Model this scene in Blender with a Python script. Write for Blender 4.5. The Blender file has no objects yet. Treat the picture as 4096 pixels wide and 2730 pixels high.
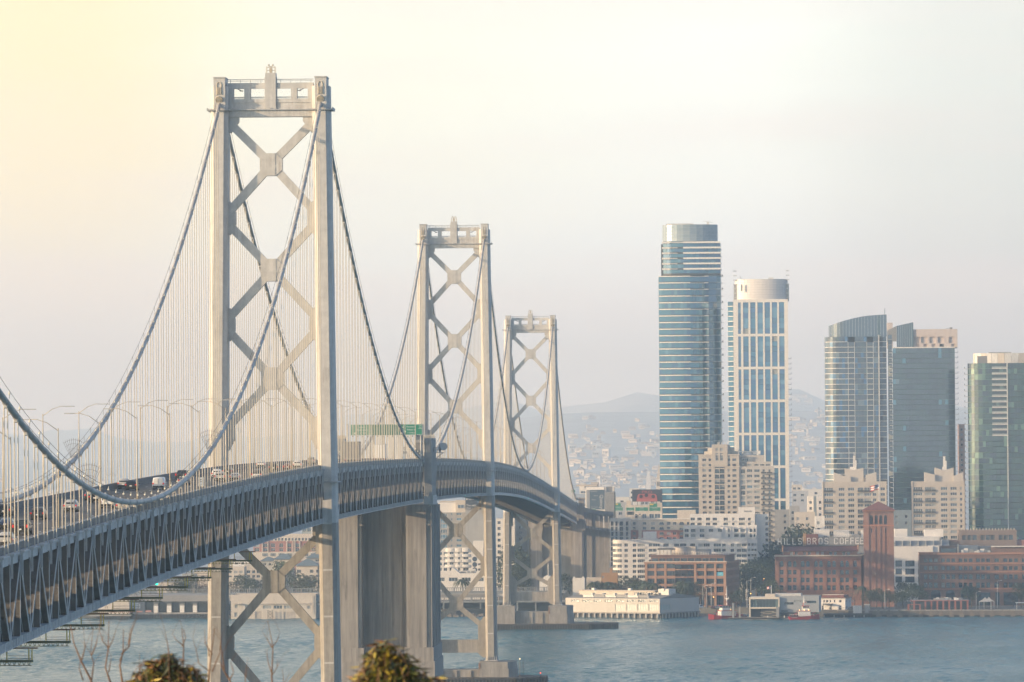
import bpy, math, random
import numpy as np
from mathutils import Vector, Matrix
random.seed(7)
C = bpy.context.scene.collection
S = bpy.context.scene
R = math.radians

# ------------------------------------------------------------------ camera
F, YAW, PIT, ROLL, CH, X0 = 22765.7, .03901, .01932, -.00692, 80.083, -91.774
_c, _s = math.cos(YAW), math.sin(YAW)
FW = Vector((-_s*math.cos(PIT), _c*math.cos(PIT), math.sin(PIT)))
RT = Vector((_c, _s, 0)); UP = RT.cross(FW)
_c, _s = math.cos(ROLL), math.sin(ROLL)
RT, UP = RT*_c + UP*_s, UP*_c - RT*_s
EYE = Vector((0, 0, CH))
cam = bpy.data.cameras.new('camera'); co = bpy.data.objects.new('camera', cam); C.objects.link(co)
co.matrix_world = Matrix(((RT.x, UP.x, -FW.x, 0), (RT.y, UP.y, -FW.y, 0), (RT.z, UP.z, -FW.z, CH), (0, 0, 0, 1)))
cam.sensor_width = 36; cam.lens = F/4096*36; cam.clip_start = 1; cam.clip_end = 60000
cam.dof.use_dof = True; cam.dof.focus_distance = 1150; cam.dof.aperture_fstop = 5.6
S.camera = co

# ------------------------------------------------------------------ sky, sun, exposure
SUN_EL, SUN_AZ = R(10.5), R(111)          # azimuth counted from +Y towards -X (the left of the picture)
SD = Vector((-math.sin(SUN_AZ)*math.cos(SUN_EL), math.cos(SUN_AZ)*math.cos(SUN_EL), math.sin(SUN_EL)))
W = bpy.data.worlds.new('World'); S.world = W; W.use_nodes = True
nt = W.node_tree; nt.nodes.clear()
def N(nt, t, **k):
    n = nt.nodes.new(t)
    for a, v in k.items():
        if a.startswith('i_'):
            key = a[2:]; n.inputs[int(key) if key.isdigit() else key.replace('_', ' ')].default_value = v
        else: setattr(n, a, v)
    return n
def ramp(nt, stops, interp='LINEAR'):
    n = nt.nodes.new('ShaderNodeValToRGB'); e = n.color_ramp.elements
    n.color_ramp.interpolation = interp
    while len(e) < len(stops): e.new(.5)
    for el, (p, c) in zip(e, stops): el.position = p; el.color = tuple(c)+(1,)
    return n
SKY = 0.14
VEIL = .675
HAZE_D = 1.05e-4
sky = N(nt, 'ShaderNodeTexSky', sky_type='NISHITA', sun_disc=False, sun_elevation=SUN_EL,
        sun_rotation=-SUN_AZ, altitude=50, air_density=1.0, dust_density=1.2, ozone_density=2.5)
tc = N(nt, 'ShaderNodeTexCoord'); sep = N(nt, 'ShaderNodeSeparateXYZ')
nt.links.new(tc.outputs['Generated'], sep.inputs[0])
# morning mist: a broad veil whose colour depends on the bearing to the sun and on height above the horizon
def vecdot(v):
    d = N(nt, 'ShaderNodeVectorMath', operation='DOT_PRODUCT'); nt.links.new(tc.outputs['Generated'], d.inputs[0]); d.inputs[1].default_value = v; return d
def math_(op, a, b=None, clamp=False):
    m = N(nt, 'ShaderNodeMath', operation=op, use_clamp=clamp)
    for i, x in enumerate((a, b)):
        if x is None: continue
        if isinstance(x, (int, float)): m.inputs[i].default_value = x
        else: nt.links.new(x, m.inputs[i])
    return m.outputs[0]
side = vecdot((1, 0, 0)).outputs['Value']          # -1 towards the sun's side, +1 away from it
hraw = math_('DIVIDE', math_('ABSOLUTE', sep.outputs['Z']), 0.35)
nz = N(nt, 'ShaderNodeTexNoise', i_Scale=9.0, i_Detail=5.0, i_Roughness=.55)
mpn = N(nt, 'ShaderNodeMapping'); mpn.inputs['Scale'].default_value = (1, 1, 5)
nt.links.new(tc.outputs['Generated'], mpn.inputs[0]); nt.links.new(mpn.outputs[0], nz.inputs[0])
s2 = math_('ADD', math_('MULTIPLY', side, 1.0), math_('MULTIPLY', math_('SUBTRACT', nz.outputs['Fac'], .5), .035))
h2 = math_('ADD', hraw, math_('MULTIPLY', math_('SUBTRACT', nz.outputs['Fac'], .5), .085))
sx = math_('MULTIPLY', math_('ADD', s2, 1.0), .5)     # 0 sun side .. 0.5 ahead .. 1
HAZE_LOW = [(0, (1.2, 1.14, 1.04)), (.40, (1.08, 1.06, 1.02)), (.442, (.88, .92, .98)), (.47, (.94, 1.10, 1.27)), (.50, (.95, 1.15, 1.36)), (.52, (.74, .78, .85)), (.54, (.61, .63, .66)), (.60, (.52, .63, .75)), (1, (.38, .50, .68))]
HAZE_UP = [(0, (1.3, 1.15, .90)), (.40, (1.24, 1.08, .68)), (.442, (1.20, 1.05, .60)), (.465, (1.16, 1.19, .98)), (.50, (1.18, 1.26, 1.17)), (.52, (.92, .99, .92)), (.54, (.73, .80, .77)), (.60, (.60, .72, .80)), (1, (.40, .50, .63))]
r1, r2 = ramp(nt, HAZE_LOW, 'EASE'), ramp(nt, HAZE_UP, 'EASE')
nt.links.new(sx, r1.inputs[0]); nt.links.new(sx, r2.inputs[0])
hf = ramp(nt, [(0, (0, 0, 0)), (.05, (.24,)*3), (.095, (.55,)*3), (.14, (.88,)*3), (.2, (1,)*3)], 'EASE'); nt.links.new(h2, hf.inputs[0])
veil = N(nt, 'ShaderNodeMix', data_type='RGBA'); nt.links.new(hf.outputs[0], veil.inputs['Factor'])
nt.links.new(r1.outputs[0], veil.inputs[6]); nt.links.new(r2.outputs[0], veil.inputs[7])
n2 = N(nt, 'ShaderNodeTexNoise', i_Scale=7.0, i_Detail=4.0, i_Roughness=.5); mp2 = N(nt, 'ShaderNodeMapping'); mp2.inputs['Scale'].default_value = (1, 1, 9); mp2.inputs['Location'].default_value = (3.1, 0, .4)
nt.links.new(tc.outputs['Generated'], mp2.inputs[0]); nt.links.new(mp2.outputs[0], n2.inputs[0])
cr = ramp(nt, [(.46, (0,)*3), (.68, (.30,)*3)], 'EASE'); nt.links.new(n2.outputs['Fac'], cr.inputs[0])      # thin rosy cloud bands
cb = N(nt, 'ShaderNodeMix', data_type='RGBA'); nt.links.new(cr.outputs[0], cb.inputs['Factor']); nt.links.new(veil.outputs[2], cb.inputs[6]); cb.inputs[7].default_value = (1.08, .95, .90, 1); veil = cb
vs = N(nt, 'ShaderNodeMix', data_type='RGBA', blend_type='MULTIPLY'); vs.inputs['Factor'].default_value = 1
nt.links.new(veil.outputs[2], vs.inputs[6]); vs.inputs[7].default_value = (VEIL/SKY,)*3 + (1,)
hz = ramp(nt, [(0, (1,)*3), (.12, (.92,)*3), (.32, (.36,)*3), (.7, (.10,)*3)], 'EASE'); nt.links.new(math_('ABSOLUTE', sep.outputs['Z']), hz.inputs[0])
mx = N(nt, 'ShaderNodeMix', data_type='RGBA')
nt.links.new(hz.outputs[0], mx.inputs['Factor']); tint = N(nt, 'ShaderNodeMix', data_type='RGBA', blend_type='MULTIPLY'); tint.inputs['Factor'].default_value = 1; tint.inputs[7].default_value = (.66, .97, 1.25, 1)
nt.links.new(sky.outputs[0], tint.inputs[6]); nt.links.new(tint.outputs[2], mx.inputs[6]); nt.links.new(vs.outputs[2], mx.inputs[7])
aur = math_('POWER', math_('MAXIMUM', vecdot(tuple(SD)).outputs['Value'], 0.0), 14.0)      # bright mist round the sun
ac = N(nt, 'ShaderNodeMix', data_type='RGBA', blend_type='ADD'); ac.inputs['Factor'].default_value = 1
asc = N(nt, 'ShaderNodeVectorMath', operation='SCALE'); asc.inputs[0].default_value = (3.6/SKY, 2.7/SKY, 1.35/SKY); nt.links.new(aur, asc.inputs['Scale'])
nt.links.new(mx.outputs[2], ac.inputs[6]); nt.links.new(asc.outputs[0], ac.inputs[7]); mx = ac
bg = N(nt, 'ShaderNodeBackground', i_Strength=SKY); ow = N(nt, 'ShaderNodeOutputWorld')
nt.links.new(mx.outputs[2], bg.inputs[0]); nt.links.new(bg.outputs[0], ow.inputs[0])
sl = bpy.data.lights.new('sun', 'SUN'); sl.energy = 4.2; sl.angle = R(.6); sl.color = (1, .77, .50)
so = bpy.data.objects.new('sun', sl); C.objects.link(so); so.rotation_euler = SD.to_track_quat('Z', 'Y').to_euler()
S.view_settings.view_transform = 'Standard'; S.view_settings.look = 'None'
S.view_settings.exposure = 0.72; S.view_settings.gamma = 1; S.view_settings.use_curve_mapping = False
cy = S.cycles
cy.max_bounces = 6; cy.diffuse_bounces = 2; cy.glossy_bounces = 3; cy.transmission_bounces = 2; cy.volume_bounces = 3
cy.transparent_max_bounces = 6; cy.use_denoising = True; cy.caustics_reflective = False; cy.caustics_refractive = False
cy.use_adaptive_sampling = True; cy.adaptive_threshold = .012

# ------------------------------------------------------------------ measuring helpers: where a point seen at (px,py) stands, given its distance
def ray(px, py): return RT*(px-2048) - UP*(py-1365) + FW*F
def at(px, py, Y): d = ray(px, py); return EYE + d*(Y/d.y)
def atX(px, py, X): d = ray(px, py); return EYE + d*(X/d.x)
def atZ(px, py, Z): d = ray(px, py); return EYE + d*((Z-CH)/d.z)
def proj(P):
    d = Vector(P)-EYE; z = d.dot(FW); return 2048+F*d.dot(RT)/z, 1365-F*d.dot(UP)/z

# ------------------------------------------------------------------ materials
MATS = {}
def mat(name, col, rough=.7, metal=0., noise=None, streak=0., bump=0., spec=.5, emit=None, estr=1., rust=None, coat=0.):
    """noise=(scale, amount); streak = dirt runs down walls; rust=(colour, amount) stains that run down in narrow patches"""
    if name in MATS: return MATS[name]
    m = bpy.data.materials.new(name); m.use_nodes = True; t = m.node_tree; b = t.nodes['Principled BSDF']
    b.inputs['Base Color'].default_value = tuple(col)+(1,); b.inputs['Roughness'].default_value = rough
    b.inputs['Metallic'].default_value = metal; b.inputs['Specular IOR Level'].default_value = spec
    if coat: b.inputs['Coat Weight'].default_value = coat
    if emit: b.inputs['Emission Color'].default_value = tuple(emit)+(1,); b.inputs['Emission Strength'].default_value = estr
    last = None
    if noise or streak:
        g = N(t, 'ShaderNodeNewGeometry'); pos = g.outputs['Position']
        rgb = N(t, 'ShaderNodeRGB'); rgb.outputs[0].default_value = tuple(col)+(1,); last = rgb.outputs[0]
        def mul(fac_sock, lo, hi):
            nonlocal last
            mr = N(t, 'ShaderNodeMapRange'); mr.inputs[1].default_value = .3; mr.inputs[2].default_value = .7
            mr.inputs[3].default_value = lo; mr.inputs[4].default_value = hi; t.links.new(fac_sock, mr.inputs[0])
            x = N(t, 'ShaderNodeMix', data_type='RGBA', blend_type='MULTIPLY'); x.inputs['Factor'].default_value = 1
            cc = N(t, 'ShaderNodeCombineColor')
            for i in range(3): t.links.new(mr.outputs[0], cc.inputs[i])
            t.links.new(last, x.inputs[6]); t.links.new(cc.outputs[0], x.inputs[7]); last = x.outputs[2]
        if noise:
            n = N(t, 'ShaderNodeTexNoise', i_Scale=noise[0], i_Detail=6., i_Roughness=.62); t.links.new(pos, n.inputs[0]); mul(n.outputs[0], 1-noise[1], 1+noise[1])
        if streak:
            mp = N(t, 'ShaderNodeMapping'); mp.inputs['Scale'].default_value = (.9, .9, .035); t.links.new(pos, mp.inputs[0])
            n = N(t, 'ShaderNodeTexNoise', i_Scale=1., i_Detail=5., i_Roughness=.7); t.links.new(mp.outputs[0], n.inputs[0]); mul(n.outputs[0], 1-streak, 1+streak*.5)
        if rust:
            mp = N(t, 'ShaderNodeMapping'); mp.inputs['Scale'].default_value = (.55, .55, .09); t.links.new(pos, mp.inputs[0])
            n = N(t, 'ShaderNodeTexNoise', i_Scale=1.6, i_Detail=7., i_Roughness=.68); t.links.new(mp.outputs[0], n.inputs[0])
            mr = N(t, 'ShaderNodeMapRange'); mr.inputs[1].default_value = .56; mr.inputs[2].default_value = .74; mr.inputs[3].default_value = 0; mr.inputs[4].default_value = rust[1]; t.links.new(n.outputs[0], mr.inputs[0])
            x = N(t, 'ShaderNodeMix', data_type='RGBA'); t.links.new(mr.outputs[0], x.inputs['Factor']); t.links.new(last, x.inputs[6]); x.inputs[7].default_value = tuple(rust[0])+(1,); last = x.outputs[2]
        t.links.new(last, b.inputs['Base Color'])
        if bump:
            bp = N(t, 'ShaderNodeBump', i_Strength=bump, i_Distance=.2); n = N(t, 'ShaderNodeTexNoise', i_Scale=noise[0]*3, i_Detail=4.)
            t.links.new(pos, n.inputs[0]); t.links.new(n.outputs[0], bp.inputs['Height']); t.links.new(bp.outputs[0], b.inputs['Normal'])
    MATS[name] = m; return m
def glass(name, col, rough=.08, metal=.35):
    """building glass: a dark tinted pane that mirrors the sky"""
    m = mat(name, col, rough, metal, spec=.8); b = m.node_tree.nodes['Principled BSDF']
    b.inputs['Coat Weight'].default_value = .6; b.inputs['Coat IOR'].default_value = 2.0; b.inputs['Coat Roughness'].default_value = .05; return m

# ------------------------------------------------------------------ mesh helpers
class MB:
    def __init__(s): s.v, s.f, s.m = [], [], []
    def add(s, vs, fs, mi=0):
        b = len(s.v); s.v += [tuple(x) for x in vs]; s.f += [tuple(b+i for i in f) for f in fs]; s.m += [mi]*len(fs); return s
    def box(s, c, d, mi=0, rz=0., rx=0.):
        x, y, z = (k/2 for k in d)
        vs = [Vector((i*x, j*y, k*z)) for k in (-1, 1) for j in (-1, 1) for i in (-1, 1)]
        if rx: M = Matrix.Rotation(rx, 3, 'X'); vs = [M@v for v in vs]
        if rz: M = Matrix.Rotation(rz, 3, 'Z'); vs = [M@v for v in vs]
        return s.add([v+Vector(c) for v in vs], [(0, 2, 3, 1), (4, 5, 7, 6), (0, 1, 5, 4), (2, 6, 7, 3), (0, 4, 6, 2), (1, 3, 7, 5)], mi)
    def bb(s, a, b, mi=0):                      # box between two corners
        return s.box([(p+q)/2 for p, q in zip(a, b)], [abs(q-p) for p, q in zip(a, b)], mi)
    def beam(s, p, q, w, h, mi=0, side=(1, 0, 0)):   # w along side, h across
        p, q = Vector(p), Vector(q); d = (q-p).normalized(); a = Vector(side); a = (a - d*a.dot(d)).normalized(); b = d.cross(a)
        vs = [e + a*(i*w/2) + b*(j*h/2) for e in (p, q) for j in (-1, 1) for i in (-1, 1)]
        return s.add(vs, [(0, 2, 3, 1), (4, 5, 7, 6), (0, 1, 5, 4), (2, 6, 7, 3), (0, 4, 6, 2), (1, 3, 7, 5)], mi)
    def tube(s, pts, r, n=8, mi=0, caps=True):
        pts = [Vector(p) for p in pts]; b = len(s.v); rr = r if hasattr(r, '__len__') else [r]*len(pts)
        for i, p in enumerate(pts):
            d = (pts[min(i+1, len(pts)-1)] - pts[max(i-1, 0)]).normalized()
            a = Vector((1, 0, 0)) if abs(d.x) < .9 else Vector((0, 1, 0)); a = (a-d*a.dot(d)).normalized(); c = d.cross(a)
            s.v += [tuple(p + (a*math.cos(2*math.pi*k/n) + c*math.sin(2*math.pi*k/n))*rr[i]) for k in range(n)]
        fs = [(b+i*n+k, b+i*n+(k+1) % n, b+(i+1)*n+(k+1) % n, b+(i+1)*n+k) for i in range(len(pts)-1) for k in range(n)]
        if caps: fs += [tuple(b+k for k in reversed(range(n))), tuple(b+(len(pts)-1)*n+k for k in range(n))]
        s.f += fs; s.m += [mi]*len(fs); return s
    def prism(s, poly, z0, z1, mi=0, top=None):     # poly: list of (x,y); top: scaled copy of poly
        n = len(poly); t = top or poly
        vs = [(x, y, z0) for x, y in poly] + [(x, y, z1) for x, y in t]
        return s.add(vs, [tuple(reversed(range(n))), tuple(range(n, 2*n))] + [(i, (i+1) % n, n+(i+1) % n, n+i) for i in range(n)], mi)
    def slab(s, poly, y0, y1, mi=0):               # poly in (x,z), extruded along y
        n = len(poly); vs = [(x, y0, z) for x, z in poly] + [(x, y1, z) for x, z in poly]
        return s.add(vs, [tuple(range(n)), tuple(reversed(range(n, 2*n)))] + [((i+1) % n, i, n+i, n+(i+1) % n) for i in range(n)], mi)
    def sphere(s, c, r, n=8, m=6, mi=0, sz=1.):
        b = len(s.v)
        for j in range(m+1):
            t = math.pi*j/m
            s.v += [(c[0]+r*math.sin(t)*math.cos(2*math.pi*k/n), c[1]+r*math.sin(t)*math.sin(2*math.pi*k/n), c[2]+r*sz*math.cos(t)) for k in range(n)]
        fs = [(b+j*n+k, b+(j+1)*n+k, b+(j+1)*n+(k+1) % n, b+j*n+(k+1) % n) for j in range(m) for k in range(n)]
        s.f += fs; s.m += [mi]*len(fs); return s
    def mesh(s, name, mats, smooth=False):
        me = bpy.data.meshes.new(name); me.from_pydata(s.v, [], s.f)
        for m in (mats if isinstance(mats, (list, tuple)) else [mats]): me.materials.append(m)
        me.polygons.foreach_set('material_index', s.m)
        if smooth: me.polygons.foreach_set('use_smooth', [True]*len(s.f))
        me.update(); return me
def link(name, data, parent=None, loc=None, rot=None, scale=None, **props):
    o = bpy.data.objects.new(name, data); C.objects.link(o)
    if parent: o.parent = parent
    if loc is not None: o.location = loc
    if rot is not None: o.rotation_euler = rot
    if scale is not None: o.scale = scale
    for k, v in props.items(): o[k] = v
    return o
def obj(name, mb, mats, parent=None, smooth=False, **props): return link(name, mb.mesh(name, mats, smooth), parent, **props)
def thing(name, label, cat, loc=(0, 0, 0), rz=0., group=None):
    o = link(name, None, None, loc, (0, 0, rz), label=label, category=cat)
    if group: o['group'] = group
    o.empty_display_size = .1
    return o
def tag(o, label, cat, group=None):
    o['label'] = label; o['category'] = cat
    if group: o['group'] = group
    return o
_unit = {}
def ubox(m):
    """shared unit cube in one material"""
    if m.name not in _unit: _unit[m.name] = MB().box((0, 0, 0), (1, 1, 1)).mesh('block_'+m.name, m)
    return _unit[m.name]
def bx(name, m, a, b, parent=None, **props):      # an own object between two corners, sharing the unit cube
    return link(name, ubox(m), parent, [(p+q)/2 for p, q in zip(a, b)], None, [max(abs(q-p), 1e-3) for p, q in zip(a, b)], **props)
def copy_tree(o, parent=None):
    c = o.copy(); C.objects.link(c)
    if parent: c.parent = parent
    for ch in list(o.children): copy_tree(ch, c)
    return c
def text(name, body, m, parent, loc, size, rot=(R(90), 0, 0), align='CENTER', depth=.01, sx=1., **props):
    cu = bpy.data.curves.new(name, 'FONT'); cu.body = body; cu.size = size; cu.align_x = align; cu.align_y = 'CENTER'; cu.extrude = depth
    cu.resolution_u = 2
    tmp = bpy.data.objects.new('tmp', cu); C.objects.link(tmp)
    me = bpy.data.meshes.new_from_object(tmp.evaluated_get(bpy.context.evaluated_depsgraph_get()))
    bpy.data.objects.remove(tmp); me.materials.clear(); me.materials.append(m)
    return link(name, me, parent, loc, rot, (sx, 1, 1), **props)
# ================================================================== materials used by the bridge
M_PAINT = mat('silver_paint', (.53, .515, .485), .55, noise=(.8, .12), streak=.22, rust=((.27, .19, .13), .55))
M_PAINTL = mat('dark_lower_paint', (.33, .305, .27), .65, noise=(.8, .14), streak=.36, rust=((.13, .10, .075), .7))  # darker, browner and more streaked paint for tower parts below the deck
M_PAINT2 = mat('grey_paint', (.42, .42, .41), .55, noise=(.8, .16), rust=((.22, .17, .13), .5))
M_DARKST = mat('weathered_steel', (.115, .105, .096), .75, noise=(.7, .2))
M_RUST = mat('rusty_steel', (.22, .13, .08), .8, noise=(2, .3))
M_ROPE = mat('galvanised_rope', (.62, .56, .45), .5)
M_CABLE = mat('cable_wrap', (.40, .385, .36), .45, noise=(.25, .2))
M_CONC = mat('concrete', (.31, .285, .26), .9, noise=(.12, .12), streak=.45, rust=((.09, .08, .07), .75))
M_CONC2 = mat('pier_concrete', (.30, .285, .265), .9, noise=(.3, .16), streak=.3, rust=((.12, .09, .07), .6))
M_ASPH = mat('asphalt', (.075, .072, .072), .85, noise=(.15, .15))
M_BARR = mat('barrier_concrete', (.21, .205, .20), .9, noise=(.4, .15))
M_WHITE = mat('white_paint', (.78, .78, .76), .6)
M_MARK = mat('road_marking', (.62, .61, .58), .7)
M_YEL = mat('yellow_paint', (.50, .40, .05), .6)
M_TIMBER = mat('wet_timber', (.07, .065, .06), .9, noise=(.6, .3))
M_BLACK = mat('black', (.012, .012, .013), .6)
M_GLASSD = mat('dark_glass', (.02, .024, .028), .08, spec=.7)
M_GALV = mat('lamp_pole_metal', (.46, .40, .30), .5)
M_LAMP = mat('lamp_glass', (.8, .75, .6), .3)
M_GREEN = mat('sign_green', (.012, .20, .125), .5)
M_GREEN2 = mat('sign_backing_green', (.02, .13, .08), .6)

PAN = 704/77
D1, D2, D3 = 1129.6, 1868.4, 2565.9
Y4A, Y4B = D1+353.6, D2-353.6             # the anchorage between the two suspension bridges
Y1 = D3+353.6
PY = np.array([380, 520, 626.9, 694.8, 782.5, 870, 949.5, 1040, 1127, 1330, 1480, 1544, 1700, 1860, 1951, 2070, 2182, 2342, 2550, 2720, 2896, 3100, 3400])
PZ = np.array([63.2, 66.8, 69.51, 71.2, 73.1, 74.5, 75.7, 76.8, 77.6, 78.25, 78.35, 78.34, 77.9, 77.03, 76.5, 75.2, 73.5, 69.9, 64.4, 59.7, 54.6, 48.6, 41.0])
_m = np.gradient(PZ, PY)
def zb(Y):
    i = min(max(int(np.searchsorted(PY, Y))-1, 0), len(PY)-2); h = PY[i+1]-PY[i]; t = (Y-PY[i])/h
    return float((2*t**3-3*t*t+1)*PZ[i]+(t**3-2*t*t+t)*h*_m[i]+(-2*t**3+3*t*t)*PZ[i+1]+(t**3-t*t)*h*_m[i+1])
def road_hit(px, py, dz=-.95):
    lo, hi = 560., 1500.; d = ray(px, py)
    f = lambda Y: CH + d.z*Y/d.y - (zb(Y)+dz)
    best = None; Y = lo
    while Y < hi:
        if f(Y)*f(Y+4) <= 0:
            a, b = Y, Y+4
            for _ in range(30):
                c = (a+b)/2
                if f(a)*f(c) <= 0: b = c
                else: a = c
            best = (a+b)/2; break
        Y += 4
    Y = best or 1000.; return EYE + d*(Y/d.y)

def sweep(mb, prof, ys, mi=0, cap=True):
    """closed (x,z) profile carried along the deck line; z counts from the top of the parapet"""
    b = len(mb.v); n = len(prof)
    for Y in ys:
        z = zb(Y); mb.v += [(X0+x, Y, z+dz) for x, dz in prof]
    fs = [(b+i*n+k, b+(i+1)*n+k, b+(i+1)*n+(k+1) % n, b+i*n+(k+1) % n) for i in range(len(ys)-1) for k in range(n)]
    if cap: fs += [tuple(b+k for k in range(n)), tuple(b+(len(ys)-1)*n+k for k in reversed(range(n)))]
    mb.f += fs; mb.m += [mi]*len(fs)
def rect(x0, x1, z0, z1): return [(x0, z0), (x1, z0), (x1, z1), (x0, z1)]

HS = 10.06                                  # half the distance between the two trusses
ZT, ZB = -2.0, -10.9                        # truss chord axes below the parapet top
TW = .72                                    # member width across the bridge
def member_mesh(name, L, d, holes):
    """box member, axis +Z from 0 to L, width TW across X; the faces towards +-Y are plates with manholes cut through"""
    mb = MB(); hw = TW/2; hd = d/2
    for sy in (-1, 1):
        y = sy*hd
        if not holes:
            q = [(-hw, y, 0), (hw, y, 0), (hw, y, L), (-hw, y, L)]; mb.add(q if sy < 0 else q[::-1], [(0, 1, 2, 3)], 0); continue
        zc = [L*(i+.5)/holes for i in range(holes)]; r, rz = .17, .27
        edges = [0]+[L*(i+1)/holes for i in range(holes)]
        for i, z in enumerate(zc):
            a, b = edges[i], edges[i+1]
            outer = [(-hw, a), (hw, a), (hw, b), (-hw, b)]
            inner = [(r*math.cos(R(t)), z+rz*math.sin(R(t))) for t in (225, 270, 315, 0, 45, 90, 135, 180)]
            vs = [(x, y, zz) for x, zz in outer]+[(x, y, zz) for x, zz in inner]
            fs = [(0, 1, 6, 5, 4), (1, 2, 8, 7, 6), (2, 3, 10, 9, 8), (3, 0, 4, 11, 10)]
            if sy > 0: fs = [f[::-1] for f in fs]
            mb.add(vs, fs, 0)
    for sx in (-1, 1):
        x = sx*hw; q = [(x, -hd, 0), (x, -hd, L), (x, hd, L), (x, hd, 0)]; mb.add(q if sx < 0 else q[::-1], [(0, 1, 2, 3)], 1)
        # flange edge a little proud, painted light
        mb.box((x+sx*.02, 0, L/2), (.06, d+.16, L), 1)
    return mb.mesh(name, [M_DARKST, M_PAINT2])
HT = ZT-ZB
DL = math.hypot(HT, PAN)
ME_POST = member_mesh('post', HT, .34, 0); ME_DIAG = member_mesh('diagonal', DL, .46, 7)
gm = MB(); gm.slab([(-.55, .75), (.55, .75), (.55, -.75), (.22, -1.5), (-.22, -1.5), (-.55, -.75)], -.05, .05)
ME_GUS = gm.mesh('gusset_plate', M_PAINT2)
hb = MB(); hb.box((0, 0, -.6), (.22, .28, 2.6)); hb.box((0, 0, .75), (.5, .4, .3)); ME_BRK = hb.mesh('hanger_bracket', M_PAINT2)
fb = MB(); fb.box((0, 0, 0), (2*HS-TW, .35, 1.15), 0); ME_FB = fb.mesh('floor_beam', M_DARKST)

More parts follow.
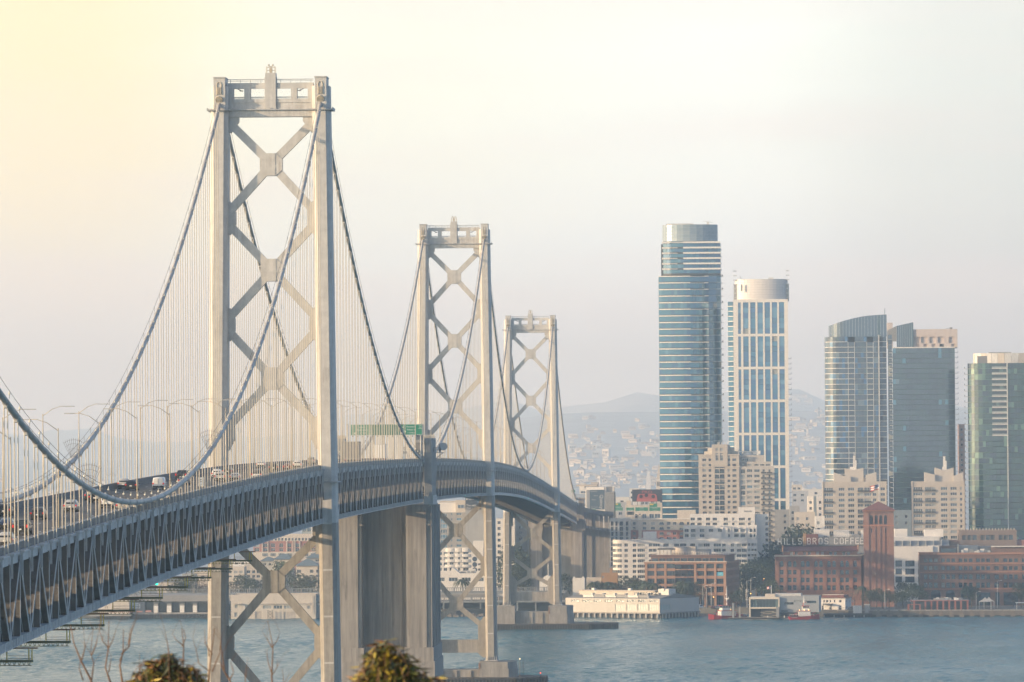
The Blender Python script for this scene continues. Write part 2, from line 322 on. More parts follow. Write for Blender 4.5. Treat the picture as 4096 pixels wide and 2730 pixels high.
def deck_span(label, ya, yb, first, n, near, lamp=False):
    """one truss span between ya and yb; panel points at first + k*PAN"""
    t = thing('bridge_deck', label, 'bridge deck', (0, 0, 0), 0, 'double-deck truss spans of the bridge')
    ys = list(np.arange(ya, yb, PAN/2))+[yb]
    mb = MB(); sweep(mb, rect(-9.0, 9.0, -1.25, -.95), ys); obj('upper_road', mb, M_ASPH, t)
    mb = MB(); sweep(mb, rect(-9.2, 9.2, -9.7, -9.35), ys); obj('lower_road', mb, M_ASPH, t)
    for s in (-1, 1):
        mb = MB(); a, b = sorted((s*9.02, s*9.42)); sweep(mb, [(a, -.95), (b, -.95), (b-.08 if s > 0 else b, 0), (a if s > 0 else a+.08, 0)], ys); obj('parapet', mb, M_BARR, t)
        mb = MB(); a, b = sorted((s*9.22, s*9.5)); sweep(mb, rect(a, b, -9.35, -8.3), ys); obj('lower_parapet', mb, M_BARR, t)
        mb = MB(); a, b = sorted((s*9.45, s*10.5)); sweep(mb, rect(a, b, -1.18, -1.02), ys); sweep(mb, rect(*sorted((s*9.62, s*10.30)), -2.12, -1.18), ys); obj('top_chord', mb, M_PAINT2 if s < 0 else M_CHORD, t)
        mb = MB(); a, b = sorted((s*9.6, s*10.5)); sweep(mb, rect(a, b, -11.42, -10.55), ys)
        sweep(mb, rect(a-.1, b+.1, -11.5, -11.42), ys); obj('bottom_chord', mb, M_CHORD, t)
        if near:
            mb = MB()
            for y in np.arange(ya+.7, yb, 1.4):
                z = zb(y); mb.box((X0+s*9.48, y, z-.5), (.14, .12, .95))
            sweep(mb, rect(*sorted((s*9.42, s*9.56)), -.12, -.02), ys)
            obj('parapet_rib', mb, M_PAINT2, t, kind='stuff')
            mb = MB()
            for y in np.arange(ya+.8, yb, PAN/6):
                z = zb(y); mb.box((X0+s*10.54, y, z-10.95), (.1, .10, .84))
            obj('chord_stiffener', mb, M_CHORD, t, kind='stuff')
    mb = MB(); mm = MB()
    for lane in (-5.4, -1.8, 1.8, 5.4):
        for y in np.arange(ya+3, yb-4, 14.6 if near else 14.6):
            z0, z1 = zb(y), zb(y+3.6)
            mb.add([(X0+lane-.09, y, z0-.944), (X0+lane+.09, y, z0-.944), (X0+lane+.09, y+3.6, z1-.944), (X0+lane-.09, y+3.6, z1-.944)], [(0, 1, 2, 3)])
    for e in (-8.6, 8.6):
        for y0, y1 in zip(ys[:-1], ys[1:]):
            z0, z1 = zb(y0), zb(y1); mb.add([(X0+e-.07, y0, z0-.944), (X0+e+.07, y0, z0-.944), (X0+e+.07, y1, z1-.944), (X0+e-.07, y1, z1-.944)], [(0, 1, 2, 3)])
    obj('lane_marking', mb, M_MARK, t, kind='stuff')
    pts = [(first+k*PAN, k) for k in range(n) if ya+.3 < first+k*PAN < yb-.3 or abs(first+k*PAN-ya) < .3]
    if near:
        for y, k in pts:
            z = zb(y); par = (round((y-D1)/PAN)) % 2 if ya < 1500 else k % 2
            for s in (-1, 1):
                x = X0+s*HS
                link('post', ME_POST, t, (x, y, z+ZB), None, (1, 1, 1))
                y2 = y+PAN; z2 = zb(y2)
                p, q = ((x, y, z+ZB), (x, y2, z2+ZT)) if par == 0 else ((x, y, z+ZT), (x, y2, z2+ZB))
                a, b = Vector(p), Vector(q); d = b-a
                if d.z < 0: a, b, d = b, a, a-b
                L = d.length; d.normalize(); ex = Vector((1, 0, 0)); ey = d.cross(ex)
                o = link('diagonal', ME_DIAG, t); o.matrix_local = Matrix(((ex.x, ey.x, d.x, a.x), (ex.y, ey.y, d.y, a.y), (ex.z, ey.z, d.z, a.z), (0, 0, 0, 1))) @ Matrix.Diagonal((1, 1, L/DL, 1))
                if s > 0:
                    if par == 1: link('gusset_plate', ME_GUS, t, (x+.42, y, z-2.1), (0, 0, R(90)))
                    link('hanger_bracket', ME_BRK, t, (x+.62, y, z-1.7))
            link('floor_beam', ME_FB, t, (X0, y, z-1.85)); link('floor_beam', ME_FB, t, (X0, y, z-10.35))
    else:
        mb = MB(); pm = MB()
        for y, k in pts:
            z = zb(y)
            for s in (-1, 1):
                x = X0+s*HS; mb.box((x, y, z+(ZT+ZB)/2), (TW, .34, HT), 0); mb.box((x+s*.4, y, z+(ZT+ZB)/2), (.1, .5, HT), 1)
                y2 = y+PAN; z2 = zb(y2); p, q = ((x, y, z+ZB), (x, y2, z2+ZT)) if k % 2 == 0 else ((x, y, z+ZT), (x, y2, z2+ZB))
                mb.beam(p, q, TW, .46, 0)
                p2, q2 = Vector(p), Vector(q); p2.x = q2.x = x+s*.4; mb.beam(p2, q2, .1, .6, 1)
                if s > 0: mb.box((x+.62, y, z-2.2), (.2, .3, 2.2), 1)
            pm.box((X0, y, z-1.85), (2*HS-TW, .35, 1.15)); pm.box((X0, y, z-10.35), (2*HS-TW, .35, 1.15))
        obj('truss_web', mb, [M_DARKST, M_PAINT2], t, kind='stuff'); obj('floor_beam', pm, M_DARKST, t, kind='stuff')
    # lower deck stringers seen from beneath
    mb = MB()
    for sx in (-7, -3.5, 0, 3.5, 7): sweep(mb, rect(sx-.15, sx+.15, -10.2, -9.7), ys)
    obj('stringer', mb, M_DARKST, t, kind='stuff')
    return t
M_CHORD = mat('pale_chord_paint', (.52, .515, .50), .5, noise=(.5, .16), streak=.2, rust=((.25, .19, .15), .55))
LEG_CLEAR = 3.4
deck_span('long near truss span running in from the left edge to the nearest tower', 480, D1-LEG_CLEAR*0, D1-PAN*71, 71, True)
deck_span('truss span between the nearest tower and the concrete anchorage', D1, Y4A-1, D1, 39, True)
deck_span('truss span between the concrete anchorage and the second tower', Y4B+1, D2, D2-PAN*38, 39, True)
deck_span('curving truss span between the second and the third tower', D2, D3, D2, 77, False)
deck_span('short truss span between the third tower and the shore anchorage', D3, Y1, D3, 39, False)

# ------------------------------------------------------------------ cables
def para(pts):
    A = np.array([[p[0]**2, p[0], 1] for p in pts]); return np.linalg.solve(A, np.array([p[1] for p in pts]))
CT = 150.6
ycen = D1-352
c_main = para([(D1-704, CT), (ycen, 73.45), (D1, CT)])
c_s5 = para([(D1, CT), (1348.6, 91.8), (Y4A+2, 77.9)])
c_s3 = para([(D2, CT), (D2-219, 91.8), (Y4B-2, 77.9)])
zm3 = zb((D2+D3)/2)-.3
c_m2 = np.array([0, 0, 0.])
def main2(Y):
    u = (Y-(D2+D3)/2)/((D3-D2)/2); lin = (CT*(1-(u+1)/2) + (137.0)*(u+1)/2); mid = (CT+137.0)/2-zm3
    return lin-(1-u*u)*mid
c_s2 = para([(D3, 137.0), (D3+176, 82.5), (Y1, 55.2)])
pv = lambda c: (lambda Y: float(c[0]*Y*Y+c[1]*Y+c[2]))
SEG = [(560, D1, pv(c_main), D1-PAN*77), (D1, Y4A+1, pv(c_s5), D1), (Y4B-1, D2, pv(c_s3), D2-PAN*38), (D2, D3, main2, D2), (D3, Y1, pv(c_s2), D3)]
sus = MB()
for sx in (-.2, .2):
    for k in range(1): sus.tube([(sx, -.12, 0), (sx, -.12, 1)], .055, 6); sus.tube([(sx, .12, 0), (sx, .12, 1)], .055, 6)
ME_SUS = sus.mesh('suspender_rope', M_ROPE)
sf = MB(); sf.tube([(0, 0, 0), (0, 0, 1)], .06, 6); ME_SUSF = sf.mesh('suspender_rope', M_ROPE)
b_ = MB(); b_.tube([(0, -.34, 0), (0, .34, 0)], .435, 12); b_.box((0, 0, -.5), (.34, .5, .36)); b_.box((0, 0, .48), (.16, .6, .14)); ME_BAND = b_.mesh('cable_band', M_PAINT2)
lm = MB(); lm.sphere((0, 0, 0), .14, 8, 5); lm.tube([(0, 0, 0), (0, 0, .4)], .04, 5); ME_BULB = lm.mesh('cable_lamp', M_LAMP)
for s, side_lab in ((1, 'right-hand'), (-1, 'left-hand')):
    x = X0+s*HS
    for part, lab, rng in ((0, 'main cable over the nearest tower, %s of the pair', (0, 1)), (1, 'main cable over the two farther towers, %s of the pair', (2, 3, 4))):
        t = thing('main_cable', lab % side_lab, 'bridge cable', (x, 0, 0), 0, 'main suspension cables')
        for si in rng:
            ya, yb, fz, f0 = SEG[si]
            ys = np.linspace(ya, yb, 64)
            obj('cable_strand', MB().tube([(0, y, fz(y)) for y in ys], .375, 12), M_CABLE, t, True)
            pth = [y for y in np.arange(f0, yb+.1, PAN) if ya+4 < y < yb-4]
            hr = MB()
            for hx in ((-.42, .42) if si < 4 else (0,)):
                hr.tube([(hx, y, fz(y)+1.25) for y in ys], .03 if si < 2 else .045, 5)
            for y in pth:
                if si < 3: hr.tube([(.42, y, fz(y)+.4), (.42, y, fz(y)+1.3)], .025, 4); hr.tube([(-.42, y, fz(y)+.4), (-.42, y, fz(y)+1.3)], .025, 4)
            obj('hand_rope', hr, M_DARKST, t, kind='stuff')
            for y in pth:
                zc = fz(y); sl = math.atan((fz(y+1)-fz(y-1))/2); bot = zb(y)-2.3
                link('cable_band', ME_BAND, t, (0, y, zc), (sl, 0, 0))
                if zc-bot > .6: link('suspender_rope', ME_SUS if si < 3 else ME_SUSF, t, (0, y, bot), None, (1, 1, zc-.2-bot))
                if si < 2: link('cable_lamp', ME_BULB, t, (.42, y, zc+.95))

# ------------------------------------------------------------------ towers
def bridge_tower(Y, ZTOP, crosses, gussets, zbase, lab, strut):
    t = thing('bridge_tower', lab, 'bridge tower', (X0, Y, 0), 0, 'steel towers of the bridge')
    dz = ZTOP-154.6
    bat = .0165
    def lx(z): return HS+bat*(ZTOP-z)*.62
    def Lh(z): return 3.0+ (ZTOP-z)*.017        # half depth along the bridge
    ztop = 152.9+dz
    def leg(s):
        mb = MB(); n = None; b = len(mb.v)
        zdk = zb(Y)-11.5
        for z in (zbase, zdk, 110+dz, ztop):
            h = Lh(z); c = lx(z)*s
            half = [(.95, 0), (.95, .16), (1.03, .16), (1.75, .95), (1.75, 1.2)]
            ring = [(-x, -h+y) for x, y in reversed(half)]+[(x, -h+y) for x, y in half]
            ring = ring+[(-x, -y) for x, y in ring]
            n = len(ring); mb.v += [(c+x, y, z) for x, y in ring]
        for i in range(3): mb.f += [(b+i*n+k, b+i*n+(k+1) % n, b+(i+1)*n+(k+1) % n, b+(i+1)*n+k) for k in range(n)]
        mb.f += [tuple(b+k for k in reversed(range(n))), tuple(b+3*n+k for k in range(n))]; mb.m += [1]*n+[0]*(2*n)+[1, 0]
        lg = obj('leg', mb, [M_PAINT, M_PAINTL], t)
        sp = MB()
        for z in np.arange(zbase+9, ztop-6, 9.2):   # splice plates
            h = Lh(z); sp.box((s*lx(z), -h-.02, z), (1.84, .06, .35))
        obj('splice_plate', sp, M_PAINT, lg, kind='stuff')
        # saddle housing on the leg's head
        sh = MB(); c = s*lx(ztop); h = Lh(ztop)
        sh.box((c+.05, 0, 151.4+dz), (2.3, 2*h+.5, 6.4)); sh.box((c+.05, 0, 154.68+dz), (2.5, 2*h+.9, .18))
        ho = obj('saddle_housing', sh, M_PAINT, lg)
        for sy in (-1, 1):
            cp = MB(); yy = sy*(h+.3)
            cp.tube([(c-.45, yy, 151.2+dz), (c-.45, yy, 153.3+dz), (c-.25, yy, 153.7+dz), (c+.25, yy, 153.7+dz), (c+.45, yy, 153.3+dz), (c+.45, yy, 151.2+dz)], .09, 6)
            cp.tube([(c, yy, 150.4+dz), (c, yy+sy*.3, 150.2+dz)], .75, 12)
            for q in (-.3, 0, .3): cp.box((c+q, yy, 152.0+dz), (.16, .3, 1.4))
            obj('cable_collar', cp, M_GALV, ho)
        pf = MB(); pf.box((c, 0, 148.2+dz), (4.9, 2*h+1.3, .22))
        pf.box((c+s*2.4, 0, 148.45+dz), (.08, 2*h+1.3, .35)); obj('service_platform', pf, M_PAINT2, lg)
        # walkway bracket round the leg at deck level
        zk = zb(Y)-3.4; h = Lh(zk); wb = MB(); c = s*lx(zk); wb.box((c, 0, zk), (4.4, 2*h+1.2, .25)); wb.box((c, -h-.55, zk+.95), (4.4, .06, .08)); wb.box((c+s*2.15, 0, zk+.95), (.06, 2*h+1.2, .08))
        for q in (-2, -.7, .7, 2): wb.box((c+q, -h-.55, zk+.5), (.06, .06, 1.0))
        obj('deck_walkway', wb, M_PAINT2, lg)
        # anchor bolts at the foot
        ab = MB()
        for q in np.linspace(-1.7, 1.7, 6):
            for sy in (-1, 1): ab.box((s*lx(zbase)+q, sy*(Lh(zbase)+.25), zbase+.7), (.22, .5, 1.6))
        ab.box((s*lx(zbase), 0, zbase+.1), (4.4, 2*Lh(zbase)+1.4, .3)); obj('foot_plate', ab, M_PAINT2, lg)
    for s in (-1, 1): leg(s)
    T = .8                                        # half thickness of the bracing
    for k, zc in enumerate(crosses):
        ch = MB(); r, e = 2.25, .85
        ch.slab([(-r, zc-e-.2), (-e, zc-r), (e, zc-r), (r, zc-e-.2), (r, zc+e+.2), (e, zc+r), (-e, zc+r), (-r, zc+e+.2)], -T-.12, T+.12)
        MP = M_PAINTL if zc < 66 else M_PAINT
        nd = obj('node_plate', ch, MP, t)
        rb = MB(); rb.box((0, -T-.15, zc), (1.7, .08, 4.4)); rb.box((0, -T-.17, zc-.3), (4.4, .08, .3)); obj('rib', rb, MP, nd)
        for up in (-1, 1):
            zg = min((g for g in gussets if (g-zc)*up > 0), key=lambda g: abs(g-zc), default=None)
            if zg is None: continue
            for s in (-1, 1):
                xi = s*(lx(zg)-1.75-.55); zi = zg-up*1.75
                d = MB(); d.beam((s*1.35, 0, zc+up*1.45), (xi, 0, zi), 1.62, 2*T, 0, (up*s, 0, -1)); obj('diagonal_brace', d, MP, t)
    for g in gussets:
        for s in (-1, 1):
            xo = lx(g)-1.6; top = g == max(gussets); w = 2.15 if top else 1.6
            hi = 3.3 if not top else 2.2
            pl = [(s*xo, g-3.3), (s*(xo-.55), g-3.3), (s*(xo-w), g-1.15), (s*(xo-w), g+(1.15 if not top else hi)), (s*(xo-.55 if not top else xo-w), g+hi), (s*xo, g+hi)]
            if s > 0: pl = pl[::-1]
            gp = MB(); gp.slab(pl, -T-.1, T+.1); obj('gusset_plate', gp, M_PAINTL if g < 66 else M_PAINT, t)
    # portal frame on top, four openings either side of the central pylon
    xi = lx(149+dz)-1.6
    pb = MB(); pb.box((0, 0, 147.55+dz), (2*xi, 2.6, 1.3)); obj('portal_beam', pb, M_PAINT, t)
    ld = MB(); ld.box((0, 0, 148.3+dz), (2*xi, 3.5, .2))
    for q in np.linspace(-xi+1, xi-1, 9): ld.box((q, -1.55, 148.5+dz), (.18, .25, .3))
    obj('portal_ledge', ld, M_PAINT2, t)
    pb = MB(); pb.box((0, 0, 149.4+dz), (2*xi, 2.0, 2.0)); pb.box((0, -1.06, 150.1+dz), (2*xi, .12, .75)); obj('portal_beam', pb, M_PAINT, t)
    pb = MB(); pb.box((0, 0, 153.15+dz), (2*xi, 2.0, 1.05)); pb.box((0, -.9, 152.55+dz), (2*xi, .2, .16)); obj('portal_beam', pb, M_PAINT, t)
    for q, w in ((-xi+.55, 1.1), (-4.65, 1.2), (4.65, 1.2), (xi-.55, 1.1)):
        pb = MB(); pb.box((q, -.05, 151.5+dz), (w, 2.2, 2.3)); obj('portal_post', pb, M_PAINT, t)
    py = MB(); py.box((0, -.05, 152.0+dz), (2.1, 2.6, 7.3)); py.box((0, -.05, 151.6+dz), (2.35, 2.3, 6.5)); obj('central_pylon', py, M_PAINT, t)
    rl = MB()
    for s in (-1, 1):
        rl.tube([(s*1.2, -.8, 154.35+dz), (s*xi, -.8, 154.35+dz)], .09, 5); rl.tube([(s*1.2, -.8, 154.05+dz), (s*xi, -.8, 154.05+dz)], .05, 5)
        for q in np.linspace(2, xi-.5, 4): rl.tube([(s*q, -.8, 153.6+dz), (s*q, -.8, 154.4+dz)], .06, 5)
        for a, b in ((1.2, 4.0), (5.3, xi-1.1)): rl.tube([(s*a, -.5, 150.85+dz), (s*b, -.5, 150.85+dz)], .09, 5); rl.tube([(s*a, -.5, 150.65+dz), (s*b, -.5, 150.65+dz)], .05, 5)
    obj('portal_railing', rl, M_PAINT2, t)
    bc = MB()
    for q in (-.85, .85):
        for yy in (-.9, .9): bc.tube([(q, yy, 155.6+dz), (q, yy, 157.0+dz)], .05, 5)
    for z in (156.2, 156.8): bc.tube([(-.85, -.9, z+dz), (.85, -.9, z+dz)], .045, 5); bc.tube([(-.85, .9, z+dz), (.85, .9, z+dz)], .045, 5)
    bc.box((0, 0, 156.2+dz), (.55, .5, .9)); bc.tube([(0, 0, 156.5+dz), (0, 0, 157.0+dz)], .08, 5); bc.tube([(-.4, 0, 157+dz), (.4, 0, 157+dz)], .06, 5)
    bc.sphere((-.4, 0, 157.25+dz), .2); bc.sphere((.4, 0, 157.25+dz), .2); obj('beacon', bc, M_GALV, t)
    for s in (-1, 1):                                # small floodlight arms in the end openings
        fl = MB(); fl.beam((s*6.6, -.9, 152.5+dz), (s*5.8, -1.4, 152.1+dz), .12, .12); fl.box((s*5.75, -1.5, 152.05+dz), (.7, .4, .16)); obj('floodlight', fl, M_DARKST, t)
    if strut:
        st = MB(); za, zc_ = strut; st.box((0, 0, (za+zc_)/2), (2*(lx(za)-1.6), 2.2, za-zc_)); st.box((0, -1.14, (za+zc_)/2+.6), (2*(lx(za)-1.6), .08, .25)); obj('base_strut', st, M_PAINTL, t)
        for s in (-1, 1):
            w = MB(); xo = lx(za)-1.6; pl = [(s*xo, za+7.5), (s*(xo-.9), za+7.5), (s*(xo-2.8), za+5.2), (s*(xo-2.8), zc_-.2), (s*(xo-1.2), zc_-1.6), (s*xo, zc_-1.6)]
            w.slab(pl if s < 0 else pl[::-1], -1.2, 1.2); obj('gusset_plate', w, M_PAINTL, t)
    # expansion brackets below the deck
    for s in (-1, 1):
        wz = zb(Y)-14.5; hb = MB(); hb.box((s*(lx(wz)-2.1), -1.5, wz), (.8, 1.4, 6.5)); hb.box((s*(lx(wz)-3.0), -1.6, wz-2.4), (1.2, 1.4, .15)); hb.box((s*(lx(wz)-3.5), -2.2, wz-1.9), (.06, .06, 1.0)); hb.box((s*(lx(wz)-2.6), -2.2, wz-1.9), (.06, .06, 1.0)); hb.box((s*(lx(wz)-3.0), -2.2, wz-1.4), (1.2, .06, .06))
        obj('maintenance_bracket', hb, M_PAINT2, t)
    return t
G_TALL = [147.1, 126.8, 105.6, 84.0, 64.9, 42.4, 20.5]
bridge_tower(D1, 154.6, [137.4, 116.4, 94.8, 54.4, 30.2], G_TALL, 11.0, 'tallest and nearest grey steel bridge tower with four stacked X braces', (18.3, 14.0))
bridge_tower(D2, 154.6, [137.4, 116.4, 94.8, 54.2, 30.1], G_TALL, 11.4, 'second grey steel bridge tower standing right behind the concrete anchorage', (18.3, 14.0))
bridge_tower(D3, 141.0, [123.7, 102.7, 81.3, 43.2, 24.9], [133.5, 113.2, 92.0, 70.4, 53.5, 33.9, 17.5], 10.6, 'farthest and smallest grey steel bridge tower near the city shore', (16.5, 12.5))
# ================================================================== anchorage and piers
t = thing('cable_anchorage', 'huge concrete cable anchorage pier rising from the water mid-bridge', 'bridge anchorage', (X0, Y4A, 0))
LA = 42
for s in (-1, 1):
    a, b = sorted((s*5.85, s*12.05))
    m = MB(); m.bb((a, 0, 29), (b, LA, 66.3)); m.bb((a+.9, -.35, 29), (b-.9, 0, 66.3)); obj('corner_pillar', m, M_CONC, t)
    m = MB(); m.bb((a-.25, -.2, 60.8), (b+.25, LA+.2, 61.2)); obj('pillar_band', m, M_CONC, t)
    pf = MB()
    for y in (.1, 8, 16, 24, 32, 40): pf.bb((s*12.05, y, 29), (s*12.55, y+3.2, 66.0))
    obj('side_pilaster', pf, M_CONC, t)
    m = MB(); m.bb((min(s*5.3, s*12.9), -.7, 25.4), (max(s*5.3, s*12.9), LA+.7, 29)); obj('plinth_step', m, M_CONC, t)
    m = MB(); m.bb((min(s*5.1, s*13.2), -1.0, 12.0), (max(s*5.1, s*13.2), LA+1, 25.4)); obj('plinth_step', m, M_CONC, t)
    ch = MB(); a, b = sorted((s*10.7, s*12.75)); ch.bb((a, .2, 68.2), (b, 20, 83.6)); ch.bb((a-.15, 0, 66.3), (b+.2, 20.2, 68.6))
    ho = obj('cable_housing', ch, M_PAINT2, t)
    rb = MB()
    for q in np.linspace(.15, 1.9, 5): rb.bb((a+q-.06, -.02, 68.6), (a+q+.06, .2, 83.4))
    for y in np.arange(1, 20, 2.4): rb.bb((s*12.75, y, 68.6), (s*12.85, y+.3, 83.4))
    obj('housing_rib', rb, M_PAINT2, ho, kind='stuff')
    cr = MB()
    for q in np.linspace(0, 2, 14):
        for y in np.arange(.3, 20, 1.6): cr.beam((a+q, y, 83.5), (a+q+random.uniform(-.3, .3), y-random.uniform(-.2, .6), 84.1+random.random()*.5), .05, .05)
    obj('bird_spike', cr, M_ROPE, ho, kind='stuff')
    sd = MB(); sd.tube([(s*HS, -1.5, 77.95), (s*HS, .3, 77.85)], .85, 14); sd.tube([(s*HS, .3, 77.85), (s*HS, 3, 77.6)], 1.25, 14); obj('cable_entry', sd, M_PAINT2, t, True)
m = MB(); m.bb((-5.85, 6.2, 29), (5.85, LA-6, 66.0))
obj('recessed_wall', m, M_CONC, t)
rr = MB()
for q in (-3.9, -1.3, 1.3, 3.9): rr.bb((q-.45, 5.9, 29), (q+.45, 6.2, 66.0))
obj('wall_rib', rr, M_CONC, t)
m = MB(); m.bb((-5.3, 4.6, 12), (5.3, LA-4, 29)); obj('plinth_wall', m, M_CONC, t)
m = MB(); m.bb((-15, -4, -4), (15, LA+4, 12)); obj('base_block', m, M_CONC2, t)
for k, z in enumerate((16.5, 20.9, 23.2)):
    g = MB(); g.bb((5.0, -1.06, z-.06), (13.25, -1.0, z+.06)); g.bb((-13.25, -1.06, z-.06), (-5.0, -1.06+.06, z+.06)); obj('pour_joint', g, M_CONC2, t)
# relay hut and dish on the right-hand housing
d = thing('dish_antenna', 'round drum dish antenna on a bracket beside the anchorage housing', 'antenna', (X0+15.4, Y4A+7, 81.4))
m = MB(); m.tube([(-.35, .8, 0), (.15, -.75, 0)], 1.0, 20); obj('drum', m, M_PAINT2, d)
m = MB(); m.bb((-2.6, -1, -1.7), (.3, 1, -1.5)); m.beam((-2.6, 0, -3.6), (0, 0, -1.6), .2, .2); m.bb((-1.2, -.4, -1.5), (-.7, .4, .6)); obj('bracket', m, M_PAINT2, d)
m = MB()
for q in (-2.5, -1.6, -.8): m.tube([(q, -.95, -1.5), (q, -.95, -.3)], .05, 5)
m.tube([(-2.6, -.95, -.3), (-.8, -.95, -.3)], .05, 5); m.tube([(-2.6, -.95, -.9), (-.8, -.95, -.9)], .05, 5); obj('guard_rail', m, M_DARKST, d)
d = thing('equipment_cabinet', 'tall pale equipment cabinet standing against the anchorage housing', 'cabinet', (X0+9.6, Y4A-2, zb(Y4A)-.9))
m = MB(); m.bb((-.95, -.6, 0), (.95, .6, 8.6)); obj('casing', m, M_BARR, d)
m = MB(); m.bb((-.85, -.66, 5.0), (.85, -.6, 7.0)); obj('vent_panel', m, M_PAINT2, d)
m = MB(); m.bb((-1.05, -.7, 8.6), (1.05, .7, 8.8)); obj('lid', m, M_PAINT2, d)

def tower_pier(Y, lab, top, base, xl, wide):
    t = thing('bridge_pier', lab, 'bridge pier', (X0, Y, 0), 0, 'concrete piers under the bridge towers')
    for s in (-1, 1):
        m = MB(); a, b = sorted((s*7.6, s*xl)); c = 2.6
        o = s*xl; i = s*7.6
        pl = [(i, -8), (o-s*c, -8), (o, -4), (o, 4), (o-s*c, 8), (i, 8)]
        if s < 0: pl = pl[::-1]
        m.prism(pl, base-.5, top); m.prism([(x*1.02 if abs(x) > 8 else x, y*1.04) for x, y in pl], base-.5, base+.55*(top-base)); obj('leg_block', m, M_CONC2, t)
    m = MB(); m.bb((-7.6, -5.5, base-.5), (7.6, 5.5, top-2.6)); obj('web_wall', m, M_CONC2, t)
    for q in (-4.6, 0, 4.6):
        m = MB(); m.bb((q-.35, -5.9, base-.3), (q+.35, -5.5, top-2.8)); obj('web_rib', m, M_CONC2, t)
    m = MB(); m.bb((7.5, -8.12, base), (8.1, -8.0, top-.4)); obj('rust_stain_drain', m, M_RUST, t)
    return t
def fender(Y, lab, zt, xa, xb, tip):
    t = thing('fender_dock', lab, 'fender', (X0, Y, 0), 0, 'timber fenders round the piers')
    pl = [(xa, -13), (xb, -13), (tip, -5), (tip, 6), (xb, 13), (xa, 13)]
    m = MB(); m.prism(pl, zt-.5, zt); obj('deck', m, M_TIMBER, t)
    edge = [(xa, -12.9), (xb, -12.9), (tip-.1, -4.9), (tip-.1, 5.9)]
    k = 0
    for (x0, y0), (x1, y1) in zip(edge[:-1], edge[1:]):
        n = max(2, int(math.hypot(x1-x0, y1-y0)/1.15))
        for i in range(n):
            q = (i+.5)/n; link('fender_pile', PILE, t, (x0+(x1-x0)*q, y0+(y1-y0)*q, -2), None, (1, 1, zt+2+random.uniform(-.15, .1)))
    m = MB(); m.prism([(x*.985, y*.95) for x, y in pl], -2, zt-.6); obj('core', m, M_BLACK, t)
    return t
PILE = MB().box((0, 0, .5), (.55, .5, 1)).mesh('fender_pile', M_TIMBER)
tower_pier(D1, 'concrete pier under the nearest bridge tower, below the branches', 11, 0, 19.6, 26)
tower_pier(D2, 'concrete pier under the second bridge tower just right of the anchorage', 11.2, 6.2, 19.6, 26)
tower_pier(D3, 'broad concrete pier under the farthest bridge tower beside the pier shed', 10.4, 2.2, 18.3, 26)
fender(D2, 'dark timber fender below the second tower at the bottom of the frame', 6.2, -24, 20, 29.5)
fender(D3, 'long dark timber fender with a walkway tail below the farthest tower', 2.4, -24, 26, 38.5)
for px, py, Y, h, lab, top in ((2080, 2722, 1850, 6.5, 'thin navigation light mast at the tip of the second tower fender', 'amber'), (2093, 2712, 1872, 5.6, 'darker bare pole just behind the navigation mast', None), (2162, 2712, 1868, 1.2, 'tiny red marker lamp at the end of the fender', 'red')):
    p = at(px, py, Y); d = thing('marker_mast', lab, 'marker', (p.x, p.y, 6.0))
    m = MB(); m.tube([(0, 0, 0), (0, 0, h)], .1, 6); obj('pole', m, M_DARKST, d)
    if top: obj('lamp', MB().sphere((0, 0, h), .22), mat('lamp_'+top, (.6, .1, .05) if top == 'red' else (.6, .5, .3), .4, emit=(.9, .08, .04) if top == 'red' else (.9, .7, .4), estr=1.5), d)
p = at(2348, 2492, 2558); d = thing('timber_gate', 'small dark braced frame standing on the fender walkway', 'gate', (p.x, p.y, 2.4))
m = MB()
for a, b in (((-.8, 0, 0), (-.8, 0, 1.9)), ((.8, 0, 0), (.8, 0, 1.9)), ((-.8, 0, 1.85), (.8, 0, 1.85)), ((-.8, 0, .1), (.8, 0, .1)), ((-.8, 0, .1), (.8, 0, 1.3)), ((-.8, 0, 1.8), (0, 0, .8))): m.beam(a, b, .14, .14, 0, (0, 1, 0))
obj('frame', m, M_TIMBER, d)

# shore anchorage W1 and the approach behind it
t = thing('shore_anchorage', 'tall concrete bents and pylons where the bridge lands on shore', 'bridge anchorage', (X0, Y1, 0))
for s in (-1, 1):
    m = MB(); m.bb((s*13.4, 0, 0), (s*7.2, 16, 39.0)); o = obj('pillar', m, M_CONC, t)
    m = MB(); m.bb((s*13.0, -.3, 3), (s*7.6, 0, 38.2)); obj('facing', m, M_CONC, o)
    m = MB(); m.bb((s*14.3, 0, 44.0), (s*11.4, 5, 55.6)); m.bb((s*14.6, -.2, 55.2), (s*11.1, 5.2, 55.9)); obj('pylon', m, M_CONC, t)
    m = MB(); m.bb((s*14.5, .5, 39), (s*7, 15, 44)); obj('bearing_block', m, M_CONC, t)
m = MB(); m.bb((-7.2, 3, 0), (7.2, 14, 41)); obj('back_wall', m, M_CONC2, t)
AP = thing('approach_viaduct', 'dark double-deck approach viaduct descending behind the shore anchorage', 'viaduct', (0, 0, 0))
def apx(Y): return X0+max(0, Y-Y1-110)**2*.00028
ys = list(np.arange(Y1+1, Y1+330, 10))
def sweep2(mb, prof, ys):
    b = len(mb.v); n = len(prof)
    for Y in ys: mb.v += [(apx(Y)+x, Y, zb(Y)+dz) for x, dz in prof]
    fs = [(b+i*n+k, b+i*n+(k+1) % n, b+(i+1)*n+(k+1) % n, b+(i+1)*n+k) for i in range(len(ys)-1) for k in range(n)]
    fs += [tuple(b+k for k in range(n)), tuple(b+(len(ys)-1)*n+k for k in reversed(range(n)))]
    mb.f += fs; mb.m += [0]*len(fs)
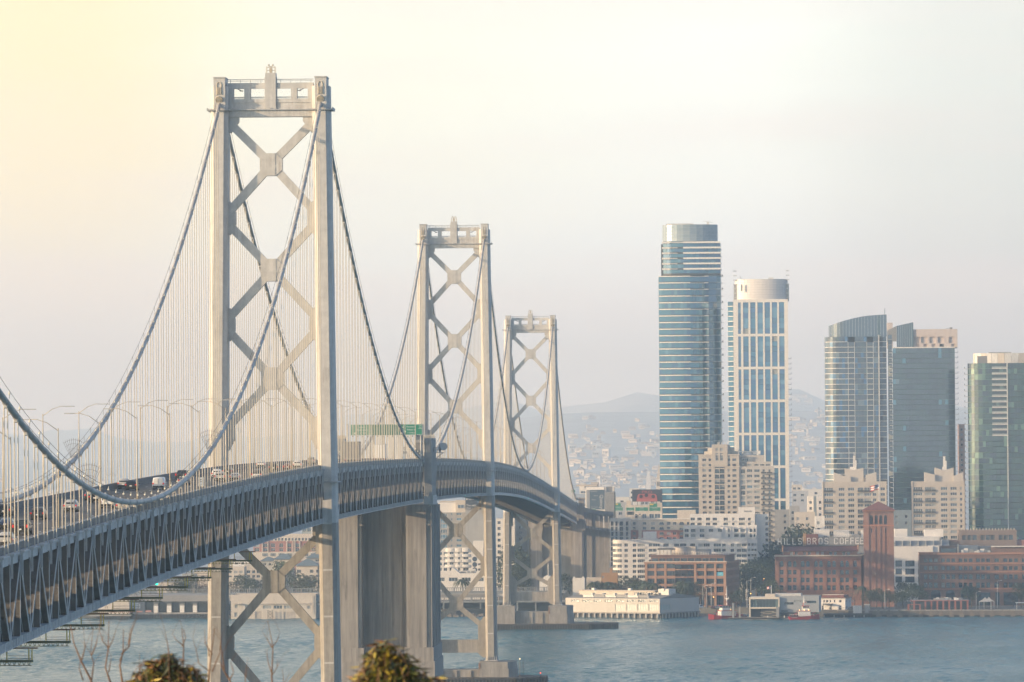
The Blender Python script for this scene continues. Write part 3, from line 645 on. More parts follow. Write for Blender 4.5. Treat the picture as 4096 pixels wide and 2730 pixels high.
for nm, pf, mm in (('upper_deck', rect(-10, 10, -2.2, -1), M_BARR), ('parapet', rect(9.6, 10, -1, 0), M_BARR), ('parapet', rect(-10, -9.6, -1, 0), M_BARR), ('lower_deck', rect(-10, 10, -11, -9.6), M_CONC2)):
    m = MB(); sweep2(m, pf, ys); obj(nm, m, mm, AP)
for i, Y in enumerate(np.arange(Y1+30, Y1+330, 22)):
    m = MB(); x = apx(Y)
    for s in (-1, 1): m.bb((x+s*10.4, Y-1, 0), (x+s*8.2, Y+1, zb(Y)-2.2))
    m.bb((x-10.4, Y-.9, zb(Y)-13), (x+10.4, Y+.9, zb(Y)-11)); m.bb((x-8, Y-.5, 0), (x+8, Y+.5, zb(Y)-13)); obj('bent', m, M_CONC2, AP)

# ================================================================== things on the deck
def lamp_post(Y, s, lab):
    t = thing('street_lamp', lab, 'street lamp', (X0+s*9.3, Y, zb(Y)-.1), 0, 'street lamps along the bridge deck')
    return t
def build_lamp(t, s):
    m = MB(); m.tube([(0, 0, -.4), (0, 0, 5), (0, 0, 12.2)], [.10, .09, .065], 8); obj('pole', m, M_GALV, t, True)
    m = MB(); m.tube([(0, 0, 11.9), (-s*1.4, 0, 12.9), (-s*2.6, 0, 13.3), (-s*3.4, 0, 13.3)], .045, 6); obj('arm', m, M_GALV, t, True)
    m = MB(); m.box((-s*4.0, 0, 13.28), (1.3, .35, .12)); obj('lamp_head', m, M_PAINT2, t)
proto = {}
LN = {-1: ['left-hand', 'far'], 1: ['right-hand', 'near']}
ordn = ['first', 'second', 'third', 'fourth', 'fifth', 'sixth', 'seventh', 'eighth', 'ninth', 'tenth', 'eleventh', 'twelfth']
for s in (1, -1):
    k = 0; kk = 0
    for Y in np.arange(646, 1500, 45.72):
        if s < 0 and Y < 760: continue
        if abs(Y-D1) < 9: continue
        seg = 'before the nearest tower' if Y < D1 else 'past the nearest tower'
        if Y > D1 and kk == 0: kk = 1; k = 0
        t = lamp_post(Y, s, '%s lamp post on the %s parapet %s' % (ordn[k], LN[s][0], seg)); k += 1
        if s not in proto: build_lamp(t, s); proto[s] = t
        else:
            for ch in proto[s].children: copy_tree(ch, t)
    k = 0
    for Y in np.arange(1545, 2500, 45.72):
        if abs(Y-D2) < 9: continue
        t = lamp_post(Y, s, '%s lamp post on the %s parapet beyond the anchorage' % ((ordn+['thirteenth', 'fourteenth', 'fifteenth', 'sixteenth', 'seventeenth', 'eighteenth', 'nineteenth', 'twentieth', 'twenty-first', 'twenty-second'])[k], LN[s][0])); k += 1
        for ch in proto[s].children: copy_tree(ch, t)
# anti-climb wire fans on the cables
for Y, s, lab in ((874, -1, 'spiked wire fan guarding the left-hand cable where the cables cross'), (718, 1, 'spiked wire fan on the right-hand cable left of its lowest point'), (884, 1, 'spiked wire fan on the right-hand cable rising before the nearest tower leg')):
    p = Vector((X0+s*HS, Y, pv(c_main)(Y)))
    t = thing('cable_fan_guard', lab, 'wire guard', p, 0, 'anti-climb fans on the cables'); m = MB()
    for k in range(11):
        a = R(-68+k*13.6); m.tube([(.4*math.sin(a), 0, .4*math.cos(a)), (2.4*math.sin(a*.62), 0, 3.3*math.cos(a*.5))], .02, 4)
    for r in (.55, .8, 1):
        m.tube([(2.2*r*math.sin(R(-68+k*13.6)*.62), 0, 3.05*r*math.cos(R(-68+k*13.6)*.5)) for k in range(11)], .018, 4)
    obj('wire_fan', m, M_DARKST, t)

# overhead sign gantry before the anchorage
GY = 1478
t = thing('sign_gantry', 'green overhead exit sign gantry spanning the deck before the anchorage', 'road sign', (X0, GY, zb(GY)-.95))
z0 = zb(GY)-.95
m = MB(); m.bb((-8.2, 0, 84.4-z0), (11.0, .5, 87.2-z0)); obj('truss_box', m, M_PAINT2, t)
m = MB(); m.bb((-2.6, -.06, 84.45-z0), (5.7, 0, 87.2-z0)); obj('plain_panel', m, M_GREEN2, t)
for a, b, rows in ((-8.1, -2.7, [('Harrison St', .62, .70), ('Embarcadero', .62, -.05), ('1 1/4 MILES', .5, -.85)]), (5.75, 10.6, [('Fremont St', .62, .72), ('Folsom St', .62, -.05), ('1 1/4 MILES', .5, -.85)])):
    pn = bx('sign_panel', M_GREEN, (a, -.12, 84.45-z0), (b, -.06, 87.25-z0), t)
    bd = MB(); zc = 85.85-z0
    for q in (84.5-z0, 87.2-z0): bd.bb((a+.06, -.14, q-.03), (b-.06, -.12, q+.03))
    for q in (a+.06, b-.06): bd.bb((q-.03, -.14, 84.5-z0), (q+.03, -.12, 87.2-z0))
    ln = obj('sign_border', bd, M_WHITE, t)
    right = a > 0
    for body, sz, dz in rows: text('lettering', body, M_WHITE, t, ((a+b)/2+(-.45 if right else .45), -.14, zc+dz), sz, sx=.86)
    ex = b-.55 if right else a+.55
    text('lettering', 'EXIT', M_WHITE, t, (ex, -.14, zc+1.0), .32); text('lettering', '2C' if right else '2A', M_WHITE, t, (ex, -.14, zc+.55), .5)
    if right: bx('sign_border', M_WHITE, (b-1.05, -.14, zc+.22), (b-.06, -.12, zc+.28), t)
    else:
        ar = MB(); ar.slab([(a+1.0, zc-1.1), (a+1.45, zc-1.1), (a+1.0, zc-.65)], -.15, -.12); ar.beam((a+1.05, -.135, zc-1.05), (a+1.6, -.135, zc-.5), .02, .14, 0, (0, 1, 0)); obj('arrow', ar, M_WHITE, t)
for q in (-8.9, 10.2):
    m = MB(); m.tube([(q, .3, 0), (q, .3, 87.4-z0)], .22, 8); obj('post', m, M_PAINT2, t)
for q in np.arange(-7.5, 10.8, 1.3):
    m = MB(); m.beam((q, 0, 84.4-z0), (q, -.9, 84.05-z0), .08, .08); m.box((q, -.95, 84.05-z0), (.35, .2, .12)); obj('sign_lamp', m, M_DARKST, t)
p = atX(1622, 1838, X0+9.2)
t = thing('speed_sign', 'white speed limit 50 sign standing on the parapet before the anchorage', 'road sign', (X0+9.0, p.y, zb(p.y)-.2))
bx('plate', M_WHITE, (-.68, -.05, .9), (.68, 0, 3.2), t)
text('lettering', 'SPEED', M_BLACK, t, (0, -.06, 2.9), .36); text('lettering', 'LIMIT', M_BLACK, t, (0, -.06, 2.5), .36); text('lettering', '50', M_BLACK, t, (0, -.06, 1.75), 1.0)
m = MB(); m.tube([(0, .05, -.3), (0, .05, 3.1)], .06, 6); obj('post', m, M_GALV, t)
p = atX(812, 1925, X0+9.2)
t = thing('notice_sign', 'small white notice board on the right-hand parapet amid the suspenders', 'sign', (X0+8.9, p.y, zb(p.y)-.1))
bx('plate', M_WHITE, (-.42, -.04, .35), (.42, 0, 1.75), t)
bx('print_bar', M_RUST, (-.3, -.055, 1.35), (.1, -.045, 1.45), t); bx('print_bar', M_RUST, (-.3, -.055, 1.05), (.2, -.045, 1.12), t); bx('print_bar', M_PAINT2, (-.3, -.055, .5), (.3, -.045, .62), t)
m = MB(); m.tube([(0, .05, -.4), (0, .05, 1.7)], .05, 6); obj('post', m, M_GALV, t)

# hanging work platforms under the near span
pos9 = ['lowest and nearest', 'second', 'third', 'fourth', 'fifth', 'sixth', 'seventh', 'eighth', 'ninth and farthest']
wp = None
for i in range(9):
    Y = 641+i*PAN*4-.6
    t = thing('work_platform', '%s yellow work platform hung beneath the near truss span' % pos9[i], 'work platform', (X0+HS, Y, zb(Y)-11.6), 0, 'platforms hanging under the truss')
    if wp is None:
        m = MB(); m.bb((-6, -.2, -.12), (2.9, .2, .06)); obj('top_beam', m, M_RUST, t)
        m = MB(); m.bb((-6, -.7, -1.62), (2.3, .7, -1.36)); obj('floor', m, mat('olive_paint', (.10, .115, .06), .7), t)
        m = MB()
        for q in np.arange(-6, 2.2, .55): m.beam((q, -.7, -1.4), (q+.28, -.7, -1.95), .07, .07, 0, (0, 1, 0)); m.beam((q+.28, -.7, -1.95), (q+.55, -.7, -1.4), .07, .07, 0, (0, 1, 0))
        m.bb((-6, -.75, -2.0), (2.3, -.65, -1.92)); obj('truss_lattice', m, mat('olive_paint', (.1, .11, .06)), t)
        for q in (-.6, 1.9, 2.25):
            m = MB(); m.bb((q-.06, -.06, -1.7), (q+.06, .06, -.1)); obj('hanger_post', m, M_YEL, t)
        m = MB(); m.tube([(-.6, 0, -.9), (2.25, 0, -.9)], .025, 4); m.tube([(-.6, 0, -1.2), (2.25, 0, -1.2)], .025, 4); m.tube([(-1.6, 0, -.1), (-1.2, 0, -1.4)], .02, 4); m.tube([(-1.3, 0, -.1), (-1.6, 0, -1.2)], .02, 4); obj('safety_line', m, M_DARKST, t)
        wp = t
    else:
        for ch in wp.children: copy_tree(ch, t)
# green navigation lamps under the chords
for i, (px, py, Y) in enumerate(((627, 2336, None), (1536, 2036, None), (1860, 1983, None), (2112, 1994, None))):
    p = atX(px, py, X0+HS+.3); t = thing('navigation_lamp', ['green navigation lamp under the near span', 'green navigation lamp under the span before the anchorage', 'green navigation lamp just beyond the anchorage', 'green navigation lamp under the far curving span'][i], 'lamp', p)
    obj('globe', MB().sphere((0, 0, 0), .22 if i else .2, 8, 6), mat('nav_green', (.02, .5, .3), .3, emit=(.03, .9, .5), estr=1.6), t); m = MB(); m.tube([(0, 0, .1), (0, 0, 1.0)], .04, 5); obj('stem', m, M_DARKST, t)

# ================================================================== vehicles
def paint(name, c): return mat('car_'+name, c, .28, .0, spec=.6, coat=.6)
CARC = {'black': (.012, .012, .014), 'white': (.72, .72, .70), 'silver': (.42, .42, .41), 'brown': (.075, .062, .05), 'blue': (.012, .025, .075), 'grey': (.10, .10, .105), 'red': (.16, .02, .02), 'beige': (.40, .37, .31)}
M_TYRE = mat('tyre', (.015, .015, .015), .9); M_RIM = mat('rim', (.3, .3, .3), .35, .8)
M_TAIL = mat('tail_lamp', (.35, .015, .01), .3, emit=(.8, .03, .015), estr=.35); M_TRIM = mat('dark_trim', (.02, .02, .021), .7)
KIND = {
 'suv':   [(-2.3, .42, .92, .97, .86, .74), (-2.18, .30, 1.02, 1.10, .92, .76), (-1.82, .24, 1.04, 1.60, .93, .66), (-.3, .22, 1.03, 1.68, .93, .66), (.45, .22, 1.02, 1.60, .93, .64), (1.15, .22, 1.00, 1.07, .92, .78), (2.1, .24, .88, .93, .88, .70), (2.3, .38, .72, .76, .76, .62)],
 'sedan': [(-2.38, .38, .82, .90, .82, .68), (-2.25, .26, .95, 1.01, .89, .74), (-1.72, .22, .97, 1.05, .90, .74), (-1.02, .2, .96, 1.40, .90, .60), (-.25, .2, .95, 1.45, .90, .62), (.35, .2, .94, 1.38, .90, .60), (1.15, .2, .92, .97, .90, .74), (2.2, .22, .78, .82, .84, .68), (2.38, .34, .62, .66, .74, .6)],
 'van':   [(-2.42, .40, 1.10, 1.80, .88, .72), (-2.32, .28, 1.12, 1.95, .94, .78), (.5, .25, 1.10, 1.98, .94, .80), (1.0, .25, 1.08, 1.85, .94, .74), (1.7, .25, 1.02, 1.12, .93, .78), (2.3, .3, .90, .95, .86, .7)],
 'pickup': [(-2.85, .55, 1.12, 1.20, .94, .90), (-2.75, .48, 1.14, 1.22, .97, .92), (-.85, .42, 1.14, 1.22, .98, .92), (-.72, .42, 1.16, 1.80, .98, .72), (.2, .42, 1.15, 1.88, .98, .72), (.7, .42, 1.14, 1.80, .98, .70), (1.35, .42, 1.14, 1.22, .97, .84), (2.7, .44, 1.02, 1.08, .94, .8), (2.85, .55, .85, .9, .85, .7)]}
GL = {'suv': (1, 2, 2, 4, 5), 'sedan': (2, 3, 3, 5, 6), 'van': (0, 1, 2, 3, 4), 'pickup': (2, 3, 3, 5, 6)}
def make_car(kind, col, lab, cat, loc, rx, rz=0, group='vehicles heading along the upper deck'):
    t = thing({'suv': 'sport_utility_car', 'sedan': 'saloon_car', 'van': 'delivery_van', 'pickup': 'pickup_truck'}[kind], lab, cat, loc, 0, group); t.rotation_euler = (rx, 0, rz)
    st = KIND[kind]; pm = paint(col, CARC[col]); mb = MB(); nn = None
    for y, zl, zbt, zt, hw, ht in st:
        half = [(hw*.88, zl), (hw, zl+.16), (hw*1.01, (zl+zbt)/2), (hw, zbt-.10), (hw*.965, zbt), (ht+.03, zt-.07), (ht*.80, zt)]
        ring = [(-x, z) for x, z in half]+[(x, z) for x, z in reversed(half)]
        nn = len(ring); mb.v += [(x, y, z) for x, z in ring]
    n = len(st)
    mb.f = [(i*nn+k, (i+1)*nn+k, (i+1)*nn+(k+1) % nn, i*nn+(k+1) % nn) for i in range(n-1) for k in range(nn)] + [tuple(range(nn)), tuple((n-1)*nn+k for k in reversed(range(nn)))]
    mb.m = [0]*len(mb.f); body = obj('body', mb, pm, t, True)
    for p in body.data.polygons:
        if len(p.vertices) > 4: p.use_smooth = False
    r0, r1, s0, s1, w1 = GL[kind]
    def top(i, f, dz=0): y, zl, zbt, zt, hw, ht = st[i]; return Vector((f*ht*.88, y, zt-dz))
    if kind != 'van':
        a, b = top(r0, 1, -.0), top(r1, 1, .10); nrm = Vector((0, -(b.z-a.z), b.y-a.y)); nrm.normalize(); o = -nrm*-.02 if False else Vector((0, -.02, .015))
        q = [Vector((-a.x, a.y, a.z+.03)), Vector((a.x, a.y, a.z+.03)), Vector((b.x, b.y, b.z)), Vector((-b.x, b.y, b.z))]
        obj('rear_window', MB().add([v+o for v in q], [(0, 1, 2, 3)]), M_GLASSD, t)
    else:
        m = MB(); m.bb((-.02, -2.44, .5), (.02, -2.36, 1.75)); obj('door_seam', m, M_TRIM, t)
    sw = st[s1]; a, b = top(s1, 1, .04), top(w1, 1); o = Vector((0, .02, .02)); obj('windscreen', MB().add([Vector((b.x, b.y, b.z))+o, Vector((-b.x, b.y, b.z))+o, Vector((-a.x, a.y, a.z))+o, Vector((a.x, a.y, a.z))+o], [(0, 1, 2, 3)]), M_GLASSD, t)
    for s in (-1, 1):
        y0, y1 = (st[s0][0]-(.1 if kind == 'suv' else 0), st[s1][0]+.25)
        if kind == 'van': y0, y1 = .35, 1.15
        i = s0; hw, ht, zbt, zt = st[i][4], st[i][5], st[i][2], st[i][3]
        x0, z0_, x1, z1_ = hw*.965+.012, zbt+.05, ht+.06, zt-.12
        q = [(s*x0, y0, z0_), (s*x0, y1, z0_), (s*x1, y1-.35, z1_), (s*x1, y0+.15, z1_)]
        obj('side_window', MB().add(q if s > 0 else q[::-1], [(0, 1, 2, 3)]), M_GLASSD, t)
        y, zl, zbt, zt, hw, ht = st[1]
        m = MB(); m.box((s*(hw-.11), st[0][0]+.03, (st[0][2] if kind != 'van' else 1.0)+.0), (.24, .12, .2 if kind != 'pickup' else .34)); obj('tail_lamp', m, M_TAIL, t)
        m = MB(); m.box((s*(st[3][4]+.09), .75, st[3][2]+.02), (.2, .12, .16)); obj('wing_mirror', m, pm, t)
        for y in (st[0][0]+.85 if kind != 'pickup' else -1.75, st[-1][0]-.95):
            m = MB(); m.tube([(s*.62, y, .33), (s*.90, y, .33)], .335, 14); w = obj('tyre', m, M_TYRE, t); m = MB(); m.tube([(s*.885, y, .33), (s*.912, y, .33)], .2, 10); obj('rim', m, M_RIM, w)
    m = MB(); y = st[0][0]; m.bb((-st[0][4]*.98, y-.06, .36), (st[0][4]*.98, y+.12, .62)); obj('bumper', m, M_TRIM if col not in ('beige',) else pm, t)
    m = MB(); m.box((0, y-.05 if kind != 'pickup' else y-.08, .74), (.36, .03, .17)); obj('number_plate', m, M_WHITE, t)
    return t
VEH = [  # px centre, py of the wheels, kind, colour, label, category
 (14, 2067, 'suv', 'black', 'black sport utility car cut by the left edge, highest of three there', 'car'),
 (20, 2121, 'sedan', 'blue', 'dark blue saloon beside the black pickup at the left edge', 'car'),
 (82, 2142, 'pickup', 'black', 'black pickup truck with its open bed facing us, lower left', 'pickup truck'),
 (18, 2190, 'suv', 'silver', 'silver wagon at the very bottom left of the roadway', 'car'),
 (148, 2082, 'suv', 'brown', 'dark brown sport utility car alone in its lane behind the pickup', 'car'),
 (280, 2050, 'suv', 'silver', 'silver crossover with dark rear window left of the cable dip', 'car'),
 (378, 2013, 'suv', 'black', 'black crossover half hidden by the dipping cable', 'car'),
 (361, 2003, 'sedan', 'grey', 'dark saloon just beyond the black crossover at the cable crossing', 'car'),
 (425, 2035, 'suv', 'white', 'white crossover with red tail lamps under the low cable', 'car'),
 (489, 2045, 'sedan', 'beige', 'beige saloon right beneath the lowest point of the cable', 'car'),
 (472, 1957, 'suv', 'silver', 'silver wagon left of the black crossover above the low cable', 'car'),
 (523, 1963, 'suv', 'black', 'black crossover beside the silver wagon above the low cable', 'car'),
 (633, 1960, 'van', 'white', 'windowless white delivery van in the middle of the roadway', 'van'),
 (724, 1925, 'pickup', 'black', 'tall black pickup with red tail lamps left of the rising cable', 'pickup truck'),
 (733, 1941, 'sedan', 'grey', 'dark grey saloon in front of the tall black pickup', 'car'),
 (866, 1915, 'suv', 'white', 'white sport utility car nearest the left tower leg', 'car'),
 (879, 1927, 'suv', 'silver', 'silver sport utility car overlapping the white one by the tower leg', 'car'),
 (909, 1902, 'sedan', 'black', 'black saloon seen right of the left tower leg', 'car'),
 (938, 1926, 'sedan', 'silver', 'silver saloon in the near lane by the left tower leg', 'car'),
 (1042, 1873, 'sedan', 'white', 'white saloon in the far lane between the tower legs', 'car'),
 (1092, 1888, 'suv', 'black', 'black sport utility car midway between the tower legs', 'car'),
 (1149, 1884, 'sedan', 'red', 'dark red saloon between the tower legs', 'car'),
 (1188, 1876, 'suv', 'white', 'white crossover close to the right tower leg', 'car'),
 (1184, 1855, 'suv', 'black', 'black car peeping over the white crossover near the right tower leg', 'car'),
 (1234, 1858, 'suv', 'beige', 'beige sport utility car farthest right before the right tower leg', 'car'),
 (1396, 1850, 'suv', 'black', 'black car just past the right leg of the nearest tower', 'car'),
 (1416, 1850, 'suv', 'white', 'white car with dark window just past the right leg of the nearest tower', 'car'),
 (1590, 1838, 'sedan', 'white', 'small white car just left of the speed limit sign', 'car')]
for px, py, kind, col, lab, cat in VEH:
    p = road_hit(px, py); p.x = max(X0-7.6, min(X0+7.6, p.x)); s = math.atan((zb(p.y+2)-zb(p.y-2))/4)
    make_car(kind, col, lab, cat, (p.x, p.y+2.3, zb(p.y+2.3)-.945), s)
def box_truck(px, Y, lab, w, h, L, col):
    x = at(px, 1830, Y).x; t = thing('box_truck', lab, 'lorry', (x, Y, zb(Y)-.945), 0, 'vehicles heading along the upper deck')
    m = MB(); m.bb((-w/2, 0, 1.0), (w/2, L, h)); cb = obj('cargo_box', m, col, t)
    m = MB(); m.bb((-w/2-.02, -.03, .95), (w/2+.02, .05, 1.1)); m.bb((-w/2-.02, -.03, h-.12), (w/2+.02, .05, h)); m.bb((-.03, -.03, 1.1), (.03, .03, h)); obj('rear_frame', m, M_PAINT2, t)
    m = MB(); m.bb((-1.1, L+.3, .7), (1.1, L+2.4, 2.9)); obj('cab', m, col, t)
    m = MB(); m.bb((-1.1, 0, .55), (1.1, L, .9)); obj('chassis', m, M_TRIM, t)
    for s in (-1, 1):
        m = MB(); m.box((s*(w/2-.25), -.06, .8), (.3, .06, .2)); obj('tail_lamp', m, M_TAIL, t)
        for y in (1.2, 2.4, L+1.2):
            m = MB(); m.tube([(s*.75, y, .5), (s*1.15, y, .5)], .5, 12); obj('tyre', m, M_TYRE, t)
    return t
box_truck(1518, 1470, 'white box truck below the green gantry signs', 3.0, 8.2/2+.6, 9, M_WHITE)
box_truck(1404, 1395, 'big pale grey high box lorry right of the nearest tower', 3.4, 5.3, 12, M_BARR)
# ================================================================== ground, water, hills
ZG = 3.2
M_LAND = mat('city_ground', (.10, .10, .095), .9, noise=(.03, .2))
SHORE = [(-1600, 2790), (-330, 2764), (-136, 2768), (-85, 2790), (-20, 2795), (24, 2765), (30, 2728), (78, 2716), (160, 2704), (420, 2690), (1700, 2680)]
def hill_z(x, y):
    """flat waterfront rising to a far ridge; higher to the right of the bridge"""
    ramp_ = lambda a, b, v: max(0., min(1., (v-a)/(b-a)))
    sm = lambda t: t*t*(3-2*t)
    ax = x/y                                     # bearing
    right = sm(ramp_(-.085, -.025, ax))
    ridge = 58+right*52 + 9*math.sin(ax*95+1.3)+9*math.sin(ax*260)+5*math.sin(ax*610+.5)
    a = ridge*2.75*sm(ramp_(15000, 26000, y))*(1+.05*math.sin(y*.0021+ax*40))
    b = (58+right*125)*sm(ramp_(8000, 16000, y))
    return ZG + max(a, b)
def land():
    m = MB(); n = len(SHORE)
    cols = [s for s in np.linspace(-1, 1, 91)]
    rows = list(np.geomspace(3500, 27000, 100))
    # waterfront apron
    top = [(x, y, ZG) for x, y in SHORE]; far = [(x*1.0 if abs(x) < 1500 else x, 3500, ZG) for x, y in SHORE]
    m.add(top+far, [(i, i+1, n+i+1, n+i) for i in range(n-1)])
    m.add([(x, y, -4) for x, y in SHORE]+top, [(i, i+1, n+i+1, n+i) for i in range(n-1)])
    obj('ground', m, M_LAND, kind='structure')
    h = MB(); k = len(cols)
    for y in rows:
        for c in cols: x = c*(1700+(y-3500)*.22); h.v.append((x, y, hill_z(x, y)-.05))
    h.f = [(j*k+i, j*k+i+1, (j+1)*k+i+1, (j+1)*k+i) for j in range(len(rows)-1) for i in range(k-1)]; h.m = [0]*len(h.f)
    obj('hills', h, mat('hill_ground', (.32, .36, .375), .95, noise=(.006, .2)), kind='structure', smooth=True)
land()
wm = bpy.data.materials.new('water'); wm.use_nodes = True; t_ = wm.node_tree; b = t_.nodes['Principled BSDF']
b.inputs['Base Color'].default_value = (.010, .105, .150, 1); b.inputs['Roughness'].default_value = .12; b.inputs['IOR'].default_value = 1.26
g = N(t_, 'ShaderNodeNewGeometry'); mp = N(t_, 'ShaderNodeMapping'); mp.inputs['Scale'].default_value = (.6, .5, 1); mp.inputs['Rotation'].default_value = (0, 0, R(12))
t_.links.new(g.outputs['Position'], mp.inputs[0])
w1 = N(t_, 'ShaderNodeTexNoise', i_Scale=1., i_Detail=6., i_Roughness=.62); t_.links.new(mp.outputs[0], w1.inputs[0])
mp2 = N(t_, 'ShaderNodeMapping'); mp2.inputs['Scale'].default_value = (.012, .006, 1); t_.links.new(g.outputs['Position'], mp2.inputs[0])
w2 = N(t_, 'ShaderNodeTexNoise', i_Scale=1., i_Detail=4.); t_.links.new(mp2.outputs[0], w2.inputs[0])
mr = N(t_, 'ShaderNodeMapRange'); mr.inputs[1].default_value = .35; mr.inputs[2].default_value = .65; mr.inputs[3].default_value = .35; mr.inputs[4].default_value = 1.; t_.links.new(w2.outputs[0], mr.inputs[0])
bp = N(t_, 'ShaderNodeBump', i_Distance=1.3); t_.links.new(mr.outputs[0], bp.inputs['Strength']); t_.links.new(w1.outputs[0], bp.inputs['Height']); t_.links.new(bp.outputs[0], b.inputs['Normal'])
GX0, GX1, GY0, GY1 = -372., 172., 1930., 2790.
nxw, nyw = 640, 800
xs_, ys_ = np.linspace(GX0, GX1, nxw), np.linspace(GY0, GY1, nyw); XX, YY = np.meshgrid(xs_, ys_); ZZ = np.zeros_like(XX); rw = np.random.default_rng(3)
for k in range(64):
    lam = 3.0*(4.5 ** rw.random()); th = rw.normal(R(62), .75); kk = 2*math.pi/lam; ph = kk*(XX*math.cos(th)+YY*math.sin(th))+rw.uniform(0, 6.28)
    ZZ += (1-2*np.abs(np.sin(ph/2)))*lam*.0036
gust = np.zeros_like(XX)
for k in range(14):
    lam = rw.uniform(70, 320); th = rw.uniform(0, 3.14); gust += np.sin(2*math.pi/lam*(XX*math.cos(th)*1.2+YY*math.sin(th)*.45)+rw.uniform(0, 6.28))
gust = np.clip(.97+.07*gust, .6, 1.35)
edge = np.clip(np.minimum.reduce([XX-GX0, GX1-XX, YY-GY0, GY1-YY])/20, 0, 1)
ZZ *= gust*edge; ZZ -= ZZ.mean()*edge
co_ = np.empty((nxw*nyw, 3), np.float32); co_[:, 0] = XX.ravel(); co_[:, 1] = YY.ravel(); co_[:, 2] = ZZ.ravel()
ii = np.arange(nxw*nyw).reshape(nyw, nxw); q_ = np.stack([ii[:-1, :-1], ii[:-1, 1:], ii[1:, 1:], ii[1:, :-1]], -1).reshape(-1, 4)
flat = np.array([(-1700, 120, 0), (1700, 120, 0), (1700, GY0, 0), (-1700, GY0, 0), (-1700, GY0, 0), (GX0, GY0, 0), (GX0, 3100, 0), (-1700, 3100, 0), (GX1, GY0, 0), (1700, GY0, 0), (1700, 3100, 0), (GX1, 3100, 0), (GX0, GY1, 0), (GX1, GY1, 0), (GX1, 3100, 0), (GX0, 3100, 0)], np.float32)
co_ = np.vstack([co_, flat]); q_ = np.vstack([q_, nxw*nyw+np.arange(16).reshape(4, 4)]).astype(np.int32)
me = bpy.data.meshes.new('water'); me.vertices.add(len(co_)); me.vertices.foreach_set('co', co_.ravel()); me.loops.add(q_.size); me.loops.foreach_set('vertex_index', q_.ravel()); me.polygons.add(len(q_)); me.polygons.foreach_set('loop_start', np.arange(0, q_.size, 4, dtype=np.int32))
me.update(calc_edges=True); me.polygons.foreach_set('use_smooth', [True]*len(q_)); me.materials.append(wm); link('water', me, kind='structure')

# ================================================================== building kit
M_GD = glass('pane_dark', (.025, .035, .045)); M_GM = glass('pane_mid', (.06, .09, .105), .12, .4); M_GP = mat('pane_curtained', (.30, .33, .33), .3, spec=.7); M_GB = glass('pane_blue', (.03, .07, .10))
T1, T2, T3, T4 = glass('teal_dark', (.02, .115, .20), .07, .5), glass('teal_mid', (.03, .16, .26), .07, .5), glass('teal_pale', (.09, .235, .34), .10, .45), glass('teal_blue', (.03, .125, .25), .07, .5)
N1, N2, N3, N4 = glass('slate_dark', (.035, .06, .09), .07, .5), glass('slate_mid', (.055, .093, .13), .07, .5), glass('slate_pale', (.13, .19, .23), .12, .45), glass('slate_green', (.05, .10, .12), .07, .5)
M_FR = mat('window_frame', (.50, .50, .48), .6); M_FRD = mat('dark_frame', (.06, .065, .07), .6)
WH = mat('white_stucco', (.70, .68, .64), .85, noise=(.2, .05), streak=.08); CR = mat('cream_wall', (.55, .50, .43), .85, noise=(.2, .07), streak=.08); BE = mat('beige_wall', (.47, .425, .37), .85, noise=(.2, .07), streak=.1)
GY_ = mat('grey_wall', (.33, .34, .34), .85, noise=(.2, .07), streak=.1); BL = mat('bluegrey_wall', (.20, .255, .30), .85, noise=(.2, .07)); ROOF = mat('roof_grey', (.22, .22, .22), .9, noise=(.2, .2))
BRK = mat('red_brick', (.26, .14, .108), .9, noise=(.5, .16), streak=.12); BRO = mat('orange_brick', (.34, .205, .14), .9, noise=(.5, .14), streak=.1); BRB = mat('brown_brick', (.19, .12, .098), .9, noise=(.5, .15), streak=.1); PINK = mat('dusty_red_wall', (.33, .165, .15), .9, noise=(.3, .1))
TILE = mat('red_roof_tile', (.17, .07, .062), .85, noise=(1, .2)); SLAT = mat('slate_roof', (.13, .17, .19), .8, noise=(1, .15)); MET = mat('pale_metal', (.55, .55, .53), .5, noise=(.5, .1)); GREYM = mat('grey_metal', (.24, .25, .26), .6)
_wm = {}
def win_mesh(style, fr, gl):
    """unit window, x 0..1, z 0..1, glass at y=0 with frame bars in front (towards -y)"""
    k = (style, fr.name, gl.name)
    if k in _wm: return _wm[k]
    m = MB(); m.bb((0, 0, 0), (1, .04, 1), 1)
    w = .055
    for a, b in (((0, 0), (w, 1)), ((1-w, 0), (1, 1)), ((w, 0), (1-w, w)), ((w, 1-w), (1-w, 1))): m.bb((a[0], -.09, a[1]), (b[0], 0, b[1]), 0)
    V = {'v2': (.5,), 'v3': (.333, .667), 'v4': (.25, .5, .75), 'cross': (.5,), 'pic': (.28, .72), 'grid': (.25, .5, .75)}.get(style, ())
    Hh = {'cross': (.6,), 'sash': (.5,), 'grid': (.5,), 'pic': (.3,)}.get(style, ())
    for v in V: m.bb((v-.022, -.08, w), (v+.022, 0, 1-w), 0)
    for h in Hh: m.bb((w, -.075, h-.025), (1-w, 0, h+.025), 0)
    _wm[k] = m.mesh('window', [fr, gl]); return _wm[k]
_pm = {}
def pane_mesh(gl):
    if gl.name not in _pm: _pm[gl.name] = MB().bb((0, -.03, 0), (1, .03, 1)).mesh('glass_pane', gl)
    return _pm[gl.name]
def pick(ws): return random.choices([w[0] for w in ws], [w[1] for w in ws])[0]
STD = ((M_GD, 5), (M_GM, 4), (M_GP, 2), (M_GB, 3))
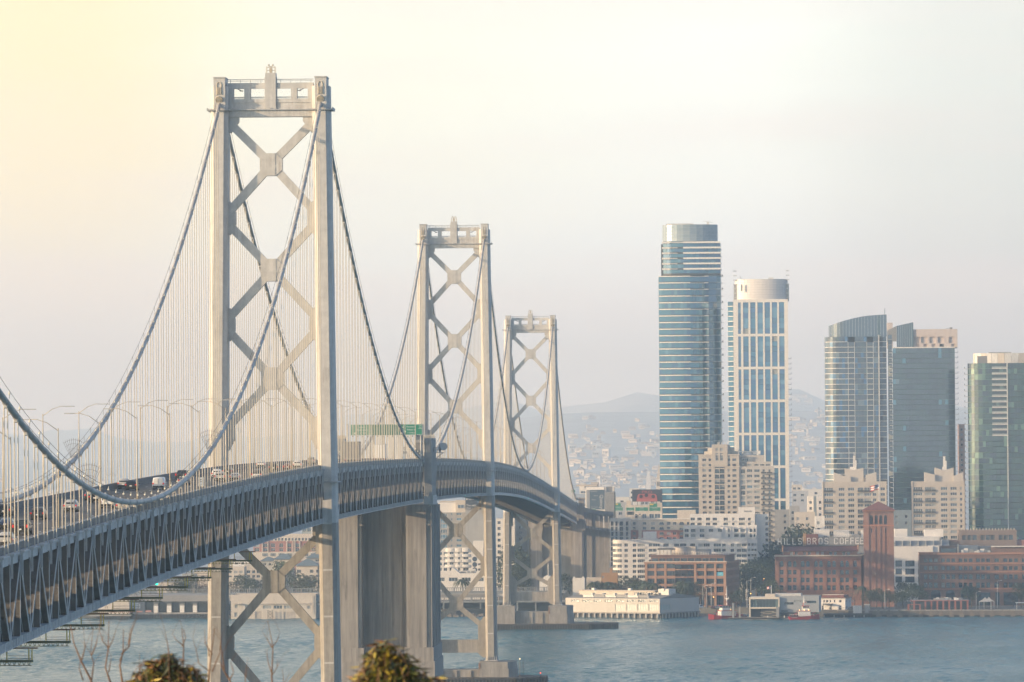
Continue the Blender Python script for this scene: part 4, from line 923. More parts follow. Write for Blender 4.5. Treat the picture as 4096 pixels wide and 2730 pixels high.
class Bld:
    def __init__(s, name, label, cat, pl, pr, Y, phi=0., D=20., group=None, zg=ZG, pyr=2250):
        p = at(pl, pyr, Y); s.p0 = Vector((p.x, Y, 0)); s.phi = R(phi); s.zg = zg; s.D = D
        s.u = Vector((math.cos(s.phi), math.sin(s.phi), 0)); s.v = Vector((-math.sin(s.phi), math.cos(s.phi), 0))
        s.L = s.loc(pr, pyr)[0]; s.t = thing(name, label, cat, (p.x, Y, zg), s.phi, group); s.pieces = {}
    def loc(s, px, py, off=0.):
        """pixel -> (x along the front, z) on the plane parallel to the front, off metres behind it"""
        d = ray(px, py); o = s.p0+s.v*off; k = (o-EYE).dot(s.v)/d.dot(s.v); p = EYE+d*k; return (p-s.p0).dot(s.u), p.z-s.zg
    def locR(s, px, py, L=None):
        d = ray(px, py); o = s.p0+s.u*(s.L if L is None else L); k = (o-EYE).dot(s.u)/d.dot(s.u); p = EYE+d*k; return (p-s.p0).dot(s.v), p.z-s.zg
    def z(s, py, px=None, off=0.):
        if px is None: px = proj(s.p0+s.u*s.L/2+Vector((0, 0, 40)))[0]
        return s.loc(px, py, off)[1]
    def box(s, name, m, x0, x1, y0, y1, z0, z1, parent=None, **k): return bx(name, m, (x0, y0, z0), (x1, y1, z1), parent or s.t, **k)
    def piece(s, name, me, loc, rz, sc): s.pieces.setdefault(name, []).append((me, loc, rz, sc))
    def flush(s, limit=300):
        for name, L in s.pieces.items():
            L.sort(key=lambda q: -q[3][0]*q[3][2])
            for me, loc, rz, sc in L[:limit]: link(name, me, s.t, loc, (0, 0, rz) if rz else None, sc)
            if len(L) > limit:
                mats = []; m = MB()
                for me, loc, rz, sc in L[limit:]:
                    for mt in me.materials:
                        if mt not in mats: mats.append(mt)
                    c, sn = math.cos(rz), math.sin(rz); bse = len(m.v)
                    for vt in me.vertices:
                        x, y, z = vt.co.x*sc[0], vt.co.y*sc[1], vt.co.z*sc[2]; m.v.append((loc[0]+x*c-y*sn, loc[1]+x*sn+y*c, loc[2]+z))
                    for pl in me.polygons: m.f.append(tuple(bse+i for i in pl.vertices)); m.m.append(mats.index(me.materials[pl.material_index]))
                obj(name, m, mats, s.t, kind='stuff')
        s.pieces = {}
    def shell(s, m, H, holes=(), holesR=(), L=None, D=None, x0=0., y0=0., z0=0., dep=.35, name='wall', parent=None, roof=ROOF, parapet=.5):
        """outer walls with real window openings; holes are (xa,za,xb,zb) on the front, holesR the same along the right side"""
        L = s.L if L is None else L; D = s.D if D is None else D; mb = MB()
        def face(W, hl, P, nrm):
            hl = [(max(a, .05), max(b_, z0+.05), min(c, W-.05), min(d, H-.05)) for a, b_, c, d in (h[:4] for h in hl) if c > .1 and a < W-.1 and d > z0+.1 and b_ < H-.1]
            xs = sorted({0., W, *[round(h[0], 3) for h in hl], *[round(h[2], 3) for h in hl]}); zs = sorted({z0, H, *[round(h[1], 3) for h in hl], *[round(h[3], 3) for h in hl]})
            for j in range(len(zs)-1):
                zc = (zs[j]+zs[j+1])/2; run = None
                row = [h for h in hl if h[1] < zc < h[3]]
                for i in range(len(xs)-1):
                    xc = (xs[i]+xs[i+1])/2
                    solid = not any(h[0] < xc < h[2] for h in row)
                    if solid and run is None: run = xs[i]
                    if run is not None and (not solid or i == len(xs)-2):
                        e = xs[i] if not solid else xs[i+1]
                        mb.add([P(run, zs[j], 0), P(e, zs[j], 0), P(e, zs[j+1], 0), P(run, zs[j+1], 0)], [(0, 1, 2, 3)]); run = None
            for a, b_, c, d in hl:
                q = [(a, b_), (c, b_), (c, d), (a, d)]
                mb.add([P(x, z, 0) for x, z in q]+[P(x, z, dep) for x, z in q], [(i, 4+i, 4+(i+1) % 4, (i+1) % 4) for i in range(4)])
        face(L, holes, lambda x, z, d: (x0+x, y0+d, z), 0)
        face(D, holesR, lambda y, z, d: (x0+L-d, y0+y, z), 1)
        a = (x0, y0); mb.add([(x0, y0, z0), (x0, y0+D, z0), (x0, y0+D, H), (x0, y0, H)], [(3, 2, 1, 0)][0:1] if False else [(0, 3, 2, 1)])
        mb.add([(x0, y0+D, z0), (x0+L, y0+D, z0), (x0+L, y0+D, H), (x0, y0+D, H)], [(0, 3, 2, 1)])
        w = obj(name, mb, m, parent or s.t)
        r = MB(); r.bb((x0+.3, y0+.3, H-parapet-.3), (x0+L-.3, y0+D-.3, H-parapet)); obj('roof', r, roof, parent or s.t)
        bk = MB(); q = dep+.06; bk.add([(x0+q, y0+q, z0), (x0+L-q, y0+q, z0), (x0+L-q, y0+q, H-parapet-.3), (x0+q, y0+q, H-parapet-.3)], [(0, 1, 2, 3)]); bk.add([(x0+L-q, y0+q, z0), (x0+L-q, y0+D-q, z0), (x0+L-q, y0+D-q, H-parapet-.3), (x0+L-q, y0+q, H-parapet-.3)], [(0, 1, 2, 3)])
        obj('interior', bk, M_FRD, parent or s.t)
        return w
    def wins(s, holes, style='v2', fr=M_FR, mix=STD, side=False, x0=0., y0=0., L=None, dep=.3, name='window'):
        L = s.L if L is None else L
        for h in holes:
            a, b_, c, d = h[:4]; st = h[4] if len(h) > 4 else style; me = win_mesh(st, fr, pick(mix))
            if not side: s.piece(name, me, (x0+a, y0+dep, b_), 0, (c-a, 1, d-b_))
            else: s.piece(name, me, (x0+L-dep, y0+a, b_), R(90), (c-a, 1, d-b_))
    def H(s, Z, x0, y0, x1, y1, off=0., style=None):
        ox, oy, k = Z; a = s.loc(ox+x0/k, oy+y1/k, off); c = s.loc(ox+x1/k, oy+y0/k, off)
        h = (a[0], a[1], c[0], c[1]); return h+(style,) if style else h
    def HR(s, Z, x0, y0, x1, y1, L=None):
        ox, oy, k = Z; a = s.locR(ox+x0/k, oy+y1/k, L); c = s.locR(ox+x1/k, oy+y0/k, L); return (a[0], a[1], c[0], c[1])
    def curtain(s, plan, z0, z1, nfl, segw, mix, slab=WH, slab_h=.5, slab_out=.25, mull=None, name='glass_pane', tints=None, col_tint=None):
        """glass curtain wall along an open polyline (x,y), seen from -y; one slab edge per floor"""
        fh = (z1-z0)/nfl
        segs = []
        for (xa, ya), (xb, yb) in zip(plan[:-1], plan[1:]):
            Ls = math.hypot(xb-xa, yb-ya); n = max(1, round(Ls/segw))
            for i in range(n): segs.append((xa+(xb-xa)*i/n, ya+(yb-ya)*i/n, Ls/n, math.atan2(yb-ya, xb-xa)))
        n = len(plan)
        for f in range(nfl):
            zf = z0+f*fh
            if slab:
                m = MB(); nx = []
                for i, (x, y) in enumerate(plan):
                    a = plan[max(i-1, 0)]; c = plan[min(i+1, n-1)]; l = math.hypot(c[0]-a[0], c[1]-a[1]) or 1; nx.append(((c[1]-a[1])/l, -(c[0]-a[0])/l))
                o = [(x+q[0]*slab_out, y+q[1]*slab_out) for (x, y), q in zip(plan, nx)]; i_ = [(x-q[0]*.3, y-q[1]*.3) for (x, y), q in zip(plan, nx)]
                for i in range(n-1):
                    q = [o[i], o[i+1], i_[i+1], i_[i]]; m.add([(x, y, zf) for x, y in q]+[(x, y, zf+slab_h) for x, y in q], [(0, 1, 5, 4), (3, 2, 1, 0), (4, 5, 6, 7)]+([(1, 2, 6, 5)] if i == n-2 else [])+([(0, 4, 7, 3)] if i == 0 else []))
                obj('floor_slab', m, slab, s.t)
            for k, (x, y, w, a) in enumerate(segs):
                s.piece(name, pane_mesh(pick(mix if not col_tint else col_tint(k, len(segs), f))), (x, y, zf+slab_h), a, (w-.08, 1, fh-slab_h-.04))
        m = MB(); c = [(x, y+.15) for x, y in plan]; m.add([(x, y, z0) for x, y in c]+[(x, y, z1) for x, y in c], [(i, i+1, n+i+1, n+i) for i in range(n-1)]); obj('mullion_wall', m, mull or M_FRD, s.t)
ZA, ZC, ZR, ZD, ZE, ZF, ZGc, ZQ = (2200, 2000, 2.6144), (2400, 1500, 2.412), (2550, 850, 2.24), (3200, 1200, 1.96), (3050, 1900, 2.4117), (3500, 1900, 2.4128), (2780, 2280, 5.8825), (2200, 1850, 4.48)
def zx(Z, x): return Z[0]+x/Z[2]
def zy(Z, y): return Z[1]+y/Z[2]
def roof_kit(b, n, x0, x1, y0, y1, z, seed=1, hmax=2.2, m=MET):
    r = random.Random(seed)
    for i in range(n):
        x, y = r.uniform(x0, x1), r.uniform(y0, y1); w, d, h = r.uniform(1, 3), r.uniform(1, 3), r.uniform(.7, hmax)
        b.box('rooftop_unit', r.choice([m, GREYM, WH]), x, x+w, y, y+d, z, z+h)

# ------------------------------------------------------------------ glass towers on the hill
# 1 banded teal tower
b = Bld('glass_tower', 'tallest teal glass tower with white horizontal bands and rounded crown', 'skyscraper', zx(ZR, 208), zx(ZR, 655), 3350, 0, 34)
Lr = b.loc(zx(ZR, 752), 1500)[0]; Le = b.loc(zx(ZR, 770), 1500)[0]
zt = b.z(zy(ZR, 578), zx(ZR, 400)); zu = b.z(zy(ZR, 278), zx(ZR, 400)); nf = 46
bow = lambda x: -2.2*math.sin(math.pi*max(0, min(1, x/b.L)))
plan = [(x, bow(x)) for x in np.linspace(0, b.L, 9)]
def tint1(k, n, f):
    r = random.Random(k*7+3); base = r.choice([T1, T2, T4, T1, T2]); return ((base, 6), (T2, 2), (T3, 1 if k % 5 else 3), (T4, 2))
fh = zt/nf
b.curtain([(-.4, 22), (-.2, 6)]+plan, 0, zt, nf, 1.75, None, slab=None, slab_h=.9, col_tint=tint1)
b.curtain([(b.L, 1.6), (Lr, 2.4), (Lr+.4, 24)], 0, zu, round(zu/fh), 2.2, None, slab=BL, slab_h=.55, slab_out=.12, col_tint=lambda k, n, f: ((T4, 5), (T1, 4), (N2, 1)))
for f in range(nf+1):                                        # white spandrels with a thin middle stretch
    z = f*fh
    for a, c, h, nm in ((0, .635, .54, 'white_band'), (.635, .915, .2 if f % 6 else .42, 'thin_band'), (.915, 1.0, .54, 'white_band')):
        m = MB(); pts = [b.L*(a+(c-a)*q) for q in np.linspace(0, 1, 5)]
        for xa, xb in zip(pts[:-1], pts[1:]):
            ya, yb = bow(xa)-.45, bow(xb)-.45; m.add([(xa, ya, z), (xb, yb, z), (xb, yb+.7, z), (xa, ya+.7, z)]+[(xa, ya, z+h), (xb, yb, z+h), (xb, yb+.7, z+h), (xa, ya+.7, z+h)], [(0, 1, 5, 4), (3, 2, 1, 0), (4, 5, 6, 7), (1, 2, 6, 5), (0, 4, 7, 3)])
        obj(nm, m, WH, b.t)
    b.box('balcony', WH, Lr+.1, Le+.3, 2.6, 8.6, z+.02, z+.25)
    if f % 2 == 0: b.box('balcony_rail', M_FRD, Lr+.6, Le+.1, 2.7, 2.8, z+.25, z+1.2)
xu = b.loc(zx(ZR, 222), 1000)[0]; xa = b.loc(zx(ZR, 288), 1000)[0]; xm = b.loc(zx(ZR, 410), 1000)[0]
planu = [(xu, 20), (xu+.5, 2.5), (xa, .6)]+[(x, bow(x)+.5) for x in np.linspace(xa+1, b.L, 7)]+[(Lr, 1.2)]
b.curtain(planu, zt+1, zu, 6, 1.9, None, slab=None, slab_h=1.0, col_tint=tint1)
for f in range(1, 7):
    z = zt+1+(zu-zt-1)*f/6
    b.box('white_band', WH, xm, Lr, -2.1, 1, z-.0, z+.95); b.box('white_band', WH, xu-.2, xa, .3, 6, z, z+.95); b.box('thin_band', WH, xa, xm, -1.4, 1.5, z+.25, z+.6)
b.box('core', M_FRD, 1.5, Lr-1, 3.2, 30, 0, zu-.4)
zc0, zc1 = b.z(zy(ZR, 258), zx(ZR, 400)), b.z(zy(ZR, 108), zx(ZR, 400)); c0, c1 = b.loc(zx(ZR, 220), 900)[0], b.loc(zx(ZR, 718), 900)[0]
cm = (c0+c1)/2; rx = (c1-c0)/2
b.curtain([(cm-rx*math.cos(q), 12-10*math.sin(q)) for q in np.linspace(-.35, math.pi+.35, 17)], zc0, zc1, 5, 1.8, ((mat('crown_glass', (.30, .36, .40), .25, .3), 4), (mat('crown_glass2', (.25, .32, .37), .25, .3), 3)), slab=BL, slab_h=.25, slab_out=.05, mull=BL, name='crown_panel')
b.box('crown_base', BL, c0+1, c1-1, 3, 24, zu-.5, zc0+.05); m = MB(); m.prism([(cm-rx*math.cos(q), 12-10*math.sin(q)) for q in np.linspace(0, 2*math.pi, 25)[:-1]], zc1-.3, zc1); obj('roof', m, ROOF, b.t)
cr = MB(); xk = b.loc(zx(ZR, 630), 900)[0]; cr.box((xk, 8, zc1+.8), (1.4, 1.4, 1.6)); cr.beam((xk-3, 8, zc1+2.2), (xk+3, 8, zc1+1.2), .3, .3); cr.box((cm-6, 10, zc1+.4), (16, 6, .8)); obj('window_cleaning_crane', cr, MET, b.t)
b.flush()

# 2 white framed tower with glass columns
b = Bld('glass_tower', 'slimmer white framed glass tower with a plain round white top', 'skyscraper', zx(ZR, 875), zx(ZR, 1365), 3300, 0, 30)
X_ = lambda v, y=1400: b.loc(zx(ZR, v), y)[0]
zt = b.z(zy(ZR, 798), zx(ZR, 1100)); ztop = b.z(zy(ZR, 598), zx(ZR, 1100)); cols = [(903, 928), (948, 996), (1013, 1059), (1077, 1126), (1141, 1190), (1206, 1254), (1270, 1317)]
fh = 2.98; nfl = int(zt/fh)
holes = []
band = 8*0+ (120/F*3300)                                    # a white beam every six storeys or so
zbs = [b.z(zy(ZR, 1100), zx(ZR, 1100))-k*((1395-1100)/2.24/F*3300) for k in range(-1, 9)]
zbs = sorted(z for z in zbs if -5 < z < zt+3)
edges = [0]+[z for z in zbs if 2 < z < zt-4]+[zt+.2]
for z0, z1 in zip(edges[:-1], edges[1:]):
    for c0, c1 in cols: holes.append((X_(c0), z0+.75, X_(c1), z1-.75))
b.shell(WH, zt+1.2, holes, dep=.5, parapet=.3)
for h in holes:
    n = max(1, round((h[3]-h[1])/fh)); narrow = h[2]-h[0] < 4
    for k in range(n):
        for q in range(1 if narrow else 2):
            w = (h[2]-h[0])/(1 if narrow else 2); g_ = pick(((T1, 3), (T4, 4), (T2, 4), (T3, 3), (M_GP, .15)))
            b.piece('glass_pane', pane_mesh(g_), (h[0]+q*w+.04, .45, h[1]+(h[3]-h[1])*k/n+.06), 0, (w-.08, 1, (h[3]-h[1])/n-.12))
xl = X_(810)
b.curtain([(xl, 16), (xl+.2, 4), (0, 3.4)], 0, b.z(zy(ZR, 800), zx(ZR, 850)), 56, 2.1, ((T2, 4), (T3, 3), (T1, 3)), slab=WH, slab_h=.45, slab_out=.3)
xe = X_(1385, 1800)
for f in range(0, 43):
    z = 4+f*fh; b.box('balcony', GY_, b.L-.1, xe, 4, 10, z, z+.22); b.box('balcony_rail', M_FRD, xe-.15, xe-.05, 4, 10, z+.22, z+1.2)
cx = (X_(878)+X_(1352))/2; rx = (X_(1352)-X_(878))/2
m = MB(); ang = [q for q in np.linspace(-.2, math.pi+.2, 25)]; ring = [(cx-rx*math.cos(q), 8.4-8.0*math.sin(q)) for q in ang]
m.prism(ring, zt+.9, ztop); obj('crown', m, mat('white_panel', (.66, .64, .62), .45, noise=(.4, .04)), b.t)
for q in range(1, 9):
    mm = MB(); zz = zt+1+(ztop-zt)*q/9; mm.prism([(cx-(rx+.04)*math.cos(a), 8.4-8.04*math.sin(a)) for a in ang], zz, zz+.08); obj('panel_joint', mm, GY_, b.t)
for s_, xx in ((-1, X_(862)), (1, X_(1366))):
    for q in range(7): b.box('louvre', MET, min(xx, xx-s_*2), max(xx, xx-s_*2), 5, 9, zt+2+q*2.6, zt+2.5+q*2.6)
    b.box('louvre_core', GY_, min(xx-s_*.3, xx-s_*3), max(xx-s_*.3, xx-s_*3), 5.5, 8.5, zt, ztop-3)
mm = MB(); mm.beam((X_(935), 2, ztop), (X_(925), 0, ztop+1.6), .25, .25); mm.box((X_(1200), 6, ztop+.5), (3, 2, 1)); obj('rooftop_crane', mm, MET, b.t)
xs_ = X_(905); b.box('ladder_slot', GY_, X_(930), X_(945), -.2+.9, 1.2, zt+6, ztop-3)
b.flush()

# 3 curved slate tower with sloping crown
b = Bld('glass_tower', 'slate glass tower with sloping wedge crown and curved bright left corner', 'skyscraper', zx(ZD, 208), zx(ZD, 690), 3200, 0, 30)
X_ = lambda v, y=1600: b.loc(zx(ZD, v), y)[0]
zt = b.z(zy(ZD, 290), 3430); fl = round(zt/(41/1.96/F*3200))
def curve_plan(x1, r, n=9): return [(r-r*math.cos(q), r-r*math.sin(q)) for q in np.linspace(-.25, math.pi/2, n)]
rc = X_(310)*1.0
pl = curve_plan(0, rc)+[(X_(378), 0)]
mixN = ((N1, 5), (N2, 4), (N4, 2), (T4, 2), (N3, .7))
b.curtain(pl, 0, zt, fl, 1.6, mixN, slab=MET, slab_h=.32, slab_out=.14)
b.curtain([(X_(432), 0), (X_(526), 0)], 0, zt, fl, 1.5, mixN, slab=GREYM, slab_h=.25, slab_out=.05)
b.curtain([(X_(578), 0), (X_(616), 0)], 0, zt, fl, 1.5, mixN, slab=GREYM, slab_h=.25, slab_out=.05)
b.curtain([(X_(626), 0), (b.L, .4), (b.L+.6, 20)], 0, zt, fl, 2.1, ((N1, 5), (N2, 5), (mat('mauve_glass', (.07, .075, .09), .1, .4), 3)), slab=MET, slab_h=.28, slab_out=.12)
b.box('vertical_fin', MET, X_(617), X_(625), -.5, .3, 0, zt+1)
for x0, x1 in ((380, 430), (527, 577)):
    for f in range(fl-1):
        z = zt*f/fl; b.box('balcony', MET, X_(x0), X_(x1), -.25, 1.6, z, z+.3); b.box('balcony_rail', M_GM, X_(x0)+.1, X_(x1)-.1, -.2, -.15, z+.3, z+1.3)
        b.piece('glass_pane', pane_mesh(pick(((N1, 4), (N2, 3), (M_GP, .6)))), (X_(x0), 1.7, z+.3), 0, (X_(x1)-X_(x0), 1, zt/fl-.3))
    for xx in (x0, x1): b.box('balcony_post', MET, X_(xx)-.12, X_(xx)+.12, -.25, .1, 0, zt-3)
b.box('core', M_FRD, 2, b.L-.3, 3.5, 26, 0, zt-.2)
m = MB(); pts = [(X_(230)+rc*1.0-rc*math.cos(q), 1.0+rc-rc*math.sin(q)) for q in np.linspace(0, math.pi/2, 8)]+[(X_(685), .8)]
def ctop(x): 
    q = (x-X_(230))/(X_(685)-X_(230)); return b.loc(zx(ZD, 230), zy(ZD, 205))[1]*(1-q)+b.loc(zx(ZD, 685), zy(ZD, 115))[1]*q + 3.2*math.sin(math.pi*q)*.5
for (xa, ya), (xb, yb) in zip(pts[:-1], pts[1:]):
    n = max(1, round(math.hypot(xb-xa, yb-ya)/1.7))
    for i in range(n):
        q0, q1 = i/n, (i+1)/n; x0, y0, x1, y1 = xa+(xb-xa)*q0, ya+(yb-ya)*q0, xa+(xb-xa)*q1, ya+(yb-ya)*q1
        e = MB(); e.add([(x0, y0, zt), (x1-.06, y1, zt), (x1-.06, y1, ctop(x1)), (x0, y0, ctop(x0)), (x0, y0+.3, zt), (x1-.06, y1+.3, zt), (x1-.06, y1+.3, ctop(x1)), (x0, y0+.3, ctop(x0))], [(0, 1, 2, 3), (3, 2, 6, 7), (1, 5, 6, 2), (0, 3, 7, 4), (5, 4, 7, 6)])
        obj('crown_panel', e, random.choice([N2, N2, mat('crown_slate', (.10, .15, .18), .12, .4)]), b.t)
e = MB(); xk = X_(685); e.add([(xk, .8, zt), (xk, 18, zt), (xk, 18, ctop(xk)-2), (xk, .8, ctop(xk))], [(0, 1, 2, 3)]); e.tube([(X_(672), 5, ctop(xk)-2), (X_(672), 5, ctop(xk)+3.5)], .15, 5); obj('crown_side', e, N2, b.t)
b.box('roof', ROOF, 3, b.L-2, 3, 24, zt, zt+.4)
b.flush()

# 4 broad flat slate tower
b = Bld('glass_tower', 'broad flat slate glass tower with a pale block and small wedge on top', 'skyscraper', zx(ZD, 740), zx(ZD, 1226), 3300, 0, 30)
X_ = lambda v, y=1600: b.loc(zx(ZD, v), y)[0]
zt = b.z(zy(ZD, 378), 3700); fl = round(zt/3.0)
colr = random.Random(5); ctab = [colr.choice([0, 0, 1, 2, 3]) for _ in range(60)]
b.curtain([(0, 0), (b.L, 0), (b.L+.5, 24)], 0, zt, fl, 1.85, None, slab=mat('teal_spandrel', (.06, .10, .11), .4), slab_h=.28, slab_out=.04, col_tint=lambda k, n, f: (((N2, 5), (N1, 3), (N4, 2)), ((N4, 5), (N2, 3), (N3, .6)), ((N1, 5), (N2, 3)), ((N4, 4), (T3, 1.2), (N2, 3)))[ctab[k]])
b.box('roof_edge', WH, -.2, b.L+.3, -.25, .6, zt, zt+.6); b.box('core', M_FRD, .6, b.L-.4, 2, 26, 0, zt-.2)
xl = X_(693)
b.curtain([(xl, 3), (-.3, 3)], 0, zt+8, fl+2, 3.0, ((N1, 5), (N2, 3), (M_GP, .5)), slab=GREYM, slab_h=.25, slab_out=.1)
for f in range(fl):
    z = 3.0*f; b.box('balcony', WH, xl+.8, -.1, -.2, 3, z, z+.25); b.box('balcony_rail', M_GM, xl+.9, -.2, -.15, -.1, z+.25, z+1.2)
    b.box('balcony', MET, b.L+.2, X_(1246, 1800), 1, 7, z, z+.25); b.box('balcony_rail', M_GP, X_(1246, 1800)-.1, X_(1246, 1800), 1, 7, z+.25, z+1.1)
zb_ = b.z(zy(ZD, 230), 3750); xa, xb = X_(886, 1350), X_(1235, 1350)
hl = [(X_(q, 1350)-xa, b.z(zy(ZD, 340), 3750), X_(q+48, 1350)-xa, b.z(zy(ZD, 290), 3750)) for q in (892, 950, 1015, 1080, 1168)]+[(X_(q, 1350)-xa, zt+.6, X_(q+34, 1350)-xa, b.z(zy(ZD, 346), 3750)) for q in (905, 968, 1032, 1094, 1186)]
cp = mat('pale_pink_concrete', (.52, .46, .43), .85, noise=(.3, .05)); b.shell(cp, zb_, hl, L=xb-xa, D=22, x0=xa, y0=1.0, z0=zt, dep=.8, name='mechanical_block')
for i, h in enumerate(hl): b.box('recessed_panel' if i != 8 else 'louvre', cp if i != 8 else M_FRD, xa+h[0], xa+h[2], 1.7, 1.85, h[1], h[3])
z0, z1 = b.z(zy(ZD, 205), 3580), b.z(zy(ZD, 176), 3640); xa, xb = X_(757, 1300), X_(889, 1300)
n = 8
for i in range(n):
    x0, x1 = xa+(xb-xa)*i/n, xa+(xb-xa)*(i+1)/n; h0, h1 = z0+(z1-z0)*i/n, z0+(z1-z0)*(i+1)/n
    e = MB(); e.add([(x0, .3, zt), (x1-.06, .3, zt), (x1-.06, .3, h1), (x0, .3, h0), (x0, .7, zt), (x1-.06, .7, zt), (x1-.06, .7, h1), (x0, .7, h0)], [(0, 1, 2, 3), (3, 2, 6, 7), (1, 5, 6, 2), (0, 3, 7, 4), (5, 4, 7, 6)]); obj('crown_panel', e, random.choice([N2, N4, N1]), b.t)
e = MB(); e.add([(X_(690), 3, zt+4), (xa, 3, zt+4), (xa, 3, z0), (X_(690), 3, z0-2.5), (X_(690), 12, zt+4), (xa, 12, zt+4), (xa, 12, z0), (X_(690), 12, z0-2.5)], [(0, 1, 2, 3), (3, 2, 6, 7), (1, 5, 6, 2), (0, 3, 7, 4)]); obj('crown_side', e, GREYM, b.t)
b.box('stair_head', cp, X_(690), X_(733), 6, 12, zt, b.z(zy(ZD, 178), 3560))
mm = MB(); mm.beam((X_(1150), 3, zb_+.3), (X_(1205), 3, zb_+.8), .25, .25); mm.box((X_(1190), 4, zb_+.5), (1.5, 1, 1)); obj('rooftop_crane', mm, GREYM, b.t)
b.flush()

# 5 curved green tower at the right edge
b = Bld('glass_tower', 'curved green glass tower cut by the right edge with glowing left flank', 'skyscraper', zx(ZD, 1297), zx(ZD, 1756), 3150, 0, 30)
X_ = lambda v, y=1600: b.loc(zx(ZD, v), y)[0]
zt = b.z(zy(ZD, 497), 3960); fl = round(zt/(43.5/1.96/F*3150))
xl = X_(1320); r = X_(1432)-xl
mixG = ((glass('green_mid', (.035, .095, .085)), 5), (N1, 2), (glass('green_dark', (.018, .055, .052)), 4), (glass('green_pale', (.12, .22, .17), .12), 1.3))
b.curtain([(xl+r-r*math.cos(q), r*.9-r*.9*math.sin(q)) for q in np.linspace(-.2, math.pi/2, 7)]+[(X_(1506), 0)], 0, zt, fl, 1.8, mixG, slab=mat('green_spandrel', (.10, .15, .13), .4), slab_h=.3, slab_out=.04)
b.curtain([(X_(1628), 0), (X_(1756), .3), (X_(1756)+12, 3), (X_(1756)+20, 12), (X_(1756)+22, 24)], 0, zt, fl, 1.9, mixG, slab=M_FRD, slab_h=.3, slab_out=.05)
zbal = b.z(zy(ZD, 1075), 3990)
for f in range(fl):
    z = zt*f/fl
    if z > zbal-1: b.box('balcony', WH, X_(1506), X_(1622), -.3, 2.2, z, z+.35); b.box('balcony_rail', M_GP, X_(1506), X_(1620), -.28, -.22, z+.35, z+1.2)
    for q in range(4): b.piece('glass_pane', pane_mesh(pick(mixG)), (X_(1506)+q*(X_(1626)-X_(1506))/4, 2.2 if z > zbal-1 else .1, z+.3), 0, ((X_(1626)-X_(1506))/4-.08, 1, zt/fl-.32))
    b.box('balcony', MET, X_(1296), xl+1, 5, 10, z, z+.25)
    b.box('balcony_rail', M_GM, X_(1296), X_(1296)+.1, 5, 10, z+.25, z+1.2)
b.box('vertical_fin', MET, X_(1622), X_(1629), -.7, .5, 0, zt+.5); b.box('core', M_FRD, xl+3, X_(1756)+15, 4.5, 26, 0, zt-.2)
zc = b.z(zy(ZD, 418), 3980); xa = X_(1366, 1430); n = 22
for i in range(n):
    q0, q1 = math.pi*(-.15+1.3*i/n), math.pi*(-.15+1.3*(i+1)/n); w = (X_(1756)+14-xa)/2; f_ = lambda q: (xa+w-w*math.cos(q), 12-9*math.sin(q))
    (x0, y0), (x1, y1) = f_(q0), f_(q1); e = MB(); e.beam((x0, y0, (zt+zc)/2+.3), (x1, y1, (zt+zc)/2+.3), .25, zc-zt-.6, 0, (0, 0, 1) if False else (0, 1, 0)); e.v = e.v
    o = link('crown_panel', ubox(MET if i % 3 else CR), b.t, ((x0+x1)/2, (y0+y1)/2, (zt+zc)/2), (0, 0, math.atan2(y1-y0, x1-x0)), (math.hypot(x1-x0, y1-y0)-.12, .25, zc-zt))
b.box('roof', ROOF, xa+2, X_(1756)+10, 5, 20, zt+.2, zc-1.5); b.box('penthouse', GREYM, X_(1485, 1420), X_(1660, 1420), 6, 14, zc-2, b.z(zy(ZD, 410), 3990))
b.flush()
# ------------------------------------------------------------------ beige point towers with winged roofs (twins)
def wing_tower(pl, pr, Z, xw, y0, ybase, Y, label, xs_cols, side, crown):
    b = Bld('apartment_tower', label, 'apartment block', pl, pr, Y, 0, 24, 'twin beige towers with winged roofs')
    zt = b.z(zy(Z, y0)); fh = 2.85; n = int(zt/fh); holes = []
    for x0, x1, st in xs_cols:
        a, c = b.loc(zx(Z, x0), zy(Z, y0+200))[0], b.loc(zx(Z, x1), zy(Z, y0+200))[0]
        for f in range(n): holes.append((a, f*fh+.7, c, f*fh+2.25, st))
    b.shell(BE, zt, holes, dep=.35)
    b.wins(holes, mix=((M_GD, 5), (M_GM, 4), (M_GP, 3), (M_GB, 2)))
    for f in range(3, n):
        for x0, x1, st in xs_cols:
            if st == 'v4' and f % 2: a, c = b.loc(zx(Z, x0), zy(Z, y0+200))[0], b.loc(zx(Z, x1), zy(Z, y0+200))[0]; b.box('balcony_rail', M_FRD, a, c, -.5, -.42, f*fh, f*fh+1.0); b.box('balcony', BE, a, c, -.5, 0, f*fh-.15, f*fh)
    for q in (0, b.L):
        b.box('corner_pier', BE, q-.25, q+.25, -.25, .3, 0, zt+.3)
    m_wing = mat('wing_panel', (.50, .46, .41), .6)
    for x0, ya, x1, yb, yl, dep in crown:                       # tilted screen walls of the crown
        a, c = b.loc(zx(Z, x0), zy(Z, ya), 4)[0], b.loc(zx(Z, x1), zy(Z, yb), 4)[0]; za, zc, z0 = b.loc(zx(Z, x0), zy(Z, ya), 4)[1], b.loc(zx(Z, x1), zy(Z, yb), 4)[1], b.loc(zx(Z, x1), zy(Z, yl), 4)[1]
        e = MB(); e.slab([(a, z0), (c, z0), (c, zc), (a, za)], dep, dep+6); obj('crown_wing', e, m_wing, b.t)
    return b, zt
cr_l = [(265, 1352, 330, 1378, 1430, 2.5), (330, 1378, 398, 1385, 1430, 2.5), (352, 1322, 420, 1335, 1430, 4), (420, 1335, 497, 1318, 1430, 4), (515, 1375, 598, 1352, 1430, 2.5), (398, 1392, 520, 1392, 1430, 5)]
cols_l = [(190, 262, 'v4'), (303, 352, 'v3'), (378, 428, 'v3'), (452, 500, 'v4'), (505, 560, 'v4'), (572, 600, 'v2'), (632, 668, 'v2')]
